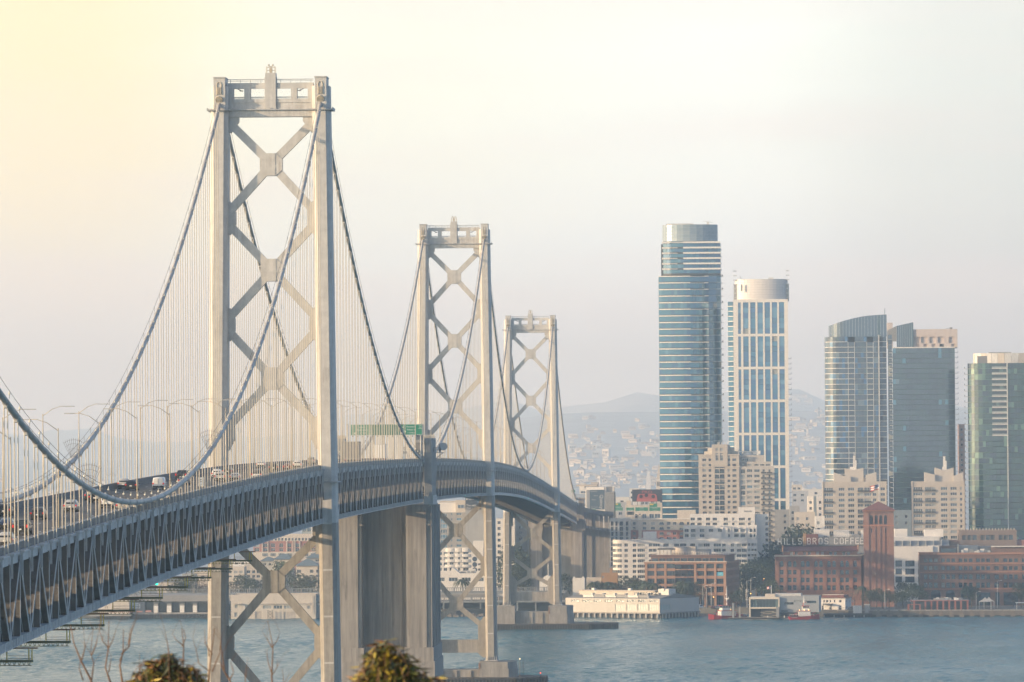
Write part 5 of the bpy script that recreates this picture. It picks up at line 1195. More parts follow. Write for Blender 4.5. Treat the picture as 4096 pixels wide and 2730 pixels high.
b, zt = wing_tower(zx(ZD, 185), zx(ZD, 680), ZD, 0, 1427, 0, 2990, 'left of two beige apartment towers with winged roofs, behind the brick tower', cols_l, 0, cr_l)
for x, w, h in ((b.loc(zx(ZD, 424), zy(ZD, 1260), 8)[0], 1.1, b.z(zy(ZD, 1225), zx(ZD, 424), 8)), (b.loc(zx(ZD, 436), zy(ZD, 1260), 8)[0], .9, b.z(zy(ZD, 1258), zx(ZD, 436), 8)), (b.loc(zx(ZD, 424), zy(ZD, 1260), 8)[0], .3, b.z(zy(ZD, 1195), zx(ZD, 424), 8))): b.box('spire', WH, x-w/2, x+w/2, 8, 8+w, zt, h)
b.box('spire_base', WH, b.loc(zx(ZD, 392), 1850, 7)[0], b.loc(zx(ZD, 440), 1850, 7)[0], 7, 11, zt, b.z(zy(ZD, 1310), zx(ZD, 420), 7)); b.flush()
cr_r = [(975, 1352, 1058, 1372, 1428, 2.5), (1058, 1316, 1130, 1338, 1428, 4), (1130, 1338, 1204, 1316, 1428, 4), (1204, 1380, 1280, 1352, 1428, 2.5), (1000, 1390, 1200, 1390, 1428, 5)]
cols_r = [(890, 962, 'v4'), (982, 1030, 'v4'), (1032, 1066, 'v4'), (1105, 1158, 'v3'), (1180, 1232, 'v3'), (1256, 1272, 'v2')]
b, zt = wing_tower(zx(ZD, 887), zx(ZD, 1291), ZD, 0, 1425, 0, 2995, 'right of two beige apartment towers with winged roofs, below the broad slate tower', cols_r, 0, cr_r)
for x, w, h in ((b.loc(zx(ZD, 1131), zy(ZD, 1260), 8)[0], 1.1, b.z(zy(ZD, 1228), zx(ZD, 1131), 8)), (b.loc(zx(ZD, 1142), zy(ZD, 1260), 8)[0], .9, b.z(zy(ZD, 1262), zx(ZD, 1142), 8))): b.box('spire', WH, x-w/2, x+w/2, 8, 8+w, zt, h)
b.box('spire_base', WH, b.loc(zx(ZD, 1118), 1850, 7)[0], b.loc(zx(ZD, 1148), 1850, 7)[0], 7, 11, zt, b.z(zy(ZD, 1310), zx(ZD, 1130), 7)); b.flush()
# sliver of a pinkish tower between the slate tower and the green one
b = Bld('apartment_tower', 'thin pinkish tower sliver squeezed between slate and green glass towers', 'apartment block', zx(ZD, 1252), zx(ZD, 1300), 3380, 0, 14); H_ = b.z(zy(ZD, 975)); pk = mat('pink_wall', (.42, .30, .26), .85, noise=(.3, .06))
hl = [(1.2, z, b.L-1.2, z+1.5) for z in np.arange(60, H_-3, 3)]; b.shell(pk, H_, hl); b.wins(hl, 'v2'); b.flush()

# ------------------------------------------------------------------ beige stepped point tower before the teal towers
b = Bld('apartment_tower', 'beige stepped apartment tower standing before the two teal towers', 'apartment block', zx(ZC, 958), zx(ZC, 1350), 3090, 0, 24)
zt = b.z(zy(ZC, 776)); fh = (1025-975)/2.412/F*3090*1.0; fh = 51/2.412/F*3090
X_ = lambda v: b.loc(zx(ZC, v), 1900)[0]
holes = []
for x0, x1, st in ((988, 1028, 'v3'), (1048, 1075, 'v2'), (1230, 1258, 'v2'), (1277, 1318, 'v3'), (1107, 1150, 'pic'), (1155, 1200, 'plain')):
    for k in range(26):
        y = zy(ZC, 808)+k*51/2.412
        if st in ('pic', 'plain') and k == 0: continue
        z1 = b.z(y); z0 = z1-1.45 if st not in ('pic', 'plain') else z1-2.2
        if z0 > 1: holes.append((X_(x0), z0, X_(x1), z1, st))
b.shell(BE, zt, holes, dep=.5); b.wins([h for h in holes if h[4] not in ('plain',)], dep=.42); b.wins([h for h in holes if h[4] == 'plain'], 'plain', M_FRD, ((M_GD, 3), (GREYM, 2)), dep=.45)
for h in holes:
    if h[4] in ('pic', 'plain'): b.box('balcony_rail', M_GM, h[0], h[2], -.1, -.04, h[1]-.1, h[1]+.95)
for y_ in (890, 1345): b.box('cornice', CR, -.15, b.L+.15, -.25, .3, b.z(zy(ZC, y_)), b.z(zy(ZC, y_))+.35)
b.box('cornice', CR, -.2, b.L+.2, -.3, .5, zt-.1, zt+.5)
xa, xb = X_(1080), X_(1232); zc = b.z(zy(ZC, 672), zx(ZC, 1160)); hl = [(X_(1116)-xa, b.z(zy(ZC, 735)), X_(1146)-xa, b.z(zy(ZC, 706)), 'cross'), (X_(1160)-xa, b.z(zy(ZC, 735)), X_(1190)-xa, b.z(zy(ZC, 706)), 'cross'), (X_(1116)-xa, b.z(zy(ZC, 832)), X_(1146)-xa, b.z(zy(ZC, 756)), 'grid'), (X_(1160)-xa, b.z(zy(ZC, 832)), X_(1190)-xa, b.z(zy(ZC, 756)), 'grid')]
b.shell(BE, zc, hl, L=xb-xa, D=14, x0=xa, y0=-.5, z0=zt-6, name='crown_block'); b.wins(hl, x0=xa, y0=-.5)
b.box('crown_step', CR, X_(1006), xa, 4, 14, zt, b.z(zy(ZC, 738))); b.box('crown_step', CR, X_(1040), xa, 3, 14, zt, b.z(zy(ZC, 705))); b.box('crown_step', BE, xb, X_(1258), 3, 14, zt, zc-.2); b.box('crown_step', BE, X_(1258), X_(1300), 4, 14, zt, b.z(zy(ZC, 706))); b.box('crown_step', BE, X_(1300), b.L-.3, 5, 14, zt, b.z(zy(ZC, 738)))
mm = MB()
for q in (1140, 1150, 1176, 1212, 1235): mm.tube([(X_(q), 4, zc), (X_(q), 4, zc+1.0+(q % 3)*.7)], .12, 5); mm.box((X_(q), 4, zc+.8), (.8, .8, .5))
obj('antenna_cluster', mm, WH, b.t); b.flush()
b = Bld('apartment_tower', 'paler right wing of the beige stepped tower with stacked balconies', 'apartment block', zx(ZC, 1351), zx(ZC, 1690), 3090.5, 0, 22)
X_ = lambda v: b.loc(zx(ZC, v), 1900)[0]; zt = b.z(zy(ZC, 884)); gb = mat('grey_beige_wall', (.45, .425, .39), .85, noise=(.3, .06)); holes = []
for x0, x1, st in ((1356, 1404, 'v3'), (1419, 1470, 'v3'), (1488, 1542, 'v3'), (1568, 1590, 'v2'), (1626, 1645, 'v2')):
    for k in range(24):
        z1 = b.z(zy(ZC, 912)+k*51.5/2.412); z0 = z1-(2.3 if x0 == 1356 or x0 > 1560 else 1.5)
        if z0 > 1: holes.append((X_(x0), z0, X_(x1), z1, st))
b.shell(gb, zt, holes, dep=.4); b.wins(holes, mix=((M_GD, 3), (M_GM, 4), (M_GP, 2), (T3, 1)))
for h in holes:
    if h[0] > X_(1560): b.box('balcony', gb, h[0]-.8, h[2]+.9, -1.1, 0, h[1]-.2, h[1]); b.box('balcony_rail', M_FRD, h[0]-.8, h[2]+.9, -1.1, -1.04, h[1], h[1]+.9)
for x0, x1, y0, d in ((1352, 1586, 776, 3), (1420, 1654, 838, 1)):
    z1 = b.z(zy(ZC, y0)); hl = []
    if y0 == 838: hl = [(X_(q)-X_(x0), zt+.3, X_(q+42)-X_(x0), b.z(zy(ZC, 862)), 'v3') for q in (1425, 1490, 1545, 1600)]
    else: hl = [(X_(1360)-X_(x0), b.z(zy(ZC, 832)), X_(1430)-X_(x0), b.z(zy(ZC, 806)), 'v4')]
    b.shell(gb, z1, hl, L=X_(x1)-X_(x0), D=12, x0=X_(x0), y0=d, z0=zt-.5, name='penthouse'); b.wins(hl, x0=X_(x0), y0=d)
zc = b.z(zy(ZC, 776)); m = MB(); m.prism([(X_(1430)+3.6*math.cos(q), 8+3*math.sin(q)) for q in np.linspace(0, 6.28, 13)[:-1]], zc, zc+2.2, 0, [(X_(1430)+2.4*math.cos(q), 8+2*math.sin(q)) for q in np.linspace(0, 6.28, 13)[:-1]]); obj('rooftop_dome', m, MET, b.t)
mm = MB(); z_ = b.z(zy(ZC, 740)); mm.box((X_(1445), 6, z_), (X_(1550)-X_(1350), .5, .45)); mm.box((X_(1515), 6, z_-.6), (4, 1.6, 2)); mm.tube([(X_(1336), 6, zc-1), (X_(1336), 6, z_+1.4)], .18, 5); mm.tube([(X_(1400), 6, zc), (X_(1400), 6, z_)], .15, 5); obj('window_cleaning_crane', mm, WH, b.t); b.flush()

# ------------------------------------------------------------------ white waterfront apartment complex in three tiers
def tier(name, label, x0, x1, ytop, Y, cols, rows, st, m=WH, D=20, right=None, phi=0, group=None, curved=False, wmix=STD, fr=M_FR, dep=.4, rail=True):
    b = Bld(name, label, 'apartment block', zx(ZA, x0), zx(ZA, x1), Y, phi, D, group)
    zt = b.z(zy(ZA, ytop)); holes = []
    for c0, c1, s_ in cols:
        for r0, r1 in rows:
            h = b.H(ZA, c0, r0, c1, r1, 0, s_)
            if h[1] > .5: holes.append(h)
    hr = [b.HR(ZA, *q) for q in right] if right else []
    b.shell(m, zt, holes, hr, dep=dep); b.wins(holes, mix=wmix, fr=fr, dep=dep-.05)
    if hr: b.wins(hr, 'v2', fr, wmix, side=True)
    return b, zt, holes
rows = [(458+i*55.5, 490+i*55.5) for i in range(8)]
b, zt, hs = tier('apartment_block', 'white waterfront apartment block with rounded left corner, lowest front tier', 752, 2062, 415, 2905, [(778, 815, 'v2'), (865, 902, 'v2'), (915, 995, 'v4'), (1033, 1072, 'v3'), (1075, 1150, 'v3'), (1185, 1243, 'v3'), (1298, 1350, 'v3'), (1355, 1430, 'v2'), (1465, 1518, 'v3'), (1550, 1600, 'v3'), (1605, 1672, 'v3'), (1710, 1790, 'v3'), (1800, 1838, 'v2'), (1888, 1926, 'cross'), (1953, 2000, 'v3'), (2003, 2058, 'v3')], rows, 'v3')
for h in hs:
    if h[2]-h[0] > 3.4: b.box('balcony_front', WH, h[0]-.2, h[2]+.2, -.35, 0, h[1]-.9, h[1]+.1)
rl = (zx(ZA, 752)-zx(ZA, 656))/F*2905                          # rounded left corner with ribbon balconies
for i in range(8):
    z1 = b.z(zy(ZA, 458+i*55.5), zx(ZA, 700)); z0 = z1-1.6
    if z0 < 0: continue
    arc = [(-rl*math.sin(q)*1.0, rl-rl*math.cos(q)) for q in np.linspace(0, 1.5, 7)][::-1]
    for (xa, ya), (xb, yb) in zip(arc[:-1], arc[1:]): b.piece('window', win_mesh('v2', M_FR, pick(STD)), (xa, ya+.45, z0), math.atan2(yb-ya, xb-xa), (math.hypot(xb-xa, yb-ya), 1, 1.6))
    m = MB(); m.prism([(x, y) for x, y in arc]+[(0, rl)], z1, z1+1.15 if i else zt); obj('balcony_band', m, WH, b.t)
    if i == 7 or True: m = MB(); m.prism([(x+.5, y+.5) for x, y in arc]+[(0, rl)], z0-.1, z1+.1); obj('corner_core', m, M_FRD, b.t)
m = MB(); m.prism([(-.1*rl, .4), (0, .4), (0, rl), (-rl, rl), (-rl*.9, rl*.45)], 0, 6); obj('corner_base', m, WH, b.t)
b.box('stair_head', WH, b.loc(zx(ZA, 975), 2150, 6)[0], b.loc(zx(ZA, 1113), 2150, 6)[0], 6, 14, zt, b.z(zy(ZA, 335), zx(ZA, 1040), 6)); roof_kit(b, 5, 4, 30, 4, 14, zt-.4, 3, 1.6)
b.flush()
b = Bld('apartment_block', 'angled right wing of the white apartments, its grid of windows facing the street', 'apartment block', zx(ZA, 2064), zx(ZA, 2168), 2905, 22, 26)
zt = b.z(zy(ZA, 415)); hl = [b.H(ZA, c0, 455+i*56, c1, 482+i*56, 0, 'v2') for i in range(8) for c0, c1 in ((2068, 2098), (2106, 2132), (2137, 2160))]; hl = [h for h in hl if h[1] > .5]
b.shell(WH, zt, hl); b.wins(hl); b.flush()
b, zt, hs = tier('apartment_block', 'middle tier of the white apartments with evenly spaced bay windows', 1397, 2168, 272, 2945, [(1407, 1452, 'v2'), (1473, 1522, 'v3'), (1566, 1616, 'v3'), (1660, 1708, 'pic'), (1755, 1800, 'v3'), (1862, 1882, 'plain'), (1926, 1974, 'v3'), (1993, 2042, 'v3'), (2088, 2120, 'v2'), (2125, 2150, 'plain')], [(305, 338), (360, 393)], 'v3', D=22)
for h in hs:
    for q in (h[0]-.5, h[2]+.1): b.box('bay_pilaster', WH, q, q+.4, -.45, 0, h[1]-.4, h[3]+.8)
    b.box('bay_sill', WH, h[0]-.5, h[2]+.5, -.5, 0, h[1]-.55, h[1]-.1)
b.box('stair_head', WH, b.loc(zx(ZA, 1655), 2150, -1)[0], b.loc(zx(ZA, 1795), 2150, -1)[0], -1.2, 6, b.z(zy(ZA, 420)), b.z(zy(ZA, 335))); roof_kit(b, 6, 20, 44, -8, -3, b.z(zy(ZA, 418)), 5, 1.2); b.flush()
b, zt, hs = tier('apartment_block', 'top tier of the white apartments crowned by a penthouse box', 1466, 2145, 152, 2985, [(1470, 1516, 'v2'), (1540, 1588, 'v3'), (1630, 1676, 'v3'), (1700, 1748, 'v3'), (1815, 1862, 'v3'), (1905, 1930, 'plain'), (1975, 2040, 'v4'), (2072, 2100, 'v2')], [(187, 218), (240, 268)], 'v3', D=24)
for h in hs: b.box('bay_sill', WH, h[0]-.4, h[2]+.4, -.45, 0, h[1]-.55, h[1]-.1)
b.shell(WH, b.z(zy(ZA, 80), zx(ZA, 2055)), [b.H(ZA, q, 118, q+22, 130, 3) for q in ()], L=b.loc(zx(ZA, 2146), 2100, 3)[0]-b.loc(zx(ZA, 1970), 2100, 3)[0], D=14, x0=b.loc(zx(ZA, 1970), 2100, 3)[0], y0=3, z0=zt-.5, name='penthouse')
b.box('penthouse_slot', GREYM, b.loc(zx(ZA, 2030), 2100, 3)[0], b.loc(zx(ZA, 2110), 2100, 3)[0], 2.9, 3.1, b.z(zy(ZA, 130)), b.z(zy(ZA, 116))); b.flush()
b = Bld('apartment_block', 'shaded white slab right of the top tier with a column of corner balconies', 'apartment block', zx(ZA, 2150), zx(ZA, 2255), 2990, 4, 20)
zt = b.z(zy(ZA, 150)); b.shell(WH, zt, [])
b2 = (zx(ZA, 2290)-zx(ZA, 2255))/F*2990
for i in range(9): b.box('window_band', M_GD, b.L-.05, b.L+b2-.3, .5, 8, zt-3-i*2.85, zt-1.4-i*2.85); b.box('balcony_band', WH, b.L, b.L+b2, 0, 9, zt-4.3-i*2.85, zt-3-i*2.85)
b.box('balcony_band', WH, b.L, b.L+b2, 0, 9, zt-1.4, zt); b.flush()

# ------------------------------------------------------------------ beige and brick block with glass bays, behind the white apartments
b = Bld('apartment_block', 'grey and brick apartment block with tall glass bays beside the viaduct', 'apartment block', zx(ZA, 626), zx(ZA, 845), 3010, 0, 20); zt = b.z(zy(ZA, 196))
hl = [b.H(ZA, c0, 228+k*53, c1, 272+k*53, 0, 'cross') for k in range(9) for c0, c1 in ((637, 664), (684, 706), (728, 746), (747, 764), (793, 820))]; hl = [h for h in hl if h[1] > 1]
b.shell(mat('pale_grey_panel', (.47, .47, .45), .8, noise=(.3, .05)), zt, hl, dep=.25); b.wins(hl, mix=((M_GM, 3), (M_GB, 3), (N3, 2), (M_GD, 2)), fr=M_FRD, dep=.2); b.flush()
b = Bld('apartment_block', 'cream and red brick apartment block with small balconies behind the white tiers', 'apartment block', zx(ZA, 846), zx(ZA, 1470), 3015, 0, 20); zt = b.z(zy(ZA, 203))
cols = [(866, 897, 'sash'), (932, 953, 'sash'), (968, 1006, 'v2'), (1054, 1098, 'cross'), (1148, 1188, 'v2'), (1222, 1260, 'sash'), (1285, 1322, 'v2'), (1358, 1397, 'v2'), (1432, 1458, 'v2')]
hl = [b.H(ZA, c0, 232+k*52.5, c1, 262+k*52.5, 0, s_) for k in range(8) for c0, c1, s_ in cols]; hl = [h for h in hl if h[1] > 1]
zm = b.z(zy(ZA, 315)); up = [h for h in hl if h[1] > zm]; lo = [h for h in hl if h[1] <= zm]
b.shell(CR, zt, up, z0=zm, dep=.3); b.shell(PINK, zm, lo, dep=.3, parapet=.1); b.wins(hl); b.box('cornice', CR, -.1, b.L+.1, -.25, 0, zm-.1, zm+.3); b.box('cornice', WH, -.2, b.L+.2, -.4, .3, zt-.2, zt+.35)
for h in hl:
    if abs(h[0]-b.loc(zx(ZA, 1148), 2150)[0]) < .5 or abs(h[0]-b.loc(zx(ZA, 1358), 2150)[0]) < .5: b.box('balcony', MET, h[0]-.2, h[2]+.2, -1, 0, h[1]-.15, h[1]); b.box('balcony_rail', M_GM, h[0]-.2, h[2]+.2, -1, -.94, h[1], h[1]+.9)
b.box('bay_tower', CR, b.loc(zx(ZA, 925), 2150)[0], b.loc(zx(ZA, 960), 2150)[0], -.15, 3, zm-8, zt+2.3)
hl = [b.H(ZA, q, 148, q+w, 192, 3, 'v2') for q, w in ((890, 24), (928, 24), (968, 40), (1040, 48), (1095, 60))]
x0 = b.loc(zx(ZA, 885), 2050, 3)[0]; hl2 = [(h[0]-x0, h[1], h[2]-x0, h[3], h[4]) for h in hl]
b.shell(CR, b.z(zy(ZA, 132), zx(ZA, 1030), 3), hl2, L=b.loc(zx(ZA, 1172), 2050, 3)[0]-x0, D=12, x0=x0, y0=3, z0=zt-.6, name='penthouse'); b.wins(hl2, x0=x0, y0=3)
b.box('stair_head', CR, b.loc(zx(ZA, 1330), 2050, 4)[0], b.loc(zx(ZA, 1523), 2050, 4)[0], 4, 14, zt-.5, b.z(zy(ZA, 108), zx(ZA, 1420), 4)); roof_kit(b, 6, 20, 42, 3, 12, zt-.5, 9, 2)
e = MB(); xk = b.loc(zx(ZA, 850), 2070)[0]; e.beam((xk-6, 3, zt+.5), (xk+2, 3, zt+1.3), .3, .3); e.beam((xk-2, 3, zt), (xk+3, 3, zt+2.2), 2.5, .15, 0, (0, 1, 0)); obj('solar_rack', e, WH, b.t); b.flush()

# ------------------------------------------------------------------ orange brick office by the shore street
b = Bld('office_building', 'orange brick and glass office block with a dark recessed middle bay', 'office', zx(ZA, 995), zx(ZA, 1840), 2800, -9, 42)
zt = b.z(zy(ZA, 648), zx(ZA, 1400)); piers = [(995, 1016), (1095, 1112), (1198, 1217), (1512, 1530), (1615, 1633), (1718, 1738), (1816, 1840)]
X_ = lambda v: b.loc(zx(ZA, v), 2300)[0]
zf = lambda y, xx=1650: b.z(zy(ZA, y), zx(ZA, xx))
floors = [(668, 718), (745, 795), (824, 880), (906, 968)]
bays = [(1016, 1095), (1112, 1198), (1217, 1305), (1530, 1615), (1633, 1718), (1738, 1816)]
hl = []
for (x0, x1) in bays:
    for (ya, yb) in floors: h = b.H(ZA, x0, ya, x1, yb, 0, 'pic'); hl.append(h)
    hl.append((X_(x0), .3, X_(x1), zf(1000), 'v4'))
hl.append((X_(1306), .3, X_(1506), zf(676), 'dark'))
sd = [(y_, zf(yb, 1838), y_+2.2, zf(ya, 1838)) for ya, yb in floors for y_ in np.arange(1.5, 40, 3.4)]
b.shell(BRO, zt, [h[:4] for h in hl], sd, dep=.9); b.wins([h for h in hl if h[4] != 'dark'], fr=M_FRD, mix=((N1, 3), (N2, 3), (M_GM, 2), (N3, .6)), dep=.8); b.wins(sd, 'v2', M_FRD, ((N1, 4), (N2, 2)), side=True, dep=.5)
for i in range(9):
    for q in range(6): w = (X_(1506)-X_(1306))/6; b.piece('glass_pane', pane_mesh(pick(((mat('bronze_glass', (.035, .035, .042), .15, .3), 4), (N1, 3)))), (X_(1306)+q*w+.05, .75, .3+i*(zf(676)-.3)/9+.05), 0, (w-.1, 1, (zf(676)-.3)/9-.1))
for a, c in piers: b.box('pilaster', BRO, X_(a)-.1, X_(c)+.1, -.35, .1, 0, zt)
b.box('cornice', BRO, -.5, b.L+.5, -.7, .4, zt-.9, zt-.1); b.box('cornice', CR, -.6, b.L+.6, -.85, .4, zt-.1, zt+.25)
for y_ in (730, 808, 892): b.box('string_course', BRO, 0, b.L, -.2, .05, zf(y_+5), zf(y_-5))
x0 = b.loc(zx(ZA, 1056), 2230, 5)[0]; x1 = b.loc(zx(ZA, 1830), 2230, 5)[0]; zp = b.loc(zx(ZA, 1400), zy(ZA, 588), 5)[1]
hh = [(.5+k*(x1-x0-1)/10, zt, .5+(k+1)*(x1-x0-1)/10-.4, zp-1.1, 'v2') for k in range(10)]
b.shell(BRB, zp, [h[:4] for h in hh], L=x1-x0, D=30, x0=x0, y0=5, z0=zt-.4, name='setback_storey'); b.wins(hh, fr=M_FRD, mix=((N1, 3), (N2, 3), (T1, 1)), x0=x0, y0=5)
b.box('roof_slab', BRB, x0-.6, x1+.6, 4.2, 36, zp, zp+.5)
hx = lambda v: b.loc(zx(ZA, v), 2200, 12)[0]; hz = lambda y, v=1400: b.loc(zx(ZA, v), zy(ZA, y), 12)[1]
for k in range(4):
    xk = hx(1117+k*38); u_ = MB(); u_.bb((xk, 11, zp+.5), (xk+hx(1150)-hx(1117), 14, hz(500))); un = obj('cooling_unit', u_, MET, b.t); b.box('fan_grille', M_FRD, xk+.5, xk+3.2, 10.95, 11.0, zp+3, hz(505), parent=un)
for v, r_, y_, m_ in ((1292, 2.8, 502, CR), (1362, 3.6, 490, BE)): m = MB(); m.tube([(hx(v), 14, zp+.5), (hx(v), 14, hz(y_))], r_, 18); obj('water_tank', m, m_, b.t, True)
b.box('plant_screen', BE, hx(1362), hx(1520), 13, 18, zp+.5, hz(488)); b.box('plant_screen', GREYM, hx(1480), hx(1660), 14, 20, zp+.5, hz(520))
rg = MB()
for v in range(1200, 1900, 26): rg.tube([(hx(v), 9, zp+.5), (hx(v), 9, zp+1.9)], .08, 4)
rg.tube([(hx(1200), 9, zp+1.9), (hx(1880), 9, zp+1.9)], .07, 4); obj('roof_railing', rg, WH, b.t)
sg = b.box('hoarding', mat('cyan_banner', (.07, .42, .60), .6), X_(1743), X_(1812), .05, .12, zf(796), zf(758)); b.box('print_bar', WH, X_(1760), X_(1795), .02, .04, zf(779), zf(775))
b.box('orange_panel', mat('orange_panel', (.45, .14, .08), .6), X_(1532), X_(1545), .5, .6, zf(795), zf(757)); b.flush()
# tawny low building below the viaduct
b = Bld('low_building', 'low tawny brick building under the white apartments near the viaduct', 'building', zx(ZA, 536), zx(ZA, 705), 2860, 0, 14); zt = b.z(zy(ZA, 768)); tw = mat('tawny_brick', (.36, .22, .11), .9, noise=(.4, .12))
hl = [b.H(ZA, 545, 795, 565, 820, 0, 'v2')]; b.shell(tw, zt, hl); b.wins(hl); b.box('stair_head', tw, b.loc(zx(ZA, 622), 2290)[0], b.loc(zx(ZA, 650), 2290)[0], 2, 6, zt, zt+2.5); b.box('annex', CR, b.loc(zx(ZA, 380), 2310)[0], -.1, 1, 12, 0, b.z(zy(ZA, 815))); b.flush()

# ------------------------------------------------------------------ brick coffee works with tower and roof sign
b = Bld('brick_factory', 'red brick works with arched top windows and a huge letter sign on its roof', 'factory', zx(ZE, 124), zx(ZE, 952), 2790, 0, 34)
X_ = lambda v, y=1000: b.loc(zx(ZE, v), zy(ZE, y))[0]; z_ = lambda y, v=550: b.loc(zx(ZE, v), zy(ZE, y))[1]
zt = z_(778); wc = [(168, 203), (246, 280), (296, 328), (373, 406), (422, 455), (500, 532), (548, 581), (626, 658), (674, 707), (751, 784), (801, 834), (878, 912)]
hl = []
for r0, r1 in ((845, 888), (918, 962), (992, 1038), (1066, 1114)):
    for a, c in wc: h = b.H(ZE, a, r0, c, r1, 0, 'cross'); hl.append(h)
b.shell(BRK, zt, hl, dep=.6); b.wins(hl, fr=mat('green_frame', (.09, .14, .13), .6), mix=((N1, 3), (N4, 3), (M_GM, 2)), dep=.5)
for a, c in wc:                                            # arched heads
    w = X_(c)-X_(a); xc_ = (X_(a)+X_(c))/2; z0 = z_(845); m = MB(); m.slab([(xc_+w/2*math.cos(q), z0+w/2*math.sin(q)) for q in np.linspace(0, math.pi, 9)], -.03, .02); obj('window_arch', m, N4, b.t)
    m = MB()
    for q in np.linspace(0, math.pi, 8)[:-1]: m.beam((xc_+(w/2+.15)*math.cos(q), -.06, z0+(w/2+.15)*math.sin(q)), (xc_+(w/2+.15)*math.cos(q+.45), -.06, z0+(w/2+.15)*math.sin(q+.45)), .12, .3, 0, (0, 1, 0))
    obj('brick_arch', m, mat('light_brick', (.36, .16, .10), .9), b.t)
for v0, v1 in ((124, 160), (218, 238), (345, 366), (470, 492), (596, 618), (722, 744), (848, 870), (920, 952)): b.box('pilaster', BRK, X_(v0), X_(v1), -.3, .05, 0, z_(815))
b.box('cornice', BRK, -.4, b.L+.4, -.6, .4, z_(812), z_(800)); b.box('cornice', CR, -.6, b.L+.6, -.8, .5, zt-.4, zt+.15)
for q in np.arange(.5, b.L, 1.3): b.box('corbel', BRK, q, q+.5, -.5, 0, z_(822), z_(812))
b.box('plinth', BRK, -.2, b.L+.2, -.4, .1, 0, z_(1116))
x0, x1 = b.loc(zx(ZE, 202), 2200, 6)[0], b.loc(zx(ZE, 916), 2200, 6)[0]; zl = b.loc(zx(ZE, 550), zy(ZE, 735), 6)[1]
hl = [b.H(ZE, q, 742, q+28, 774, 6, 'v2') for q in (265, 312, 392, 438, 518, 564, 643, 690, 770, 816)]; hl = [(h[0]-x0, h[1], h[2]-x0, h[3], h[4]) for h in hl]
b.shell(BRK, zl, hl, L=x1-x0, D=20, x0=x0, y0=6, z0=zt-.6, name='clerestory', dep=.3); b.wins(hl, x0=x0, y0=6)
m = MB(); zr = b.loc(zx(ZE, 550), zy(ZE, 684), 14)[1]; m.add([(x0-.6, 5.4, zl), (x1+.6, 5.4, zl), (x1+.6, 15, zr), (x0-.6, 15, zr), (x0-.6, 25, zl), (x1+.6, 25, zl)], [(0, 1, 2, 3), (3, 2, 5, 4), (0, 3, 4), (1, 5, 2)]); obj('tiled_roof', m, TILE, b.t)
for xx in (x0-.7, x1+.1): m = MB(); m.slab([(0, zl-.2), (1, zl-.2), (1, zr+.4), (0, zr+.4)], 0, 1); b.box('gable_parapet', BRO, xx, xx+.6, 5, 15, zl-.5, zr+.3)
b.box('shaded_annex', BRB, b.L+.1, X_(1000), 2, 30, 0, z_(768, 970)); b.box('annex_parapet', CR, b.L+.1, X_(1002), 1.7, 2, z_(768, 970)-.3, z_(768, 970)+.1)
zs = lambda y, v=550: b.loc(zx(ZE, v), zy(ZE, y), 14)[1]; xs = lambda v: b.loc(zx(ZE, v), zy(ZE, 640), 14)[0]
M_SIGN = mat('sign_letters', (.85, .84, .80), .5)
cap = zs(612)-zs(668)
words_ = [('H', 165), ('I', 212), ('L', 252), ('L', 308), ('S', 360), ('B', 448), ('R', 502), ('O', 560), ('S', 616), ('C', 708), ('O', 764), ('F', 816), ('F', 866), ('E', 914), ('E', 958)]
FONT_STROKES = {'H': [((0, 0), (0, 1)), ((.62, 0), (.62, 1)), ((0, .5), (.62, .5))], 'I': [((.31, 0), (.31, 1))], 'L': [((0, 1), (0, 0)), ((0, 0), (.6, 0))], 'S': [((.62, .85), (.5, 1)), ((.5, 1), (.12, 1)), ((.12, 1), (0, .85)), ((0, .85), (0, .62)), ((0, .62), (.12, .5)), ((.12, .5), (.5, .5)), ((.5, .5), (.62, .38)), ((.62, .38), (.62, .15)), ((.62, .15), (.5, 0)), ((.5, 0), (.12, 0)), ((.12, 0), (0, .15))],
 'B': [((0, 0), (0, 1)), ((0, 1), (.5, 1)), ((.5, 1), (.62, .85)), ((.62, .85), (.62, .65)), ((.62, .65), (.5, .52)), ((.5, .52), (0, .52)), ((.5, .52), (.62, .38)), ((.62, .38), (.62, .14)), ((.62, .14), (.5, 0)), ((.5, 0), (0, 0))], 'R': [((0, 0), (0, 1)), ((0, 1), (.5, 1)), ((.5, 1), (.62, .85)), ((.62, .85), (.62, .65)), ((.62, .65), (.5, .52)), ((.5, .52), (0, .52)), ((.3, .52), (.62, 0))],
 'O': [((.12, 0), (0, .15)), ((0, .15), (0, .85)), ((0, .85), (.12, 1)), ((.12, 1), (.5, 1)), ((.5, 1), (.62, .85)), ((.62, .85), (.62, .15)), ((.62, .15), (.5, 0)), ((.5, 0), (.12, 0))], 'C': [((.62, .82), (.5, 1)), ((.5, 1), (.12, 1)), ((.12, 1), (0, .85)), ((0, .85), (0, .15)), ((0, .15), (.12, 0)), ((.12, 0), (.5, 0)), ((.5, 0), (.62, .18))], 'F': [((0, 0), (0, 1)), ((0, 1), (.6, 1)), ((0, .52), (.5, .52))], 'E': [((0, 0), (0, 1)), ((0, 1), (.6, 1)), ((0, .52), (.5, .52)), ((0, 0), (.6, 0))]}
rs = thing('roof_sign', 'row of tall white capital letters on a steel frame over the brick works', 'roof sign', (b.p0.x, b.p0.y+14, ZG), 0)
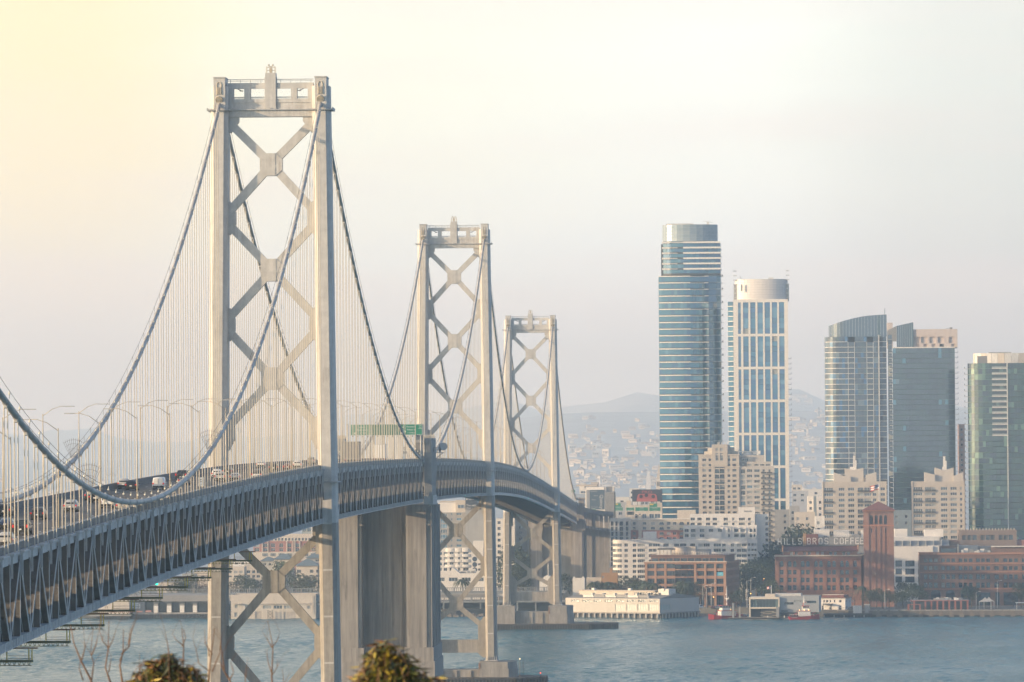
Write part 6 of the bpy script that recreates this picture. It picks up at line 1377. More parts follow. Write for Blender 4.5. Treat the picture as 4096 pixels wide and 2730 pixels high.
for ch, v in words_:
    m = MB(); x = xs(v)-.27*cap; st = .11*cap
    for (ax, az), (bx_, bz) in FONT_STROKES[ch]:
        p, q = Vector((x+ax*cap*.86, -.4, zs(668)+az*cap)), Vector((x+bx_*cap*.86, -.4, zs(668)+bz*cap)); e = (q-p).normalized()*st*.45; m.beam(p-e, q+e, .25, st, 0, (0, 1, 0))
    obj('letter', m, M_SIGN, rs)
m = MB(); xa, xb = xs(140), xs(985)
for zz in (zs(668)-.3, zs(668)+cap*.5, zs(612)+.15): m.bb((xa, -.05, zz-.07), (xb, .05, zz+.07))
for q in np.linspace(xa, xb, 36): m.bb((q-.05, 0, zr-1), (q+.05, .1, zs(612)+.2)); m.beam((q, .1, zs(612)), (q, 3.2, zr-2), .06, .06)
obj('frame', m, M_DARKST, rs); m = MB(); m.bb((xa, -.8, zs(680)-.4), (xb, 1.2, zs(680)-.15)); obj('catwalk', m, M_FRD, rs)
b.flush()
b = Bld('brick_tower', 'square red brick tower with four arched openings and a pyramid roof', 'tower', zx(ZE, 976), zx(ZE, 1268), 2772, -2, 15)
X_ = lambda v, y=700: b.loc(zx(ZE, v), zy(ZE, y))[0]; z_ = lambda y, v=1120: b.loc(zx(ZE, v), zy(ZE, y))[1]
zt = z_(345); ar = [(1037, 1066), (1082, 1112), (1127, 1157), (1172, 1202)]
hl = [b.H(ZE, a, 404, c, 478) for a, c in ar]+[b.H(ZE, 1046, 518, 1058, 560), b.H(ZE, 1180, 518, 1194, 560)]
b.shell(BRK, zt, hl, [(3, z_(478), 5, z_(404)), (6.5, z_(478), 8.5, z_(404)), (10, z_(478), 12, z_(404))], dep=.7)
for h in hl: b.box('louvre', M_FRD, h[0], h[2], .6, .7, h[1], h[3])
for a, c in ar:
    w = X_(c)-X_(a); xc_ = (X_(a)+X_(c))/2; m = MB(); m.slab([(xc_+w/2*math.cos(q), z_(404)+w/2*math.sin(q)) for q in np.linspace(0, math.pi, 11)], -.04, .02); obj('arch_head', m, M_FRD, b.t)
for a, c in ((976, 1028), (1066, 1082), (1112, 1127), (1157, 1172), (1214, 1268)):
    if c-a > 30: b.box('corner_pier', BRK, X_(a), X_(c), -.35, .05, 0, z_(372))
for a, c in ((1024, 1032), (1080, 1092), (1128, 1140), (1174, 1184), (1208, 1216)): b.box('buttress', BRK, X_(a), X_(c), -.3, .05, 0, z_(505))
b.box('string_course', mat('light_brick', (.36, .16, .10), .9), -.3, b.L+.3, -.45, .1, z_(496), z_(484)); b.box('cornice', mat('light_brick', (.36, .16, .10), .9), -.5, b.L+.5, -.6, .2, z_(352), zt+.2)
for q in np.arange(1.2, b.L-1, 1.2): b.box('corbel', BRK, q, q+.5, -.4, 0, z_(372), z_(352))
m = MB(); ap = (b.L/2, 7.5, z_(258)); m.add([(-.9, -1, zt+.2), (b.L+.9, -1, zt+.2), (b.L+.9, 16, zt+.2), (-.9, 16, zt+.2), ap], [(0, 1, 4), (1, 2, 4), (2, 3, 4), (3, 0, 4), (3, 2, 1, 0)]); obj('pyramid_roof', m, TILE, b.t)
b.box('shaded_base', BRB, X_(1000), X_(1276), -.5, 13, 0, z_(740)) if False else None
b.flush()
def flagpole(px, pyt, pyb, Y, label, fl):
    p = at(px, pyb, Y); h = at(px, pyt, Y).z-p.z; t = thing('flagpole', label, 'flagpole', p, 0, 'flagpoles'); m = MB(); m.tube([(0, 0, 0), (0, 0, h)], .14, 6); obj('pole', m, M_WHITE, t)
    w = fl; m = MB(); n = 7; M_FL = mat('flag_cloth', (.62, .50, .48), .8); M_FB = mat('flag_blue', (.05, .06, .16), .8)
    pts = [(-w*i/n, .35*math.sin(i*1.3), h-.3-.28*i*w/n*.9) for i in range(n+1)]
    for i in range(n):
        for j in range(5):
            a, c = pts[i], pts[i+1]; hh = w*.55; m.add([(a[0], a[1], a[2]-hh*j/5), (c[0], c[1], c[2]-hh*j/5), (c[0], c[1], c[2]-hh*(j+1)/5), (a[0], a[1], a[2]-hh*(j+1)/5)], [(0, 1, 2, 3)], 2 if i < 3 and j < 3 else j % 2)
    obj('flag', m, [mat('flag_red', (.40, .05, .05), .8), M_WHITE, M_FB], t)
flagpole(zx(ZE, 1125), zy(ZE, 84), zy(ZE, 258), 2780, 'tall white flagpole with a flag flying on the brick tower roof', 4.6)
flagpole(zx(ZGc, 1797), zy(ZGc, 362), zy(ZGc, 572), 2725, 'white flagpole with a flag on the glass fronted fire station', 2.3)

# ------------------------------------------------------------------ right-hand blocks
b = Bld('office_building', 'white flat roofed block behind the brick tower with large dark windows', 'office', zx(ZF, 150), zx(ZF, 560), 2860, 0, 30)
X_ = lambda v: b.loc(zx(ZF, v), 2200)[0]; z_ = lambda y, v=350: b.loc(zx(ZF, v), zy(ZF, y))[1]; zt = z_(690)
hl = [b.H(ZF, a, r, c, r+58, 0, 'v4') for r in (828, 905, 982) for a, c in ((198, 260), (293, 382), (415, 500))]
b.shell(WH, zt, hl, dep=.6); b.wins(hl, fr=M_FRD, mix=((N1, 3), (N2, 2), (M_GB, 2)), dep=.5)
zr = z_(600); m = MB(); x0, x1 = X_(120), X_(720); m.add([(x0, 6, zt), (x1, 6, zt), (x1, 9, zr-2), (x0, 9, zr-2)], [(0, 1, 2, 3)]); m.bb((x0, 9, zt-1), (x1, 26, zr-2)); obj('skylight_slope', m, GREYM, b.t)
b.box('parapet_band', WH, x0, X_(628), 9, 24, zr-2.1, zr); b.box('right_wing', WH, X_(512), X_(640), 1, 20, 0, z_(690)+.2)
for q in range(8): b.box('skylight_bar', MET, x0+q*(x1-x0)/8, x0+q*(x1-x0)/8+.2, 5.8, 8.8, zt-.2, zr-2+.1)
for a, c, y_ in ((195, 320, 525), (485, 600, 535), (600, 668, 530)): b.box('roof_house', WH, X_(a), X_(c), 12, 20, zr-.3, z_(y_))
b.flush()
b = Bld('low_building', 'white rooftop sheds seen behind the big letter sign', 'building', zx(ZE, 395), zx(ZE, 978), 2880, 0, 20); zt = b.z(zy(ZE, 600)); b.shell(GREYM, zt, [])
X_ = lambda v: b.loc(zx(ZE, v), 2140)[0]
for a, c, y_ in ((498, 648, 528), (688, 840, 538), (955, 978, 540)): b.box('roof_house', WH, X_(a), X_(c), 4, 12, zt-.3, b.z(zy(ZE, y_)))
for a, c, y_ in ((590, 625, 590), (860, 935, 575)): b.box('rooftop_unit', GREYM, X_(a), X_(c), 3, 6, zt-.3, b.z(zy(ZE, y_)))
b.box('tiled_dormer', TILE, X_(418), X_(536), -2, 6, zt-5, b.z(zy(ZE, 572))); b.box('tawny_gable', mat('tawny_brick', (.36, .22, .11), .9), X_(393), X_(420), -2, 6, zt-5, b.z(zy(ZE, 566)))
b.flush()
b = Bld('office_building', 'brown brick block with rows of square windows at the lower right', 'office', zx(ZF, 437), zx(ZF, 1450), 2780, 0, 30)
X_ = lambda v: b.loc(zx(ZF, v), 2300)[0]; z_ = lambda y, v=900: b.loc(zx(ZF, v), zy(ZF, y))[1]; zt = z_(755)
wc = []
for g0 in (472, 641, 810, 978): wc += [(g0, g0+34), (g0+48, g0+82), (g0+98, g0+132)]
wc += [(1155, 1196), (1244, 1278), (1294, 1328), (1344, 1378), (1422, 1446)]
hl = [b.H(ZF, a, r, c, r+h, 0, 'cross') for r, h in ((808, 34), (882, 38), (962, 46), (1040, 50)) for a, c in wc]
gr = [(X_(a), .2, X_(c), z_(1138)) for a, c in ((540, 630), (684, 770), (830, 940), (985, 1110), (1160, 1200), (1240, 1380))]
b.shell(BRB, zt, [h[:4] for h in hl]+gr, dep=.6); b.wins(hl, fr=mat('green_frame', (.09, .14, .13), .6), mix=((N1, 4), (N4, 3), (M_GD, 2), (M_GP, .6)), dep=.5)
for h in gr: b.box('shop_front', N1, h[0], h[2], .5, .55, h[1], h[3])
for h in gr[:3]:
    m = MB(); w = (h[2]-h[0]); m.slab([((h[0]+h[2])/2+w/2*math.cos(q), h[3]+.3*w*math.sin(q)) for q in np.linspace(0, math.pi, 9)], -.04, .02); obj('arch_head', m, N1, b.t)
for y_ in (855, 937, 1100): b.box('string_course', mat('light_brown_brick', (.33, .17, .115), .9), -.2, b.L, -.3, .05, z_(y_+8), z_(y_-4))
b.box('cornice', mat('light_brown_brick', (.33, .17, .115), .9), -.4, b.L+.2, -.6, .4, zt-.8, zt+.2)
for v in (437, 612, 780, 950, 1120, 1210, 1392): b.box('pilaster', BRB, X_(v), X_(v+24), -.2, .05, z_(1100), z_(790))
for a, c, y_, d, m_ in ((625, 800, 685, 6, BRB), (800, 998, 685, 8, GY_), (998, 1125, 692, 10, GREYM), (1125, 1450, 692, 5, BRB)): b.box('penthouse', m_, b.loc(zx(ZF, a), 2190, d)[0], b.loc(zx(ZF, c), 2190, d)[0]-.1, d, d+10, zt-.3, b.loc(zx(ZF, 900), zy(ZF, y_), d)[1])
b.box('chimney', CR, X_(800), X_(814), 4, 6, zt-.3, z_(668)); b.box('terrace_glass', M_GM, X_(640), X_(790), 4.5, 4.6, zt, z_(712)); b.box('awning', WH, X_(1130), X_(1450), 3.6, 5, z_(700), z_(690))
roof_kit(b, 12, X_(820), X_(1110), 2, 6, zt-.2, 8, 2.6); b.flush()
b = Bld('office_building', 'dim grey-brown block with wide blind windows below the green glass tower', 'office', zx(ZF, 725), zx(ZF, 1450), 2870, 0, 26)
X_ = lambda v: b.loc(zx(ZF, v), 2150)[0]; z_ = lambda y, v=1000: b.loc(zx(ZF, v), zy(ZF, y))[1]; dm = mat('grey_brown_wall', (.21, .165, .145), .9, noise=(.3, .1))
x0 = X_(812); hl = [(X_(a)-x0, z_(630), X_(a+42)-x0, z_(582)) for a in (842, 892, 940, 1018, 1068, 1115, 1194, 1242, 1290)]
b.shell(dm, z_(536), hl, L=X_(1368)-x0, D=24, x0=x0, z0=0, dep=.5); b.wins(hl, 'v2', M_FRD, ((mat('dusty_glass', (.11, .12, .125), .3), 3), (M_GM, 1)), x0=x0, dep=.4)
b.box('low_wing', BRB, 0, x0, 1, 20, 0, z_(632)); b.box('low_wing', PINK, X_(1368), b.L, 1, 20, 0, z_(632))
rg = MB()
for v in range(830, 1368, 30): rg.bb((X_(v), .2, z_(536)), (X_(v)+.35, .6, z_(516)))
obj('roof_post', rg, CR, b.t, kind='stuff'); b.flush()
# dark mid block behind the brick tower, left of the beige towers
for i, (pl, pr, pyt, Y, m_, lab) in enumerate(((3575, 3660, 2042, 3060, BL, 'dim blue-grey hall between the brick tower and a beige tower'), (3180, 3262, 2050, 2990, CR, 'pale low house left of the left beige tower'), (3262, 3300, 2066, 2960, WH, 'narrow white house with one dark window by the left beige tower'), (3232, 3292, 1988, 3300, BL, 'hazy grey blue block left of the left beige tower'), (3232, 3256, 1986, 3160, WH, 'small white house with three windows on the slope'), (3270, 3298, 1986, 3150, WH, 'second small white house beside the first on the slope'), (3080, 3186, 2040, 3150, GY_, 'grey low wing at the foot of the white framed tower'), (3160, 3200, 2026, 3080, GY_, 'small brown block at the right foot of the white framed tower'))):
    b = Bld('low_building', lab, 'building', pl, pr, Y, 0, 14); zt = b.z(pyt); n = max(1, int(b.L/5)); hl = [(1+k*(b.L-1)/n, z, 1+k*(b.L-1)/n+1.4, z+1.6) for k in range(n) for z in np.arange(max(4, zt-11), zt-2, 3.4)]
    b.shell(m_, zt, hl); b.wins(hl, 'v2'); b.flush()
# ================================================================== waterfront: sheds, station, boats
ZL1, ZL2, ZL3 = (380, 2080, 3.563), (880, 2080, 3.409), (1700, 2000, 3.267)
M_PILE = mat('pier_pile', (.36, .36, .35), .85, noise=(.6, .2)); M_DARKW = mat('shadowed_timber', (.045, .05, .055), .9)
b = Bld('pier_shed', 'long low white pier shed on pilings with curved roof vents', 'pier shed', 2639-382, 2639, 2737, -33, 34, zg=0, pyr=2420)
b.p0 = b.p0.copy(); q = at(2639, 2420, 2708)
b.p0 = Vector((q.x, 2708, 0)); b.u = Vector((math.cos(b.phi), math.sin(b.phi), 0)); Lx = -b.loc(2262, 2420)[0]; b.p0 = b.p0-b.u*Lx; b.L = Lx; b.t.location = (b.p0.x, b.p0.y, 0)
zf = b.z(zy(ZA, 1182), 2639); zt = b.z(zy(ZA, 1036), 2639)
hl = [b.H(ZA, q, 1046, q+80, 1068, 0, 'v3') for q in (225, 340, 457, 573, 690, 806, 923, 1041)]+[b.H(ZA, a, 1091, c, 1160, 0, 'v4') for a, c in ((681, 785), (800, 900), (915, 1022), (1031, 1135))]
hr = [b.HR(ZA, 1156, 1092, 1266, 1158)]
b.shell(mat('shed_wall', (.50, .48, .44), .85, noise=(.3, .05), streak=.06), zt, hl, hr, z0=zf, dep=.3, parapet=0)
M_SHG = mat('shed_door_glass', (.36, .44, .42), .35, spec=.6)
b.wins(hl[:8], fr=M_FRD, mix=((M_GM, 1), (M_GB, 1))); b.wins(hl[8:], fr=M_FR, mix=((M_SHG, 1),)); b.wins(hr, 'v4', M_FR, ((M_SHG, 1),), side=True)
b.box('deck', M_CONC2, -2, b.L+.6, -.6, b.D+.6, zf-.6, zf)
m = MB(); zr = zt+2.2; m.add([(0, 0, zt+.01), (b.L, 0, zt+.01), (b.L, 14, zr), (0, 14, zr), (0, b.D, zt+.3), (b.L, b.D, zt+.3)], [(0, 1, 2, 3), (3, 2, 5, 4), (1, 5, 2), (0, 3, 4)]); obj('roof_slope', m, ROOF, b.t)
b.box('monitor', CR, 2, b.L-9, 9, 15, zt+.4, zt+3.3); b.box('monitor_roof', CR, 1.5, b.L-8.5, 8.5, 15.5, zt+3.3, zt+3.6)
for k in range(9): b.box('clerestory_pane', M_GD, b.L*.62+k*1.6, b.L*.62+k*1.6+1.3, 8.9, 8.98, zt+1.6, zt+2.8)
b.box('stair_block', MET, b.L-7.5, b.L-1.5, 10, 16, zt, zt+4.4)
for k in range(6):
    x = b.loc(zx(ZA, 440+k*116), 2385, 3)[0]; m = MB(); pts = [(0, 1.6), (-.2, .9), (.1, .2), (.7, 0), (1.3, .1), (1.5, .5), (1.1, .75), (.8, 1.0), (.9, 1.6)]
    m.slab([(x+px*1.0, zt+.2+pz*1.35) for px, pz in pts][::-1], 2.2, 4.2); m.box((x-2.6, 3.4, zt+1.6), (5.4, 2.4, .25)); m.box((x-2.6, 3.4, zt+.9), (4.6, 1.8, 1.2)); obj('roof_vent', m, GREYM if k % 2 else MET, b.t)
for k in range(3): b.box('rooftop_dome', WH, *[b.loc(zx(ZA, (452, 832, 1182)[k]), 2360, 10)[0]+d for d in (-.6, .9)], 9.5, 11, zt+3.6, zt+4.6)
for k in range(17):
    x = 1+k*(b.L-2)/16; m = MB(); m.tube([(x, -.2, -2), (x, -.2, zf-.6)], .42, 8); obj('pile', m, M_DARKW, b.t); m = MB(); m.tube([(x, -.2, zf-2.6), (x, -.2, zf-.6)], .58, 8); obj('pile_cap', m, M_PILE, b.t)
for k in range(12):
    y = 2+k*(b.D-3)/11; m = MB(); m.tube([(b.L+.2, y, -2), (b.L+.2, y, zf-.6)], .42, 8); obj('pile', m, M_PILE, b.t)
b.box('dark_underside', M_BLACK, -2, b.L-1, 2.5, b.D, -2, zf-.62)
b.flush()
# white house between shed and bridge pier
b = Bld('low_building', 'plain white house at the left end of the pier shed', 'building', 2290, 2338, 2790, 0, 12); zt = b.z(2315); b.shell(WH, zt, []); b.box('chimney', WH, .3, 1.2, .5, 1.5, zt-.5, zt+.9); b.box('chimney', WH, b.L-1.2, b.L-.3, .5, 1.5, zt-.5, zt+.9); b.flush()

# fire station on a float
b = Bld('fire_station', 'modern glass fronted fire station standing on a floating dock', 'fire station', zx(ZGc, 1275), zx(ZGc, 1990), 2690, -4, 16, zg=0, pyr=2430)
X_ = lambda v: b.loc(zx(ZGc, v), 2430)[0]; z_ = lambda y: b.loc(zx(ZGc, 1600), zy(ZGc, y))[1]
fr_ = mat('cream_frame', (.60, .55, .46), .7)
for x0, x1, a, c in ((1275, 1990, 692, 642), (1275, 1920, 915, 880)): b.box('frame_beam', fr_, X_(x0), X_(x1), -.6, 15, z_(a), z_(c))
for x0, x1, a, c in ((1275, 1306, 1110, 642), (1962, 1990, 885, 642), (1915, 1985, 1110, 875)): b.box('frame_post', fr_ if x0 != 1915 else GREYM, X_(x0)-.02, X_(x1)+.02, -.62 if x0 != 1915 else -2.0, 3, z_(a), z_(c))
for k in range(9): w = (X_(1962)-X_(1306))/9; b.piece('glass_pane', pane_mesh(pick(((M_GM, 3), (mat('station_glass', (.13, .19, .20), .12, .3), 5)))), (X_(1306)+k*w, .4, z_(880)), 0, (w-.1, 1, z_(692)-z_(880)))
b.box('back_wall', GREYM, X_(1310), X_(1915), 5, 5.2, z_(1110), z_(915)); b.box('boat_bay', M_FRD, X_(1310), X_(1540), 3, 4.9, z_(1110), z_(930))
for x0, x1, y_ in ((1530, 1640, 1005), (1645, 1860, 985), (1585, 1805, 1035), (1805, 1915, 1008), (1530, 1590, 1073), (1590, 1805, 1098), (1805, 1915, 1078)): b.box('louvre_line', fr_, X_(x0), X_(x1), 1.5, 1.8, z_(y_+5), z_(y_-4))
for x in (1712, 2102): b.box('dock_bollard', WH, X_(x)-.22, X_(x)+.22, -1.6, -1.1, z_(1130), z_(1078))
b.box('roof_house', CR, X_(1643), X_(1882), 2, 9, z_(642), z_(572))
xr = b.loc(zx(ZE, 545), 2420, 1)[0]
hl = [(b.loc(zx(ZE, a), 2400, 1)[0]-b.L, b.loc(zx(ZE, 300), zy(ZE, y1), 1)[1], b.loc(zx(ZE, c), 2400, 1)[0]-b.L, b.loc(zx(ZE, 300), zy(ZE, y0), 1)[1]) for a, c, y0, y1 in ((212, 300, 1230, 1252), (305, 425, 1212, 1228), (428, 518, 1216, 1240), (180, 242, 1308, 1320))]
zs_ = b.loc(zx(ZE, 350), zy(ZE, 1168), 1)[1]; b.shell(mat('zinc_wall', (.30, .33, .35), .7, noise=(.3, .06)), zs_, hl, L=xr-b.L, D=18, x0=b.L+.02, y0=1, z0=z_(1005), parapet=.3); b.wins(hl, 'v2', M_FRD, x0=b.L+.02, y0=1)
b.box('roof_house', MET, X_(1882), b.loc(zx(ZE, 372), 2380, 3)[0], 3, 12, zs_-.4, b.loc(zx(ZE, 250), zy(ZE, 1146), 3)[1]); b.box('undercroft', M_FRD, b.L, xr-1, 2, 17, z_(1100), z_(1005))
b.box('float', M_CONC2, X_(780), X_(1990), -3, 18, -.6, z_(1118)); b.box('float', M_CONC2, X_(1990)+.05, xr-6, -.5, 18, -.6, z_(1130)); b.box('float_rubber', M_BLACK, X_(780)-.1, X_(1990)+.1, -3.2, -3, .1, .7)
for x, w, y0, c_ in ((905, 50, 780, GREYM), (1058, 44, 862, M_CONC2)): b.box('guide_pile', c_, X_(x)-w/5.88/16.6, X_(x)+w/5.88/16.6, -2.4, -.8, -1, z_(y0))
b.flush()
# white two-storey house next to the station
b = Bld('fire_house', 'old white two-storey house with a flat dark roof by the red boat', 'house', zx(ZE, 548), zx(ZE, 795), 2728, -14, 13, zg=1.2); X_ = lambda v: b.loc(zx(ZE, v), 2420)[0]; zt = b.z(zy(ZE, 1190))
hl = [b.H(ZE, a, r0, c, r1, 0, 'cross') for a, c, r0, r1 in ((588, 600, 1207, 1232), (613, 634, 1207, 1232), (648, 660, 1207, 1232), (690, 702, 1207, 1232), (740, 762, 1207, 1232), (572, 585, 1262, 1310), (645, 665, 1278, 1300), (740, 762, 1262, 1310))]
hr = [b.HR(ZE, a, r0, c, r1) for a, c, r0, r1 in ((808, 818, 1207, 1232), (840, 848, 1207, 1232), (870, 880, 1207, 1230), (808, 818, 1262, 1295), (840, 848, 1262, 1295), (870, 880, 1262, 1295))]
b.shell(WH, zt, hl, hr, parapet=.2); b.wins(hl, fr=M_FR); b.wins(hr, 'v2', side=True); b.box('eaves', BRB, -.5, b.L+.5, -.6, b.D+.5, zt, zt+.35); b.box('low_hip_roof', TILE, 1, b.L-1, 1.5, b.D-1.5, zt+.35, zt+1.5); b.box('ridge', WH, 1, b.L-1, 1.3, 1.6, zt+1.5, zt+1.7)
b.box('canopy', M_FRD, X_(592), X_(680), -2.5, -.4, b.z(zy(ZE, 1252)), b.z(zy(ZE, 1242)))
for v in (596, 674): b.box('canopy_post', M_FRD, X_(v)-.15, X_(v)+.15, -2.4, -2.1, 0, b.z(zy(ZE, 1250)))
b.flush()
p = at(zx(ZE, 590), 2460, 2712); W_ = thing('wharf', 'low timber wharf in front of the white house', 'wharf', (p.x, 2712, 0)); wl = (at(zx(ZE, 1055), 2460, 2712).x-p.x)
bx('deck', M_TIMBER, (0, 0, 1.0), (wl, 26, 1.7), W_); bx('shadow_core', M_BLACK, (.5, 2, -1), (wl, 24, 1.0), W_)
for k in range(15): bx('pile', M_PILE if k % 3 == 0 else M_TIMBER, (k*wl/14.5, -.2, -1), (k*wl/14.5+.5, .2, 1.0), W_)
for k, (v, w, h, m_, lab, cat) in enumerate(((875, 82, 3.4, WH, 'white site container on the wharf right of the white house', 'container'), (985, 50, 4.0, GREYM, 'grey cabin at the right end of the wharf', 'cabin'))):
    x = at(zx(ZE, v), 2440, 2718).x; t = thing('site_container' if k == 0 else 'wharf_cabin', lab, cat, (x, 2718, 1.7)); w_ = w/2.41/8.37; bx('body', m_, (0, 0, 0), (w_, 3, h), t); bx('roof', MET, (-.1, -.1, h), (w_+.1, 3.1, h+.15), t)
    for q in range(1, 5): bx('corrugation', MET, (q*w_/5, -.06, .2), (q*w_/5+.15, 0, h-.2), t)

# fireboats
def fireboat(px, Y, L, rz, label, tall):
    p = at(px, 2478, Y); t = thing('fireboat', label, 'boat', (p.x, Y, 0), rz, 'red fireboats moored at the station'); red = mat('boat_red', (.34, .03, .035), .4); wht = mat('boat_white', (.70, .70, .68), .4)
    m = MB(); st = [(-.5, .85, 1.0, 1.5), (-.45, .95, 0, 1.5), (-.1, 1, 0, 1.5), (.2, .92, 0, 1.75), (.38, .6, 0, 2.15), (.5, .05, .4, 2.7)]; B = L*.15
    for f, w, zl, zd in st: m.v += [(f*L, -B*w, zd), (f*L, -B*w*.72, max(zl, .0)-.4), (f*L, B*w*.72, max(zl, .0)-.4), (f*L, B*w, zd)]
    n = len(st); m.f = [(i*4+k, (i+1)*4+k, (i+1)*4+(k+1) % 4, i*4+(k+1) % 4) for i in range(n-1) for k in range(4)]+[(0, 1, 2, 3), ((n-1)*4+3, (n-1)*4+2, (n-1)*4+1, (n-1)*4)]; m.m = [0]*len(m.f); obj('hull', m, red, t)
    for s in (-1, 1):
        bx('hull_stripe', wht, (-.42*L, s*B*1.0-.02, 1.0), (-.22*L, s*B+.02, 1.12), t); bx('fender_rail', M_BLACK, (-.48*L, s*B-.05, 1.35), (.1*L, s*B+.1, 1.5), t)
        for q in np.linspace(-.46, .3, 9): bx('rail_post', wht, (q*L-.04, s*B*.93-.04, 1.6), (q*L+.04, s*B*.93+.04, 2.5), t)
        bx('hand_rail', wht, (-.46*L, s*B*.93-.03, 2.45), (.3*L, s*B*.93+.03, 2.52), t)
    bx('deckhouse', wht, (-.18*L, -B*.72, 1.5), (.2*L, B*.72, 3.9), t); bx('deck_edge', red, (-.24*L, -B*.8, 3.9), (.22*L, B*.8, 4.15), t)
    wh = bx('wheelhouse', wht, (-.06*L, -B*.6, 4.15), (.16*L, B*.6, 5.4), t); bx('wheelhouse_window', M_GLASSD, (-.055*L, -B*.61, 5.4), (.165*L, B*.61, 6.3), t)
    for q in np.linspace(-.05, .16, 6): bx('window_post', wht, (q*L-.08, -B*.63, 5.4), (q*L+.08, B*.63, 6.3), t)
    bx('wheelhouse_roof', red, (-.08*L, -B*.7, 6.3), (.18*L, B*.7, 6.55), t)
    m = MB(); m.tube([(0, 0, 6.5), (0, 0, 6.5+tall)], [.28, .1], 6); m.box((0, 0, 6.4+tall*.35), (.3, 4.4, .25)); m.box((0, 2.1, 6.9+tall*.35), (.3, .3, 1.0)); m.box((0, -2.1, 6.9+tall*.35), (.3, .3, 1.0)); m.box((.3, 0, 7.2+tall*.5), (.4, 1.6, .3)); obj('mast', m, wht, t)
    for x, y, z in ((-.3*L, 0, 1.5), (.28*L, 0, 1.9), (-.02*L, 0, 6.6)): m = MB(); m.tube([(x, y, z), (x, y, z+1.0)], .2, 6); m.beam((x-.3, y, z+1.0), (x+1.3, y, z+1.6), .28, .28); obj('water_cannon', m, red, t)
    for q in (-.15, 0, .15): m = MB(); m.sphere((q*L, -B*.75, 4.5), .22); obj('deck_light', m, mat('lamp_warm', (.6, .45, .2), .4, emit=(1, .6, .2), estr=2.0), t)
    for s in (-1, 1):
        m = MB(); m.tube([(-.4*L, s*1.3, 1.9), (-.26*L, s*1.3, 1.95), (-.22*L, s*.9, 2.1)], .38, 8); obj('inflatable_tube', m, M_BLACK if s < 0 else red, t)
    return t
fireboat(2908, 2692, 19, R(203), 'red and white fireboat moored end-on left of the glass station', 9)
fireboat(3216, 2678, 14.6, R(4), 'smaller red fireboat lying broadside before the grey station wall', 4.5)

# pavilion, tents and sea wall on the right
b = Bld('restaurant_pavilion', 'low glass pavilion with orange-red posts on the sea wall', 'restaurant', zx(ZF, 340), zx(ZF, 905), 2716, 0, 10); X_ = lambda v: b.loc(zx(ZF, v), 2420)[0]; zt = b.z(zy(ZF, 1212)); op = mat('orange_post', (.27, .10, .075), .7)
b.box('roof_slab', op, 0, b.L, -.3, 10, zt-.35, zt); b.box('roof_top', ROOF, .3, b.L-.3, .2, 9.6, zt, zt+.12); b.box('glazing', mat('pavilion_glass', (.07, .095, .10), .15, .3), .4, b.L-.3, .9, 9, 0, zt-.35)
for v in (370, 478, 536, 593, 651, 708, 766, 822, 885): b.box('post', op, X_(v), X_(v+17), -.25, .4, 0, zt-.35)
for v in (400, 440, 505, 520, 565, 580, 622, 637, 680, 694, 737, 752, 795, 808, 850, 865): b.box('glazing_bar', M_FRD, X_(v), X_(v)+.16, .8, .9, 0, zt-.4)
for v0, v1 in ((312, 330), (368, 384), (424, 440)): b.box('porch_post', op, X_(v0), X_(v1), -3, -2.4, 0, b.z(zy(ZF, 1248)))
b.box('porch_beam', op, X_(312), X_(440), -3, -2.4, b.z(zy(ZF, 1252)), b.z(zy(ZF, 1246))); roof_kit(b, 14, 8, b.L-4, 1, 8, zt+.1, 4, 1.2, CR); b.flush()
def tent(v, w, y0, y1, Y, lab):
    p = at(zx(ZF, v), zy(ZF, y1), Y); zt_ = at(zx(ZF, v), zy(ZF, y0), Y).z; t = thing('canopy_tent', lab, 'tent', (p.x, Y, ZG), 0, 'peaked canopies by the pavilion'); r = w/2.41/8.37; h = p.z-ZG; m = MB()
    m.add([(-r, -r, h), (r, -r, h), (r, r, h), (-r, r, h), (-r*.4, -r*.4, h+(zt_-p.z)*.42), (r*.4, -r*.4, h+(zt_-p.z)*.42), (r*.4, r*.4, h+(zt_-p.z)*.42), (-r*.4, r*.4, h+(zt_-p.z)*.42), (0, 0, zt_-ZG)], [(0, 1, 5, 4), (1, 2, 6, 5), (2, 3, 7, 6), (3, 0, 4, 7), (4, 5, 8), (5, 6, 8), (6, 7, 8), (7, 4, 8)]); obj('canopy', m, CR, t)
    for sx in (-1, 1):
        for sy in (-1, 1): bx('leg', MET, (sx*r-.08, sy*r-.08, 0), (sx*r+.08, sy*r+.08, h), t)
tent(1062, 56, 1180, 1224, 2722, 'larger peaked cream canopy right of the orange pavilion'); tent(1100, 48, 1178, 1220, 2730, 'second peaked cream canopy partly behind the first one')
t = thing('shelter', 'white flat shelter on posts at the right end of the sea wall', 'shelter', (at(zx(ZF, 1360), 2440, 2712).x, 2712, ZG)); bx('roof', WH, (0, 0, 3.0), (9, 5, 3.3), t)
for q in (.3, 4, 8.4): bx('post', WH, (q, .2, 0), (q+.25, .45, 3), t)
t = thing('sea_wall', 'long dark stone sea wall with drain arches below the pavilion', 'sea wall', (0, 0, 0)); M_SW = mat('sea_wall_stone', (.14, .125, .11), .9, noise=(.5, .2))
pts = [(48, 2722), (78, 2714), (160, 2702), (430, 2688)]
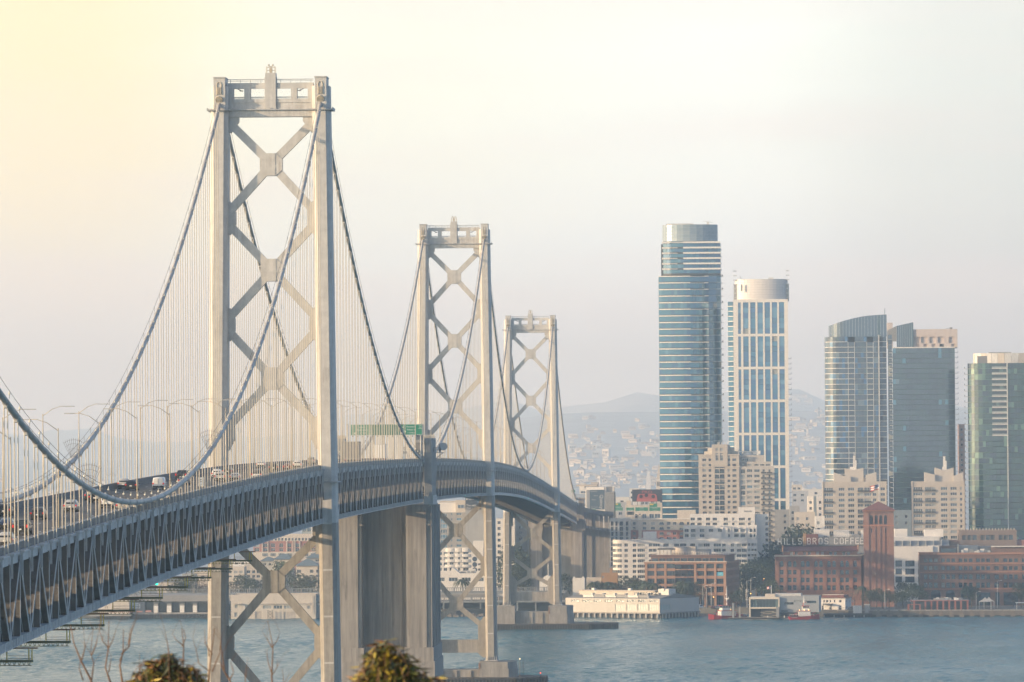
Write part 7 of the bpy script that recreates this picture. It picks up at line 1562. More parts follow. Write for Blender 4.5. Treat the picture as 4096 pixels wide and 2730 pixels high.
for (x0, y0), (x1, y1) in zip(pts[:-1], pts[1:]):
    m = MB(); m.add([(x0, y0, -2), (x1, y1, -2), (x1, y1, ZG+.05), (x0, y0, ZG+.05), (x0, y0+1.2, ZG+.05), (x1, y1+1.2, ZG+.05)], [(0, 1, 2, 3), (3, 2, 5, 4)]); obj('wall_face', m, M_SW, t)
    n = int((x1-x0)/4.6)
    for k in range(n):
        q = (k+.5)/n; x, y = x0+(x1-x0)*q, y0+(y1-y0)*q
        if x > 190: continue
        bx('wall_panel', M_SW, (x-2.1, y-.25, 1.3), (x+2.1, y+.1, ZG-.5), t); bx('coping', M_CONC2, (x-2.28, y-.4, ZG-.45), (x+2.28, y+.9, ZG+.12), t); bx('drain_arch', M_BLACK, (x-1.3, y-.3, -.5), (x+1.3, y, .75), t)
        m = MB(); m.tube([(x, y+.2, ZG+.1), (x, y+.2, ZG+1.1)], .06, 4); m.tube([(x, y+.2, ZG+1.05), (x+4.6, y+.2, ZG+1.05)], .05, 4); obj('guard_rail', m, M_FRD, t)

# ------------------------------------------------------------------ left shore under the bridge
b = Bld('wharf_hall', 'long grey wharf hall with open bays and pale pillars under the bridge', 'pier shed', zx(ZL1, 482), zx(ZL1, 1640), 2752, 0, 26, zg=0); X_ = lambda v: b.loc(zx(ZL1, v), 2400)[0]; z_ = lambda y, v=1000: b.loc(zx(ZL1, v), zy(ZL1, y))[1]
gw = mat('wharf_grey', (.25, .245, .24), .9, noise=(.3, .1)); b.box('fascia', gw, 0, b.L, 0, 24, z_(1165), z_(1078)); b.box('deck', M_CONC2, -3, b.L+3, -2, 26, z_(1345), z_(1322)); b.box('dark_interior', M_DARKW, 1, b.L-1, 7, 22, z_(1322), z_(1165))
for v0, v1 in ((835, 895), (1022, 1085), (1207, 1268), (1392, 1450)): b.box('pillar', WH, X_(v0), X_(v1), .3, 3, z_(1322), z_(1225)); b.box('pillar_top', gw, X_(v0), X_(v1), .3, 3, z_(1225), z_(1165)); [b.box('louvre', M_FRD, X_(v0)+q, X_(v0)+q+2.2, .1, .3, z_(1195), z_(1140)) for q in (.4, 5.2)]
b.box('end_wall', gw, 0, X_(705), .2, 3, z_(1322), z_(1165)); b.box('sign_board', WH, X_(520), X_(645), .05, .2, z_(1262), z_(1186)); b.box('print_bar', BL, X_(532), X_(632), .02, .05, z_(1245), z_(1232)); b.box('print_bar', BL, X_(540), X_(620), .02, .05, z_(1215), z_(1206))
for a, c in ((705, 835), (895, 1022), (1085, 1207), (1268, 1392), (1450, 1590)): b.box('roller_door', mat('door_grey', (.16, .17, .18), .8), X_(a)+.4, X_(c)-.4, 6.6, 6.9, z_(1310), z_(1180))
for k in range(30): bx('pile', M_DARKW, (k*b.L/29-.3, -1.8, -2), (k*b.L/29+.3, -1.2, z_(1345)), b.t)
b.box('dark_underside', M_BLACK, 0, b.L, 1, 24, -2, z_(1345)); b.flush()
b = Bld('pier_house', 'sunlit pale end house of the wharf with graffiti smudges', 'pier shed', zx(ZL1, 30), zx(ZL1, 484), 2748, 0, 20, zg=0); z_ = lambda y, v=250: b.loc(zx(ZL1, v), zy(ZL1, y))[1]; b.shell(CR, z_(1120), [], z0=z_(1345)); b.box('deck', M_CONC2, -4, b.L+1, -2.5, 20, z_(1372), z_(1345))
for k in range(5): b.box('graffiti_patch', mat('graffiti', (.45, .25, .22), .9), b.L*.4+k*4.3, b.L*.4+k*4.3+2.8, -.03, 0, z_(1320), z_(1295+k % 2*8))
for k in range(12): bx('pile', M_DARKW, (k*b.L/11-.3, -2, -2), (k*b.L/11+.3, -1.4, z_(1372)), b.t)
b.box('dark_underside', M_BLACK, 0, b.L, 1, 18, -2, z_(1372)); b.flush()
b = Bld('warehouse', 'cream pier warehouse framed by the X brace of the nearest tower', 'warehouse', zx(ZL2, 145), zx(ZL2, 1300), 2735, 0, 22, zg=0); X_ = lambda v: b.loc(zx(ZL2, v), 2430)[0]; z_ = lambda y, v=700: b.loc(zx(ZL2, v), zy(ZL2, y))[1]
hl = [b.H(ZL2, a, r0, c, r1, 0, s_) for a, c, r0, r1, s_ in ((205, 240, 1155, 1205, 'v2'), (343, 400, 1160, 1205, 'v3'), (585, 708, 1168, 1215, 'v3'), (732, 852, 1168, 1215, 'v3'), (875, 980, 1168, 1215, 'v3'), (1190, 1240, 1170, 1215, 'v2'), (198, 240, 1262, 1325, 'v2'), (480, 575, 1250, 1355, 'v3'), (868, 1050, 1255, 1355, 'v4'))]
b.shell(CR, z_(1018), hl, z0=z_(1372), dep=.3); b.wins(hl[:7], fr=CR, mix=((M_GP, 3), (M_GM, 1))); b.wins(hl[7:], fr=CR, mix=((BE, 1),))
b.box('canopy', BE, X_(205), X_(300), -1.2, 0, z_(1150), z_(1138)); b.box('ledge', BE, X_(500), X_(1230), -.5, 0, z_(1150), z_(1140)); b.box('corner_strip', BE, X_(1258), X_(1280), -.2, .05, z_(1290), z_(1040)); b.box('deck', M_CONC2, -2, b.L+14, -3, 20, z_(1395), z_(1372))
tw_ = MB(); 
for q in (655, 720): tw_.tube([(X_(q), -1.5, z_(1360)), (X_(q), -1.5, z_(1230))], .12, 4)
for y0, y1 in ((1360, 1310), (1310, 1270), (1270, 1235)): tw_.tube([(X_(655), -1.5, z_(y0)), (X_(720), -1.5, z_(y1))], .09, 4); tw_.tube([(X_(720), -1.5, z_(y0)), (X_(655), -1.5, z_(y1))], .09, 4)
obj('lattice_hoist', tw_, M_FRD, b.t)
for k in range(13): bx('pile', M_CONC2 if k % 2 else M_DARKW, (k*(b.L+10)/12-.35, -2.8, -2), (k*(b.L+10)/12+.35, -2.2, z_(1395)), b.t)
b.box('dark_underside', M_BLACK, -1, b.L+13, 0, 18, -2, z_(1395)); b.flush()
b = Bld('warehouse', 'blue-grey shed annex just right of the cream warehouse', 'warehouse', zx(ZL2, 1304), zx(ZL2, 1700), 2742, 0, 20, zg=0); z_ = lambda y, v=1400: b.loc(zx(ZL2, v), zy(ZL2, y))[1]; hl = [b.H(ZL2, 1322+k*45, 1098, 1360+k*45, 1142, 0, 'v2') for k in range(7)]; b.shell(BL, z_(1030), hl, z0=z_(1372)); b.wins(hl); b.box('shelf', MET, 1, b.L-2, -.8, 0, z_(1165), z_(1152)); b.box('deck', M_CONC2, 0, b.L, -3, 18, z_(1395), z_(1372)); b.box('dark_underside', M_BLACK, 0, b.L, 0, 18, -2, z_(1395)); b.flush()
# promenade: two decks with railings
t = thing('waterfront_promenade', 'two-level grey waterfront promenade with railings running behind the bridge towers', 'promenade', (0, 0, 0))
Yp = 2782; M_PRM = mat('promenade_concrete', (.20, .22, .235), .9, noise=(.2, .1))
xa, xb = at(380, 2360, Yp).x, at(2262, 2360, Yp).x
for z0, z1, y0 in ((10.4, 11.4, 0), (6.2, 7.2, -6)):
    bx('deck_slab', M_PRM, (xa, Yp+y0, z0), (xb, Yp+14, z1), t); bx('railing_cap', M_PRM, (xa, Yp+y0, z1+1.9), (xb, Yp+y0+.3, z1+2.15), t)
    n = int((xb-xa)/4.4)
    for k in range(n): bx('railing_post', M_CONC2 if k % 2 else M_PRM, (xa+k*4.4, Yp+y0-.05, z1), (xa+k*4.4+.5, Yp+y0+.3, z1+1.9), t)
    m = MB()
    for k in range(int((xb-xa)/.9)): m.bb((xa+k*.9, Yp+y0+.1, z1), (xa+k*.9+.28, Yp+y0+.25, z1+1.9))
    obj('baluster', m, M_PRM, t, kind='stuff')
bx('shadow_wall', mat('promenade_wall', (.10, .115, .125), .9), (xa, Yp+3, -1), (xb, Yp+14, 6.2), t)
for k in range(int((xb-xa)/9)): bx('column', M_PRM, (xa+k*9, Yp-5.6, -1), (xa+k*9+.7, Yp-4.9, 6.2), t)
bx('plank_band', M_BARR, (at(1760, 2360, Yp).x, Yp-.3, 8.6), (at(1960, 2360, Yp).x, Yp-.05, 10.3), t)
# rubble shore
t = tag(link('rubble_shore', (lambda m: m.mesh('rubble_shore', M_SW))((lambda m: [m.sphere((random.uniform(-270, -40), random.uniform(2752, 2770), random.uniform(-.5, .8)), random.uniform(.6, 1.8), 5, 3, sz=.7) for _ in range(420)] and m)(MB()))), 'dark rubble bank', 'rubble'); t['kind'] = 'stuff'; t['label'] = 'dark rubble bank along the shore below the promenade'

def simple(name, label, cat, Z, x0, x1, ytop, Y, m, wins=(), st='v2', D=16, roof=None, mix=STD, phi=0, dep=.3):
    b = Bld(name, label, cat, zx(Z, x0), zx(Z, x1), Y, phi, D); zt = b.z(zy(Z, ytop)); hl = []
    for w in wins:
        h = b.H(Z, *w[:4], 0, w[4] if len(w) > 4 else st)
        if h[1] > .2: hl.append(h)
    b.shell(m, zt, hl, dep=dep); b.wins(hl, mix=mix, dep=dep-.05)
    if roof == 'hip': mm = MB(); mm.add([(-.8, -.8, zt), (b.L+.8, -.8, zt), (b.L+.8, D+.8, zt), (-.8, D+.8, zt), (b.L*.42, D/2, zt+min(5.5, b.L*.3)), (b.L*.58, D/2, zt+min(5.5, b.L*.3))], [(0, 1, 5, 4), (1, 2, 5), (2, 3, 4, 5), (3, 0, 4), (3, 2, 1, 0)]); obj('hip_roof', mm, SLAT, b.t)
    return b, zt
g4 = lambda xs, ys, st='v2': [(a, r0, c, r1, st) for r0, r1 in ys for a, c in xs]
b, zt = simple('apartment_block', 'brick and cream terrace block seen above the X brace of the nearest tower', 'apartment block', ZL2, 455, 1330, 290, 3010, PINK, g4([(470, 538), (585, 650), (695, 752), (808, 862), (915, 975), (1025, 1085), (1140, 1200), (1250, 1310)], [(322, 375), (388, 432)], 'cross'), D=24)
for v0, v1 in ((440, 550), (568, 655), (905, 1095), (1225, 1330)): a, c = b.loc(zx(ZL2, v0), 2190)[0], b.loc(zx(ZL2, v1), 2190)[0]
b.box('cream_storey', CR, -.1, b.L+.1, -.5, 1.0-.62, b.z(zy(ZL2, 560)), b.z(zy(ZL2, 438)))
for v in (575, 685, 795, 905, 1015, 1125, 1235): h = b.H(ZL2, v, 455, v+76, 500, -.5); b.piece('window', win_mesh('v4', M_FR, M_GM), (h[0], -.52, h[1]), 0, (h[2]-h[0], 1, h[3]-h[1]))
for v0, v1 in ((905, 1000), (1015, 1095), (570, 660)): b.box('cream_bay', CR, b.loc(zx(ZL2, v0), 2190)[0], b.loc(zx(ZL2, v0+12), 2190)[0], -.4, .2, b.z(zy(ZL2, 438)), zt); b.box('cream_bay', CR, b.loc(zx(ZL2, v1-12), 2190)[0], b.loc(zx(ZL2, v1), 2190)[0], -.4, .2, b.z(zy(ZL2, 438)), zt)
h5 = [b.H(ZL2, v, 248, v+28, 286, 4, 'v2') for v in range(700, 1310, 46)]; x0 = b.loc(zx(ZL2, 690), 2150, 4)[0]; h5 = [(h[0]-x0, h[1], h[2]-x0, h[3], h[4]) for h in h5]; b.shell(CR, b.z(zy(ZL2, 200), 1150), h5, L=b.loc(zx(ZL2, 1330), 2150, 4)[0]-x0, D=18, x0=x0, y0=4, z0=zt-.5, name='roof_storey'); b.wins(h5, x0=x0, y0=4); b.flush()
for (x0, x1, yt, Y, m_, wins, lab, rf) in (
    (1118, 1248, 98, 3080, BL, g4([(1130, 1180), (1190, 1240)], [(110, 165)]), 'blue-grey block peeping over the brick terrace', None), (1250, 1330, 100, 3070, WH, (), 'white block end beside the blue-grey one', None),
    (108, 330, 640, 2890, CR, g4([(118, 160), (190, 240), (262, 315)], [(695, 730), (760, 785)]), 'cream house row behind the left tower leg', None), (330, 575, 615, 2930, BE, g4([(365, 415), (440, 480), (500, 545)], [(690, 730), (755, 790)]), 'beige houses left of the X brace centre', None),
    (560, 740, 560, 2960, GY_, g4([(590, 630), (660, 700)], [(590, 625)]), 'grey house with a slate hip roof left of the X centre', 'hip'), (735, 985, 540, 2950, CR, g4([(760, 800), (830, 880), (920, 960)], [(570, 610)]), 'cream house with broad slate hip roof above the X centre', 'hip'),
    (1035, 1330, 628, 2900, CR, g4([(1050, 1108), (1225, 1275), (1310, 1340)], [(680, 725), (750, 780)], 'v3'), 'cream terrace with paired windows right of the X brace', 'hip'), (1330, 1560, 640, 2905, BE, g4([(1345, 1400), (1430, 1480)], [(680, 725), (755, 785)], 'v3'), 'beige terrace beside the right leg of the nearest tower', 'hip'),
    (110, 400, 560, 2990, WH, g4([(130, 170), (200, 250), (290, 330)], [(580, 610)]), 'white upper houses beyond the left tower leg', None), (1180, 1420, 520, 2985, GY_, g4([(1200, 1250), (1300, 1350)], [(540, 570)]), 'grey slate-roofed house under the terrace block', 'hip')):
    b, zt = simple('town_house', lab, 'house', ZL2, x0, x1, yt, Y, m_, wins, roof=rf, D=14)
    if x1-x0 > 200: roof_kit(b, 4, 2, b.L-3, 2, 9, zt-.5, x0, 1.4) if rf is None else None
    b.flush()
for (x0, x1, yt, Y, m_, wins, lab) in ((1240, 1420, 770, 2890, GY_, g4([(1260, 1290), (1330, 1370)], [(800, 830)]), 'dim grey house behind the work platforms'), (1410, 1600, 740, 2910, CR, g4([(1440, 1470), (1510, 1560)], [(800, 850)]), 'cream house just left of the left tower leg'), (880, 1260, 900, 2900, BE, g4([(930, 960), (1040, 1080)], [(930, 960)]), 'low beige house below the hanging platforms')):
    b, zt = simple('town_house', lab, 'house', ZL1, x0, x1, yt, Y, m_, wins, D=14); b.flush()
# behind the second tower
b, zt = simple('apartment_block', 'grey apartment slab with teal glass bays behind the second tower X', 'apartment block', ZL3, 170, 800, 165, 3040, mat('taupe_wall', (.31, .30, .285), .85, noise=(.2, .06)), g4([(205, 290), (612, 690)], [(180+k*69, 235+k*69) for k in range(8)], 'pic')+g4([(340, 356), (410, 480), (560, 582)], [(170+k*69, 200+k*69) for k in range(8)]), D=22, mix=((T3, 3), (T2, 2), (M_GM, 2)))
b.box('roof_house', CR, b.loc(zx(ZL3, 400), 2050, 4)[0], b.loc(zx(ZL3, 530), 2050, 4)[0], 4, 14, zt-.4, b.z(zy(ZL3, 5), 1840)); b.box('roof_house', WH, b.loc(zx(ZL3, 170), 2050, 4)[0], b.loc(zx(ZL3, 400), 2050, 4)[0], 6, 16, zt-.4, b.z(zy(ZL3, 40), 1780)); h = b.H(ZL3, 425, 65, 510, 110, 3.9); b.piece('window', win_mesh('v2', M_FR, M_GB), (h[0], 3.9, h[1]), 0, (h[2]-h[0], 1, h[3]-h[1])); b.flush()
t = thing('billboard', 'dark wall banner with white words behind the second tower X', 'billboard', (at(zx(ZL3, 528), 2030, 3030).x, 3030, ZG)); z0, z1 = at(1870, zy(ZL3, 126), 3030).z-ZG, at(1870, zy(ZL3, -40), 3030).z-ZG; w_ = (800-528)/3.267/7.51
M_BB = mat('banner_navy', (.045, .06, .08), .7); bx('panel', M_BB, (0, 0, z0), (w_, .5, z1), t); bx('support_wall', GY_, (0, .6, 0), (w_, 9, z1-.3), t)
text('lettering', 'The only', WH, t, (.5, -.03, z0+(126-75)/3.267/7.51), 1.5, align='LEFT'); text('lettering', 'that s', WH, t, (.5, -.03, z0+(126-112)/3.267/7.51), 1.5, align='LEFT'); text('lettering', 'desi', WH, t, (w_-2.6, -.03, z0+(126-112)/3.267/7.51), 1.5, align='LEFT'); text('lettering', 'Framer', WH, t, (1.7, -.03, z0+5.4), .95, align='LEFT')
lg_ = MB(); zz = z0+5.3; lg_.slab([(.5, zz), (1.2, zz), (.85, zz-.4)], -.05, -.03); lg_.slab([(.5, zz+.5), (.5, zz+.05), (1.2, zz+.05), (1.2, zz+.5)], -.05, -.03); obj('emblem', lg_, WH, t)
b, zt = simple('apartment_block', 'white curvy apartment block glowing in the sun under the second tower X', 'apartment block', ZL3, 150, 765, 632, 2900, WH, g4([(200, 222), (245, 290), (322, 375), (432, 460), (500, 570)], [(682, 722), (750, 790), (820, 860), (888, 930)])+g4([(694, 725)], [(690, 720), (830, 856), (898, 928)]), D=18)
for v in (340, 440, 530):
    x = b.loc(zx(ZL3, v), 2230)[0]; m = MB(); m.prism([(x+3.4*math.cos(q), 1.2-2.0*math.sin(q)) for q in np.linspace(0, math.pi, 9)], b.z(zy(ZL3, 680)), zt); obj('rounded_bay', m, WH, b.t)
    for k in range(3): m = MB(); zz = b.z(zy(ZL3, 745+k*69)); m.prism([(x+3.4*math.cos(q), .9-1.6*math.sin(q)) for q in np.linspace(0, math.pi, 9)], zz, zz+1.4); obj('balcony_band', m, WH, b.t)
for y_ in (775, 846, 915): m = MB(); c = b.H(ZL3, 640, y_-10, 658, y_+10); m.tube([((c[0]+c[2])/2, -.06, (c[1]+c[3])/2), ((c[0]+c[2])/2, .1, (c[1]+c[3])/2)], 1.25, 14); obj('round_window', m, M_GD, b.t)
b.box('step_block', WH, b.loc(zx(ZL3, 625), 2200)[0], b.L, 3, 16, zt-.4, b.z(zy(ZL3, 540), 1920)); b.flush()
b, zt = simple('warehouse', 'white low warehouse with dark windows below the curvy apartments', 'warehouse', ZL3, 120, 790, 962, 2830, WH, g4([(120, 180), (198, 258), (310, 430), (480, 602), (655, 770)], [(1016, 1066)], 'v3'), D=18); m = MB(); m.slab([(b.L*.3, zt), (b.L*.5, zt), (b.L*.38, zt+2.6), (b.L*.34, zt+2.6)], .1, 12); obj('gable', m, WH, b.t); roof_kit(b, 9, b.L*.5, b.L-4, 1, 8, zt, 12, 2.4, MET); b.flush()
t = thing('gabled_hall', 'small white hall with a wavy parapet beneath the third tower X', 'building', (at(2158, 2325, 2800).x, 2800, ZG)); w_ = (2222-2158)/8.13; h_ = at(2190, 2322, 2800).z-ZG; pts = [(0, 0), (w_, 0), (w_, h_), (w_*.86, h_+.3), (w_*.72, h_+1.7), (w_*.5, h_+2.6), (w_*.28, h_+1.7), (w_*.14, h_+.3), (0, h_)]
m = MB(); m.slab(pts, 0, 14); obj('wall', m, WH, t); m = MB(); m.tube([(w_*.55, .3, h_+2.3), (w_*.55, .3, at(2190, 2255, 2800).z-ZG)], .18, 6); obj('flag_staff', m, WH, t)
for i, (pl, pr, pyt, Y, m_, lab) in enumerate(((1985, 2060, 2075, 3020, WH, 'pale block seen between the second and third tower legs'), (2040, 2110, 2045, 3060, GY_, 'grey block under the deck left of the third tower X'), (2060, 2130, 2030, 3120, BL, 'blue-grey block highest under the deck by the third tower'), (2115, 2195, 2085, 3075, BE, 'beige block behind the centre of the third tower X'), (1760, 1830, 2005, 3110, CR, 'cream top-floor block beside the dark banner'))):
    b = Bld('apartment_block', lab, 'apartment block', pl, pr, Y, 0, 14); zt = b.z(pyt); n = max(1, int(b.L/4)); hl = [(.8+k*(b.L-1)/n, z, .8+k*(b.L-1)/n+1.7, z+1.6) for k in range(n) for z in np.arange(4, zt-2, 3.1)]; b.shell(m_, zt, hl); b.wins(hl, 'v2'); b.flush()

# ------------------------------------------------------------------ mid distance: banner building, billboard, freeway signs
b = Bld('office_building', 'pale office slab carrying a tall dark banner with sideways lettering', 'office', zx(ZQ, 640), zx(ZQ, 1158), 3500, 0, 24); X_ = lambda v: b.loc(zx(ZQ, v), 2040)[0]; z_ = lambda y, v=850: b.loc(zx(ZQ, v), zy(ZQ, y))[1]
b.box('wall', WH, 0, X_(985), 0, 24, 0, z_(492)); b.box('wall', BL, X_(985), b.L, 0, 24, 0, z_(528)); b.box('roof_house', WH, X_(640), X_(975), 3, 20, z_(492), z_(440)); b.box('roof_band', BE, X_(470), X_(845), 5, 24, z_(432), z_(402)); b.box('roof_house', WH, X_(525), X_(615), 4, 8, z_(490), z_(432)); b.box('roof_house', GREYM, X_(1010), X_(1110), 4, 12, z_(528), z_(438))
for q in np.arange(990, 1155, 17): b.box('fin', WH, X_(q), X_(q+6), -.5, 0, 10, z_(530))
for q in np.arange(996, 1155, 17): b.piece('glass_pane', pane_mesh(pick(((M_GB, 2), (M_GM, 2)))), (X_(q), -.06, 10), 0, (.9, 1, z_(540)-10))
for q in (652, 668, 684, 700): b.box('fin', MET, X_(q), X_(q+5), -.3, 0, 10, z_(495))
b.box('banner', mat('banner_slate', (.06, .10, .145), .7), X_(718), X_(975), -.4, -.1, z_(842), z_(494))
text('lettering', 'Quincy', WH, b.t, (X_(922), -.45, z_(708)), 3.0, rot=(R(90), R(90), 0), sx=1.0)
for body, v, y_, sz in (('Discovery', 725, 521, 1.05), ('Starts', 785, 598, 1.05), ('Here', 750, 670, 1.15), ('Now Leasing', 730, 800, .8)): text('lettering', body, WH, b.t, (X_(v), -.45, z_(y_)), sz, align='LEFT')
b.flush()
t = thing('billboard', 'black billboard showing a red camera phone, on a cream rooftop', 'billboard', (at(zx(ZQ, 1472), 2000, 3280).x, 3280, ZG)); k_ = F/3280*4.48; z_ = lambda y: at(zx(ZQ, 1740), zy(ZQ, y), 3280).z-ZG; X_ = lambda v: (v-1472)/k_
bx('panel', mat('billboard_black', (.03, .03, .045), .6), (0, 0, z_(705)), (X_(2012), .5, z_(487)), t); M_RP = mat('device_red', (.40, .10, .085), .5)
dv = MB(); dv.slab([(X_(1548), z_(703)), (X_(1925), z_(703)), (X_(1912), z_(600)), (X_(1890), z_(572)), (X_(1860), z_(566)), (X_(1610), z_(566)), (X_(1582), z_(574)), (X_(1568), z_(600))], -.08, -.02); pc_ = obj('picture_shape', dv, M_RP, t)
dv = MB(); dv.slab([(X_(1580), z_(655)), (X_(1890), z_(655)), (X_(1880), z_(600)), (X_(1858), z_(576)), (X_(1615), z_(576)), (X_(1592), z_(600))], -.12, -.08); obj('picture_bar', dv, mat('device_red2', (.30, .07, .06), .5), t)
for v, y_ in ((1632, 612), (1728, 592), (1850, 615)):
    m = MB(); m.tube([(X_(v), -.17, z_(y_)), (X_(v), -.1, z_(y_))], X_(1472+32), 14); obj('picture_lens', m, M_BLACK, t)
text('lettering', 'PRO', M_RP, t, (X_(1740), -.06, z_(535)), 2.2, sx=1.45)
cr_ = thing('low_building', 'cream rooftop house under the black billboard', 'building', (at(zx(ZQ, 1350), 2050, 3290).x, 3290, ZG)); bx('wall', CR, (0, 0, 0), (X_(1472+660), 18, z_(772)), cr_); bx('roof_house', CR, (X_(1472+22), 1, z_(772)), (X_(1472+105), 6, z_(690)), cr_); bx('roof_house', CR, (X_(1472+505), 1, z_(772)), (X_(1472+660), 6, z_(730)), cr_); bx('window', M_GM, (X_(1472+25), -.05, z_(945)), (X_(1472+155), 0, z_(885)), cr_)
for q in (1560, 1640, 1730, 1830, 1900): bx('strut', GREYM, (X_(q), .1, z_(772)), (X_(q)+.6, .5, z_(705)), t)
def road_sign(v0, v1, y0, y1, lines, lab, exit_=False, Y=3180):
    t = thing('freeway_sign', lab, 'road sign', (at(zx(ZQ, v0), 2030, Y).x, Y, ZG), 0, 'green freeway signs above the white apartments'); z_ = lambda y: at(zx(ZQ, (v0+v1)/2), zy(ZQ, y), Y).z-ZG; w_ = (v1-v0)/4.48/(F/Y)
    bx('panel', M_GREEN, (0, 0, z_(y1)), (w_, .25, z_(y0)), t)
    for q in (z_(y1), z_(y0)-.14): bx('border', M_WHITE, (.0, -.03, q), (w_, 0, q+.14), t)
    n = len(lines)
    for i, l in enumerate(lines): text('lettering', l, M_WHITE, t, (w_/2, -.04, z_(y1)+(z_(y0)-z_(y1))*(1-(i+.5)/n)), (z_(y0)-z_(y1))/n*.62, sx=.9)
    if exit_: bx('exit_tab', M_GREEN, (w_*.0+.1, 0, z_(y0)), (w_*.72, .25, z_(y0)+2.0), t); bx('yellow_tab', mat('sign_yellow', (.65, .45, .06), .6), (.3, -.05, z_(y0)+1.1), (w_*.38, 0, z_(y0)+1.8), t)
    for q in (.5, w_-.7): bx('post', GREYM, (q, .3, 0), (q+.25, .55, z_(y0)), t)
road_sign(1168, 1305, 800, 876, ['Harrison St', 'Embarcadero'], 'leftmost green freeway sign with an exit tab on top', True); road_sign(1368, 1505, 806, 872, ['Ninth St', 'LEFT LANES'], 'second green freeway sign from the left, the narrow one'); road_sign(1530, 1755, 802, 878, ['San Jose', 'Daly City'], 'widest green freeway sign, under the black billboard'); road_sign(1780, 1975, 803, 878, ['Fremont St', 'Folsom St'], 'green freeway sign nearest the banded teal tower', True); road_sign(742, 818, 832, 860, ['EXIT'], 'small green sign low in front of the dark banner', Y=3150)
road_sign(388, 452, 487, 545, ['80'], 'small green sign beside the third tower leg', Y=3050)
# ================================================================== trees, hillside houses, foreground
M_LEAF = [mat('foliage_dark', (.035, .050, .026), .8), mat('foliage_mid', (.055, .075, .032), .8), mat('foliage_dry', (.095, .065, .045), .85), mat('foliage_palm', (.045, .062, .03), .7)]
M_BARK = mat('bark', (.085, .065, .05), .9, noise=(2, .2))
def crown_mesh(name, m, n, blobs, ls, seed):
    r = random.Random(seed); mb = MB()
    for _ in range(n):
        cx, cy, cz, rx, rz = r.choice(blobs); 
        while True:
            v = Vector((r.uniform(-1, 1), r.uniform(-1, 1), r.uniform(-1, 1)))
            if .35 < v.length < 1: break
        p = Vector((cx+v.x*rx, cy+v.y*rx, cz+v.z*rz)); a = Vector((r.gauss(0, 1), r.gauss(0, 1), r.gauss(0, 1))).normalized(); c = a.orthogonal().normalized()*ls*r.uniform(.6, 1.3); d = a.cross(c).normalized()*ls*r.uniform(.4, .9)
        mb.add([p-c, p+d*.5, p+c, p-d*.5], [(0, 1, 2, 3)])
    return mb.mesh(name, m)
BLOBS = [(0, 0, .62, .34, .30), (-.22, .05, .5, .24, .2), (.24, -.05, .55, .24, .22), (.05, .1, .82, .2, .16), (-.1, -.15, .75, .2, .16)]
CROWNS = [crown_mesh('crown', M_LEAF[0], 1100, BLOBS, .036, 1), crown_mesh('crown', M_LEAF[1], 1100, BLOBS, .036, 2), crown_mesh('crown', M_LEAF[2], 420, BLOBS, .034, 3)]
tk = MB(); tk.tube([(0, 0, 0), (.01, 0, .3), (-.01, .01, .55)], [.035, .025, .012], 6); tk.tube([(0, 0, .28), (.16, .02, .6)], [.018, .006], 5); tk.tube([(0, 0, .3), (-.17, -.03, .62)], [.018, .006], 5); TRUNK = tk.mesh('trunk', M_BARK)
def fronds(seed):
    r = random.Random(seed); mb = MB()
    for k in range(34):
        a = k*2.4; up = r.uniform(-.1, .9); L = r.uniform(.32, .42); pts = []
        for i in range(5):
            t_ = i/4; pts.append(Vector((math.cos(a)*L*t_, math.sin(a)*L*t_, .84+up*.26*t_-.36*t_*t_)))
        sd = Vector((-math.sin(a), math.cos(a), 0))*.035
        for i in range(4):
            w0, w1 = (1-.2*i), (1-.2*(i+1)); mb.add([pts[i]-sd*w0, pts[i]+sd*w0, pts[i+1]+sd*w1, pts[i+1]-sd*w1], [(0, 1, 2, 3)])
    return mb.mesh('crown', M_LEAF[3])
FROND = fronds(4); pt = MB(); pt.tube([(0, 0, 0), (.01, 0, .45), (0, 0, .86)], [.03, .022, .03], 7); PTRUNK = pt.mesh('trunk', M_BARK)
def tree(px, pyt, Y, kind, label, zg=ZG, wide=1., group='street trees along the waterfront'):
    """kind 0 dark, 1 mid, 2 dry, 3 palm; pyt = top of the crown in the photograph"""
    p = at(px, pyt, Y); h = max(3, p.z-zg); t = thing('palm_tree' if kind == 3 else 'street_tree', label, 'tree', (p.x, Y, zg), random.uniform(0, 6), group)
    link('trunk', PTRUNK if kind == 3 else TRUNK, t, None, None, (h, h, h)); link('crown', FROND if kind == 3 else CROWNS[kind], t, None, None, (h*1.05*wide, h*1.05*wide, h*1.03)); return t
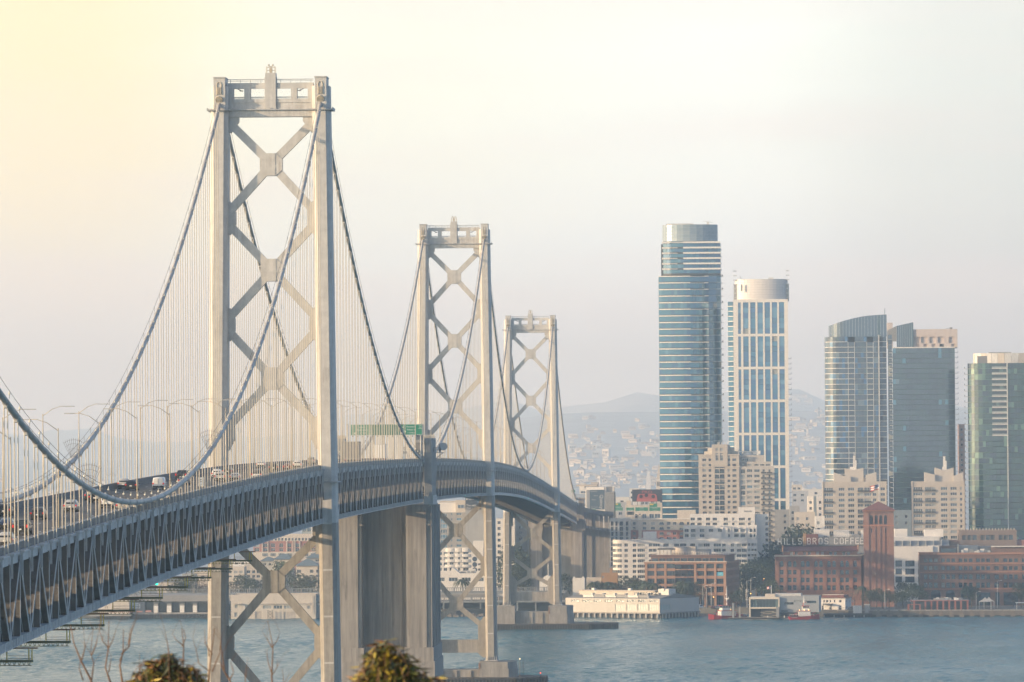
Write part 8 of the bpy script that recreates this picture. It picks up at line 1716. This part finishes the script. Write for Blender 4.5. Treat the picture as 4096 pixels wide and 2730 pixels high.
TR = [(2372, 2318, 2830, 3, 'first palm left of the tawny building'), (2402, 2325, 2835, 0, 'dark bushy tree beside the first palm'), (2430, 2318, 2832, 3, 'second palm below the tawny building'), (2458, 2330, 2830, 0, 'dark tree below the white rounded corner'), (2488, 2340, 2815, 2, 'reddish bare tree left of the orange office'), (2512, 2304, 2840, 0, 'broad dark tree behind the shed vents'), (2540, 2310, 2838, 0, 'dark tree just left of the orange office corner'), (2562, 2320, 2790, 1, 'green tree in front of the orange office corner'), (2590, 2318, 2775, 3, 'palm before the left pilaster of the orange office'), (2618, 2322, 2772, 3, 'second palm before the orange office'), (2722, 2322, 2772, 1, 'wide green tree before the dark middle bay'), (2748, 2316, 2770, 3, 'palm before the dark middle bay'), (2775, 2325, 2772, 1, 'green tree right of the dark middle bay'), (2802, 2345, 2768, 2, 'reddish bare tree before the orange office'), (2830, 2340, 2768, 2, 'second reddish bare tree before the orange office'), (2962, 2352, 2775, 0, 'dark tree at the right corner of the orange office'), (2946, 2362, 2765, 0, 'small dark tree above the fireboat mast'),
      (2975, 2250, 2860, 0, 'tall dark tree at the left of the shady street'), (3000, 2262, 2850, 0, 'tall dark tree in the shady street'), (3026, 2240, 2900, 1, 'green tree far up the shady street'), (3048, 2230, 2905, 0, 'dark tree far up the shady street'), (3070, 2300, 2815, 1, 'green tree by the brick works corner'), (3086, 2316, 2782, 1, 'bare green tree against the left end of the brick works'), (3060, 2216, 2960, 0, 'dark tree at the far end of the shady street'), (3090, 2190, 3000, 0, 'dark tree mass left of the letter sign'),
      (3208, 2096, 2960, 0, 'big dark tree left of the left beige tower'), (3226, 2116, 2940, 0, 'lower dark tree beside the big dark one'), (3384, 2346, 2770, 2, 'reddish tree before the brick works'), (3418, 2352, 2768, 2, 'second reddish tree before the brick works'), (3448, 2336, 2758, 3, 'palm in front of the brick works right corner'), (3478, 2360, 2752, 0, 'dark tree at the foot of the brick tower'), (3506, 2352, 2755, 1, 'green tree below the brick tower'), (3530, 2366, 2742, 0, 'dark round tree left on the sea wall'), (3556, 2360, 2745, 0, 'second dark round tree on the sea wall'), (3584, 2372, 2738, 0, 'third dark round tree on the sea wall'), (3612, 2368, 2742, 1, 'green tree right of the dark ones on the sea wall'), (3650, 2330, 2770, 1, 'olive tree at the left corner of the brown block'), (3676, 2340, 2768, 1, 'second olive tree at the corner of the brown block'), (3610, 2325, 2800, 0, 'dark shrub tree below the white block windows'), (3868, 2335, 2748, 3, 'palm before the brown block'), (3886, 2345, 2752, 1, 'green tree beside the palm of the brown block'), (3940, 2392, 2735, 0, 'dark low tree behind the peaked canopies'), (4052, 2360, 2740, 2, 'reddish tree near the right edge'), (4084, 2330, 2745, 1, 'olive tree cut by the right edge'),
      (970, 2296, 2850, 0, 'round dark tree left of the X brace centre'), (1002, 2310, 2846, 0, 'second dark tree beside the round one'), (935, 2330, 2842, 2, 'reddish bare tree by the left tower leg'), (1040, 2322, 2848, 2, 'reddish bare tree left of the X node'), (1070, 2330, 2845, 2, 'thin reddish tree behind the X node'), (1180, 2322, 2850, 2, 'reddish tree right of the X node'), (1212, 2292, 2850, 0, 'round dark tree right of the X node'), (1238, 2305, 2848, 0, 'dark tree beside it towards the right leg'), (1130, 2240, 2925, 1, 'green tree between the slate roofed houses'), (755, 2300, 2860, 0, 'dark tree left of the left tower leg'), (800, 2318, 2850, 2, 'reddish bare tree below the hanging platforms'), (832, 2330, 2845, 2, 'second reddish tree close to the left leg'), (720, 2322, 2850, 0, 'dark tree half hidden by a work platform'),
      (2050, 2178, 2990, 0, 'dark tree under the deck left of the third X'), (2075, 2210, 2960, 0, 'dark tree lower left of the third X'), (2095, 2250, 2930, 1, 'green tree below the third X centre'), (2060, 2268, 2900, 0, 'dark tree low by the third tower leg'), (2250, 2290, 2850, 0, 'dark shrub right of the third tower leg'), (1850, 2305, 2810, 3, 'single palm before the white low warehouse')]
for px, pyt, Y, k, lab in TR: tree(px, pyt, Y, k, lab, wide=1.15 if k in (0, 1) else 1.)

# hillside houses, each on its own spot of the slope
HM = [mat('house_white', (.56, .54, .49), .85), mat('house_cream', (.50, .45, .37), .85), mat('house_tan', (.40, .35, .29), .85), mat('house_grey', (.36, .37, .38), .85), mat('house_blue', (.30, .35, .40), .85)]; M_HR = mat('house_roof', (.16, .14, .13), .9); M_HRW = mat('house_roof_pale', (.55, .53, .50), .9)
def on_hill(px, py):
    d = ray(px, py); Y = 3450
    while Y < 26500:
        p = EYE+d*(Y/d.y)
        if p.z < hill_z(p.x, Y): return p
        Y += 15
    return None
_hm = {}
def house_mesh(k, wall):
    key = (k, wall.name)
    if key in _hm: return _hm[key]
    m = MB()
    if k == 0: m.bb((-.5, -.5, -.6), (.5, .5, 1)); m.bb((-.5, -.52, 1), (.5, .5, 1.06), 1); ww = [(-.38, .5), (-.1, .5), (.18, .5)]
    elif k == 1: m.bb((-.5, -.5, -.6), (.5, .5, .75)); m.slab([(-.55, .75), (.55, .75), (0, 1.15)], -.55, .55, 1); ww = [(-.35, .3), (.1, .3)]
    else: m.bb((-.5, -.5, -.6), (.1, .5, 1)); m.bb((.1, -.4, -.6), (.5, .5, .7)); m.bb((-.5, -.52, 1), (.1, .5, 1.06), 1); m.bb((.1, -.42, .7), (.5, .5, .76), 1); ww = [(-.4, .55), (-.15, .55), (-.4, .15)]
    for x, z in ww: m.bb((x, -.56, z), (x+.18, -.5, z+.25), 2)
    _hm[key] = m.mesh('hill_house', [wall, M_HR if random.random() < .6 else M_HRW, M_GD]); return _hm[key]
rr_ = random.Random(11); cnt = 0
REG = [(2285, 2640, 1668, 1955, 150, 'hazy house between the third tower and the teal tower', 'hazy hillside houses right of the bridge'),
       (3168, 3306, 1568, 1985, 75, 'hazy house between white framed and slate towers', 'hazy hillside houses between the towers'),
       (0, 560, 1905, 2000, 26, 'faint house beyond the left end of the deck', 'faint houses beyond the deck'),
       (1420, 2020, 1800, 1850, 14, 'faint house behind the suspenders', 'faint houses behind the suspenders')]
for x0, x1, y0, y1, n, lab, grp in REG:
    k = 0; tries = 0
    while k < n and tries < n*6:
        tries += 1; px = rr_.uniform(x0, x1); py = y0+(y1-y0)*rr_.random()**.75
        p = on_hill(px, py)
        if p is None: continue
        w = rr_.choice([14, 18, 22, 28, 36, 50])*p.y/F; h = rr_.uniform(9, 15)*p.y/F; wl = rr_.choices(HM, [6, 4, 2, 2, 1])[0]
        if rr_.random() < .12: h *= 2.2; w *= .6
        o = link('hill_house', house_mesh(rr_.choice([0, 0, 1, 2]), wl), None, (p.x, p.y, hill_z(p.x, p.y)), (0, 0, rr_.uniform(-.5, .3)), (w, w*.6, h)); 
        third = 'left' if px < x0+(x1-x0)/3 else 'right' if px > x1-(x1-x0)/3 else 'middle'; lvl = 'high' if py < y0+(y1-y0)*.4 else 'low' if py > y0+(y1-y0)*.75 else 'halfway up'
        tag(o, '%s %s %s, %s, %s part' % ('tall' if h > w*.9 else 'wide' if w > 26*p.y/F else 'small', {'house_white': 'white', 'house_cream': 'cream', 'house_tan': 'tan', 'house_grey': 'grey', 'house_blue': 'bluish'}[wl.name], lab, lvl, third), 'house', grp); k += 1
def spot(px, py): return on_hill(px, py) or at(px, py, 5000)
p = spot(2594, 1962); Y = p.y; t = thing('bell_tower', 'small pale bell tower among the hazy hillside houses', 'tower', (p.x, Y, p.z)); u_ = Y/F; bx('shaft', HM[0], (-9*u_, 0, -5), (9*u_, 14*u_, 52*u_), t); bx('belfry', HM[0], (-6*u_, 1, 52*u_), (6*u_, 10*u_, 66*u_), t); m = MB(); m.prism([(-7*u_, 0), (7*u_, 0), (7*u_, 12*u_), (-7*u_, 12*u_)], 66*u_, 82*u_, 0, [(-.1, 5*u_), (.1, 5*u_), (.1, 5.2*u_), (-.1, 5.2*u_)]); obj('cap', m, HM[0], t)
p = at(2636, 1958, 3900); t = thing('church_steeple', 'pale church steeple touching the left edge of the banded teal tower', 'church', (p.x, 3900, ZG)); z0 = p.z-ZG; u_ = 3900/F; bx('belfry', CR, (-11*u_, 0, 0), (12*u_, 24*u_, z0+35*u_), t); bx('cornice', WH, (-12*u_, -.4, z0+35*u_), (13*u_, 25*u_, z0+39*u_), t); m = MB(); m.prism([(-10*u_, 1), (11*u_, 1), (11*u_, 22*u_), (-10*u_, 22*u_)], z0+39*u_, z0+100*u_, 0, [(0, 11*u_), (.3, 11*u_), (.3, 11.3*u_), (0, 11.3*u_)]); obj('spire', m, BE, t)
for q in (-6, 0, 6): bx('bell_opening', M_FRD, ((q-1.6)*u_, -.1, z0+12*u_), ((q+1.6)*u_, 0, z0+30*u_), t)
p = spot(2595, 1826); t = thing('gabled_row', 'row of white houses with five pointed gables on the hazy slope', 'house', (p.x, p.y, p.z)); u_ = p.y/F; m = MB()
for k in range(5): m.bb(((-30+k*12)*u_, 0, -6), ((-19+k*12)*u_, 12, (16-k)*u_)); m.slab([((-30+k*12)*u_, (16-k)*u_), ((-19+k*12)*u_, (16-k)*u_), ((-24.5+k*12)*u_, (28-k)*u_)], 0, 12)
obj('terrace', m, HM[0], t)
# mid-distance flat roofed blocks filling the plain
mid = [(2440, 2520, 1990, 3900, 0), (2470, 2530, 2010, 3600, 3), (2350, 2420, 1958, 4100, 2), (2300, 2360, 1978, 3750, 4), (2400, 2460, 1950, 4400, 1), (2520, 2560, 1955, 4500, 0), (2560, 2600, 1975, 4200, 3), (2600, 2642, 1990, 4000, 2), (3170, 3235, 1965, 4300, 3), (3215, 3300, 1958, 4500, 0), (3170, 3210, 1940, 4700, 1), (3240, 3300, 1985, 3900, 4), (2320, 2345, 1935, 4600, 0), (2365, 2395, 1930, 4800, 2)]
for i, (a, c, pyt, Y, mi) in enumerate(mid):
    b = Bld('distant_block', ['pale', 'cream', 'tan', 'grey', 'bluish'][mi]+' distant flat block '+('left of the banded teal tower' if a < 2645 else 'between white framed and slate towers')+[' in front', ' behind', ' low', ' wide', ' narrow', ' at the back', ' beside the billboard', ' under the steeple', ' on the plain', ' by the trees', ' near the slate tower', ' nearest', ' high on the plain', ' farthest'][i], 'building', a, c, Y, 0, 20); zt = b.z(pyt); n = max(2, int(b.L/6)); hl = [(1+k*(b.L-1)/n, z, 1+k*(b.L-1)/n+2.4, z+1.8) for k in range(n) for z in (zt-4, zt-8)]; b.shell(HM[mi], zt, hl); b.wins(hl, 'v2'); b.flush()

# street furniture and cars on the shore street
M_GALV2 = MET
for i, (px, pyb, Y, h, lab) in enumerate(((2812, 2430, 2745, 11, 'left lamp post beside the pier shed end'), (2826, 2430, 2750, 10, 'second lamp post by the pier shed end'), (2845, 2428, 2755, 12, 'tall pole before the orange office corner'), (2988, 2400, 2765, 13, 'lamp post at the mouth of the shady street'), (3004, 2390, 2780, 14, 'second lamp post up the shady street'), (3540, 2440, 2735, 9, 'pale post on the sea wall below the brick tower'), (3990, 2440, 2730, 13, 'tall twin pole right of the canopies'), (3905, 2440, 2720, 8, 'thin lamp post right of the orange pavilion'), (790, 2360, 2850, 11, 'lamp post by the left tower leg on the shore'), (998, 2360, 2840, 10, 'lamp post seen through the X brace'))):
    p = at(px, pyb, Y); t = thing('street_lamp', lab, 'street lamp', (p.x, Y, ZG), 0, 'lamp posts along the shore'); m = MB(); m.tube([(0, 0, 0), (0, 0, h)], [.14, .08], 6); m.tube([(0, 0, h), (1.6, 0, h+.4)], .06, 5); obj('pole', m, MET, t); bx('lamp_head', WH, (1.4, -.2, h+.3), (2.3, .2, h+.5), t)
for i, (px, Y, col, kind, lab) in enumerate(((2855, 2752, 'red', 'sedan', 'red car parked below the orange office'), (2872, 2750, 'silver', 'suv', 'silver car on the shore road by the orange office'), (3010, 2800, 'white', 'suv', 'white car in the shady street'), (3022, 2830, 'grey', 'sedan', 'grey car higher in the shady street'), (3032, 2860, 'black', 'suv', 'dark car at the top of the shady street'), (3400, 2722, 'grey', 'sedan', 'dark car in front of the white fire house'), (2800, 2760, 'white', 'van', 'white van behind the pier shed'))):
    make_car(kind, col, lab, 'car', (at(px, 2430, Y).x, Y, ZG), 0, R(20+i*31), 'vehicles on the shore street')
for px, py, Y, c, lab in ((3160-3160+2854, 2389, 2760, 'amber', 'amber traffic light by the orange office'), (3056, 2316, 2830, 'amber', 'amber traffic light up the shady street'), (3053, 2325, 2832, 'red', 'red traffic light just under the amber one'), (3003, 2375, 2765, 'amber', 'amber traffic light at the mouth of the shady street')):
    p = at(px, py, Y); t = thing('traffic_light', lab, 'traffic light', (p.x, Y, ZG), 0, 'traffic lights'); m = MB(); m.tube([(0, 0, 0), (0, 0, p.z-ZG)], .09, 5); obj('pole', m, M_FRD, t); bx('housing', M_BLACK, (-.25, -.15, p.z-ZG-.6), (.25, .15, p.z-ZG+.6), t); obj('lens', MB().sphere((0, -.2, p.z-ZG), .26), mat('lens_'+c, (.6, .1, .05) if c == 'red' else (.7, .4, .1), .4, emit=(1, .08, .05) if c == 'red' else (1, .5, .12), estr=2.5), t)

# ------------------------------------------------------------------ foreground: hillside with bare branches and bushes, out of focus
m = MB(); nx = 24
for j, (y, z) in enumerate(((20, 74.5), (45, 72.3), (70, 69.5), (110, 62), (170, 46), (240, 18), (300, -3))):
    for i in range(nx+1): x = -60+i*5; m.v.append((x, y, z+.6*math.sin(x*.3+j)))
m.f = [(j*(nx+1)+i, j*(nx+1)+i+1, (j+1)*(nx+1)+i+1, (j+1)*(nx+1)+i) for j in range(6) for i in range(nx)]; m.m = [0]*len(m.f)
obj('hillside', m, mat('hillside_soil', (.09, .075, .045), .95, noise=(.8, .4)), kind='structure', smooth=True)
M_TWIG = mat('twig_bark', (.17, .09, .045), .8, noise=(30, .3))
def twig(pts_px, Y, r0, label, subs=(), seed=0):
    r = random.Random(seed); r0 *= .68; P = [at(x, y, Y) for x, y in pts_px]; base = P[0].copy(); base.z = 70.2; t = thing('bare_sapling', label, 'sapling', (base.x, Y, 69.8), 0, 'bare saplings in the foreground'); L = lambda p: p-Vector((base.x, Y, 69.8))
    n = len(P); pts = [Vector((r.uniform(-.1, .1), 0, 0))]+[L(p)+Vector((0, r.uniform(-.15, .15), 0)) for p in P]; m = MB(); m.tube(pts, [r0*1.3]+[r0*(1-.75*i/(n-1)) for i in range(n)], 7); obj('stem', m, M_TWIG, t, True)
    for sp in subs:
        q = [L(at(x, y, Y))+Vector((0, r.uniform(-.2, .2), 0)) for x, y in sp]; m = MB(); k = len(q); m.tube(q, [r0*.55*(1-.75*i/(k-1)) for i in range(k)], 6); obj('branch', m, M_TWIG, t, True)
        for i in range(1, k):
            if r.random() < .7: e = MB(); d = Vector((r.uniform(-.22, .22), r.uniform(-.1, .1), r.uniform(.1, .35))); e.tube([q[i], q[i]+d*.6+Vector((0, 0, .05)), q[i]+d], [r0*.16, r0*.12, r0*.05], 5); obj('twig', e, M_TWIG, t)
    return t
Zf = (200, 2450, 2.353); f_ = lambda L: [(Zf[0]+x/Zf[2], Zf[1]+y/Zf[2]) for x, y in L]
twig(f_([(385, 720), (380, 640), (295, 450), (225, 290), (195, 120)]), 84, .030, 'tall bare sapling farthest left, bending left at its tip', [f_([(295, 450), (320, 340), (335, 240)]), f_([(380, 640), (400, 480), (395, 380), (420, 150)]), f_([(395, 400), (440, 300), (470, 190)]), f_([(300, 640), (285, 520), (295, 440)])], 1)
twig(f_([(590, 720), (575, 650), (530, 520), (540, 350), (550, 80)]), 88, .028, 'second bare sapling with a straight upright tip', [f_([(540, 330), (500, 270), (460, 160)]), f_([(540, 350), (590, 270), (635, 140)]), f_([(560, 560), (590, 420)])], 2)
twig(f_([(700, 720), (682, 650), (655, 500), (685, 380), (700, 160)]), 86, .030, 'third bare sapling with a long lean to the right', [f_([(685, 390), (735, 330), (770, 190), (825, 20)]), f_([(735, 330), (745, 180)]), f_([(670, 450), (720, 300)])], 3)
twig(f_([(835, 720), (840, 600), (850, 380)]), 90, .016, 'short thin bare sapling left of the small bush', [f_([(845, 560), (880, 450), (900, 400)])], 4)
twig(f_([(1250, 720), (1245, 560), (1250, 320), (1235, 150)]), 86, .026, 'bare sapling rising through the small bush', [f_([(1250, 320), (1200, 260), (1150, 200)]), f_([(1250, 320), (1275, 240), (1260, 160)]), f_([(1130, 400), (1100, 300), (1090, 170)])], 5)
twig(f_([(1480, 720), (1500, 560), (1520, 400), (1560, 140)]), 84, .026, 'tangled bare sapling before the left tower leg', [f_([(1500, 560), (1400, 480), (1370, 360), (1345, 240)]), f_([(1520, 400), (1465, 290), (1450, 150)]), f_([(1520, 560), (1600, 380), (1615, 230)]), f_([(1490, 420), (1470, 300)])], 6)
twig(f_([(1720, 720), (1690, 640), (1640, 540), (1600, 470)]), 82, .028, 'dark curved sapling right of the left tower leg', [f_([(1690, 640), (1740, 560), (1700, 480)]), f_([(1640, 540), (1610, 400), (1600, 260)])], 7)
twig(f_([(2090, 720), (2092, 600), (2095, 330), (2055, 80)]), 90, .024, 'bare sapling forked like a fork inside the X brace', [f_([(2095, 330), (2040, 270), (2000, 170)]), f_([(2095, 330), (2140, 270), (2165, 190)]), f_([(2092, 560), (2050, 470), (2045, 350)]), f_([(2092, 600), (2130, 520), (2140, 440)])], 8)
twig(f_([(1850, 720), (1840, 600), (1860, 420)]), 92, .014, 'thin sapling low in the left of the X brace', [f_([(1845, 640), (1880, 470)])], 9)
twig(f_([(2200, 720), (2195, 620), (2190, 520)]), 92, .013, 'thin sapling low in the right of the X brace', [f_([(2197, 680), (2240, 600), (2280, 560)])], 10)
ML = [mat('bush_leaf_gold', (.38, .28, .03), .5), mat('bush_leaf_olive', (.095, .11, .022), .5), mat('bush_leaf_dark', (.028, .038, .012), .6), mat('bush_leaf_russet', (.19, .09, .03), .6)]
def leafmesh(m):
    mb = MB(); mb.add([(0, 0, 0), (.11, .03, .25), (.085, .02, .6), (0, -.06, 1), (-.085, .02, .6), (-.11, .03, .25), (0, -.03, .5)], [(0, 1, 6), (1, 2, 6), (2, 3, 6), (3, 4, 6), (4, 5, 6), (5, 0, 6)]); return mb.mesh('leaf', m)
LEAVES = [leafmesh(q) for q in ML]
def bush(px, pyt, Y, wpx, label, seed, n, weights, lobes):
    r = random.Random(seed); top = at(px, pyt, Y); u_ = Y/F; t = thing('leafy_bush', label, 'bush', (top.x, Y, 69.6), 0, 'leafy bushes in the foreground'); H_ = top.z-69.6; st = MB()
    for k in range(7): a = k*.9; st.tube([(0, 0, 0), (.35*math.cos(a)*wpx*u_*.5, .3*math.sin(a), H_*.6), (.7*math.cos(a)*wpx*u_*.5, .5*math.sin(a), H_*.92)], [.06, .035, .012], 6)
    obj('stem', st, M_TWIG, t, True); k = 0; mm = [MB() for _ in ML]
    tw = MB(); i = 0
    while i < n:
        lx_, lz, lr = r.choice(lobes); lr *= .82; v = Vector((r.gauss(0, .45), r.gauss(0, .45), r.gauss(0, .42)))
        if v.length > 1: v.normalize()
        p = Vector((lx_*u_+v.x*lr*u_, v.y*lr*u_*.9, H_-lz*u_+v.z*lr*u_)); az = r.uniform(0, 6.28); out = Vector((math.cos(az), math.sin(az), 0)); nl = r.randint(7, 13); L_ = r.uniform(.22, .48); g0 = r.choices(range(4), weights)[0]
        path = [p+out*(L_*q*.75)+Vector((0, 0, L_*(.55*q-1.25*q*q))) for q in np.linspace(0, 1, nl)]
        tw.tube(path, [.006*(1-.6*k_/(nl-1)) for k_ in range(nl)], 4, caps=False)
        for k_ in range(nl):
            s_ = r.uniform(.09, .17)*(1.1-.4*abs(k_/nl-.5)); g_ = g0 if r.random() < .7 else r.choices(range(4), weights)[0]
            d_ = (out*r.uniform(-.3, .8)+Vector((r.gauss(0, .55), r.gauss(0, .55), r.uniform(-1.25, .25)))).normalized(); q_ = d_.to_track_quat('Y', 'Z').to_matrix().to_4x4() @ Matrix.Rotation(r.uniform(-1, 1), 4, 'Y')
            M_ = Matrix.Translation(path[k_]) @ q_ @ Matrix.Rotation(R(-90), 4, 'X') @ Matrix.Scale(s_, 4)
            if i < 280: o = link('leaf', LEAVES[g_], t); o.matrix_local = M_
            else: mm[g_].add([M_ @ v_.co for v_ in LEAVES[g_].vertices], [tuple(f.vertices) for f in LEAVES[g_].polygons])
            i += 1
    obj('sprig', tw, M_TWIG, t, kind='stuff')
    al = MB()
    for gi, x in enumerate(mm): al.add(x.v, x.f, gi)
    obj('foliage', al, ML, t, kind='stuff')
bush(1545, 2572, 62, 330, 'golden lit leafy bush before the anchorage, its top out of focus', 21, 3200, (3, 3, 3.4, 1), [(-5, 25, 38), (-28, 60, 42), (38, 70, 40), (10, 95, 55), (70, 105, 36), (-55, 150, 55), (25, 160, 60), (88, 150, 40), (-95, 170, 45), (-130, 215, 50), (-40, 220, 75), (60, 220, 70), (115, 215, 40), (-70, 290, 90), (60, 290, 90)])
bush(665, 2618, 72, 260, 'lower russet and green leafy bush left of the nearest tower leg', 22, 1900, (1.2, 3, 3.5, 2.4), [(20, 25, 30), (-40, 55, 45), (40, 60, 50), (-80, 85, 50), (0, 95, 60), (90, 85, 45), (-120, 130, 50), (-30, 140, 70), (60, 140, 70), (110, 130, 40)])
bush(1722, 2706, 66, 130, 'tip of a small dark bush at the bottom edge right of the golden one', 23, 600, (2, 2, 4, 1), [(0, 20, 20), (-25, 45, 30), (25, 50, 30), (0, 80, 50)])

# ================================================================== the air
hm = bpy.data.materials.new('haze'); hm.use_nodes = True; t_ = hm.node_tree; t_.nodes.remove(t_.nodes['Principled BSDF'])
pv_ = N(t_, 'ShaderNodeVolumePrincipled'); pv_.inputs['Color'].default_value = (.70, .87, 1.0, 1); pv_.inputs['Absorption Color'].default_value = (1, 1, 1, 1); pv_.inputs['Density'].default_value = HAZE_D; pv_.inputs['Anisotropy'].default_value = .5
t_.links.new(pv_.outputs[0], t_.nodes['Material Output'].inputs['Volume'])
m = MB(); m.bb((-7200, -60, -6), (7200, 28000, 560)); hz_ = obj('haze', m, hm, kind='stuff'); hz_['label'] = 'thin morning haze over the bay'
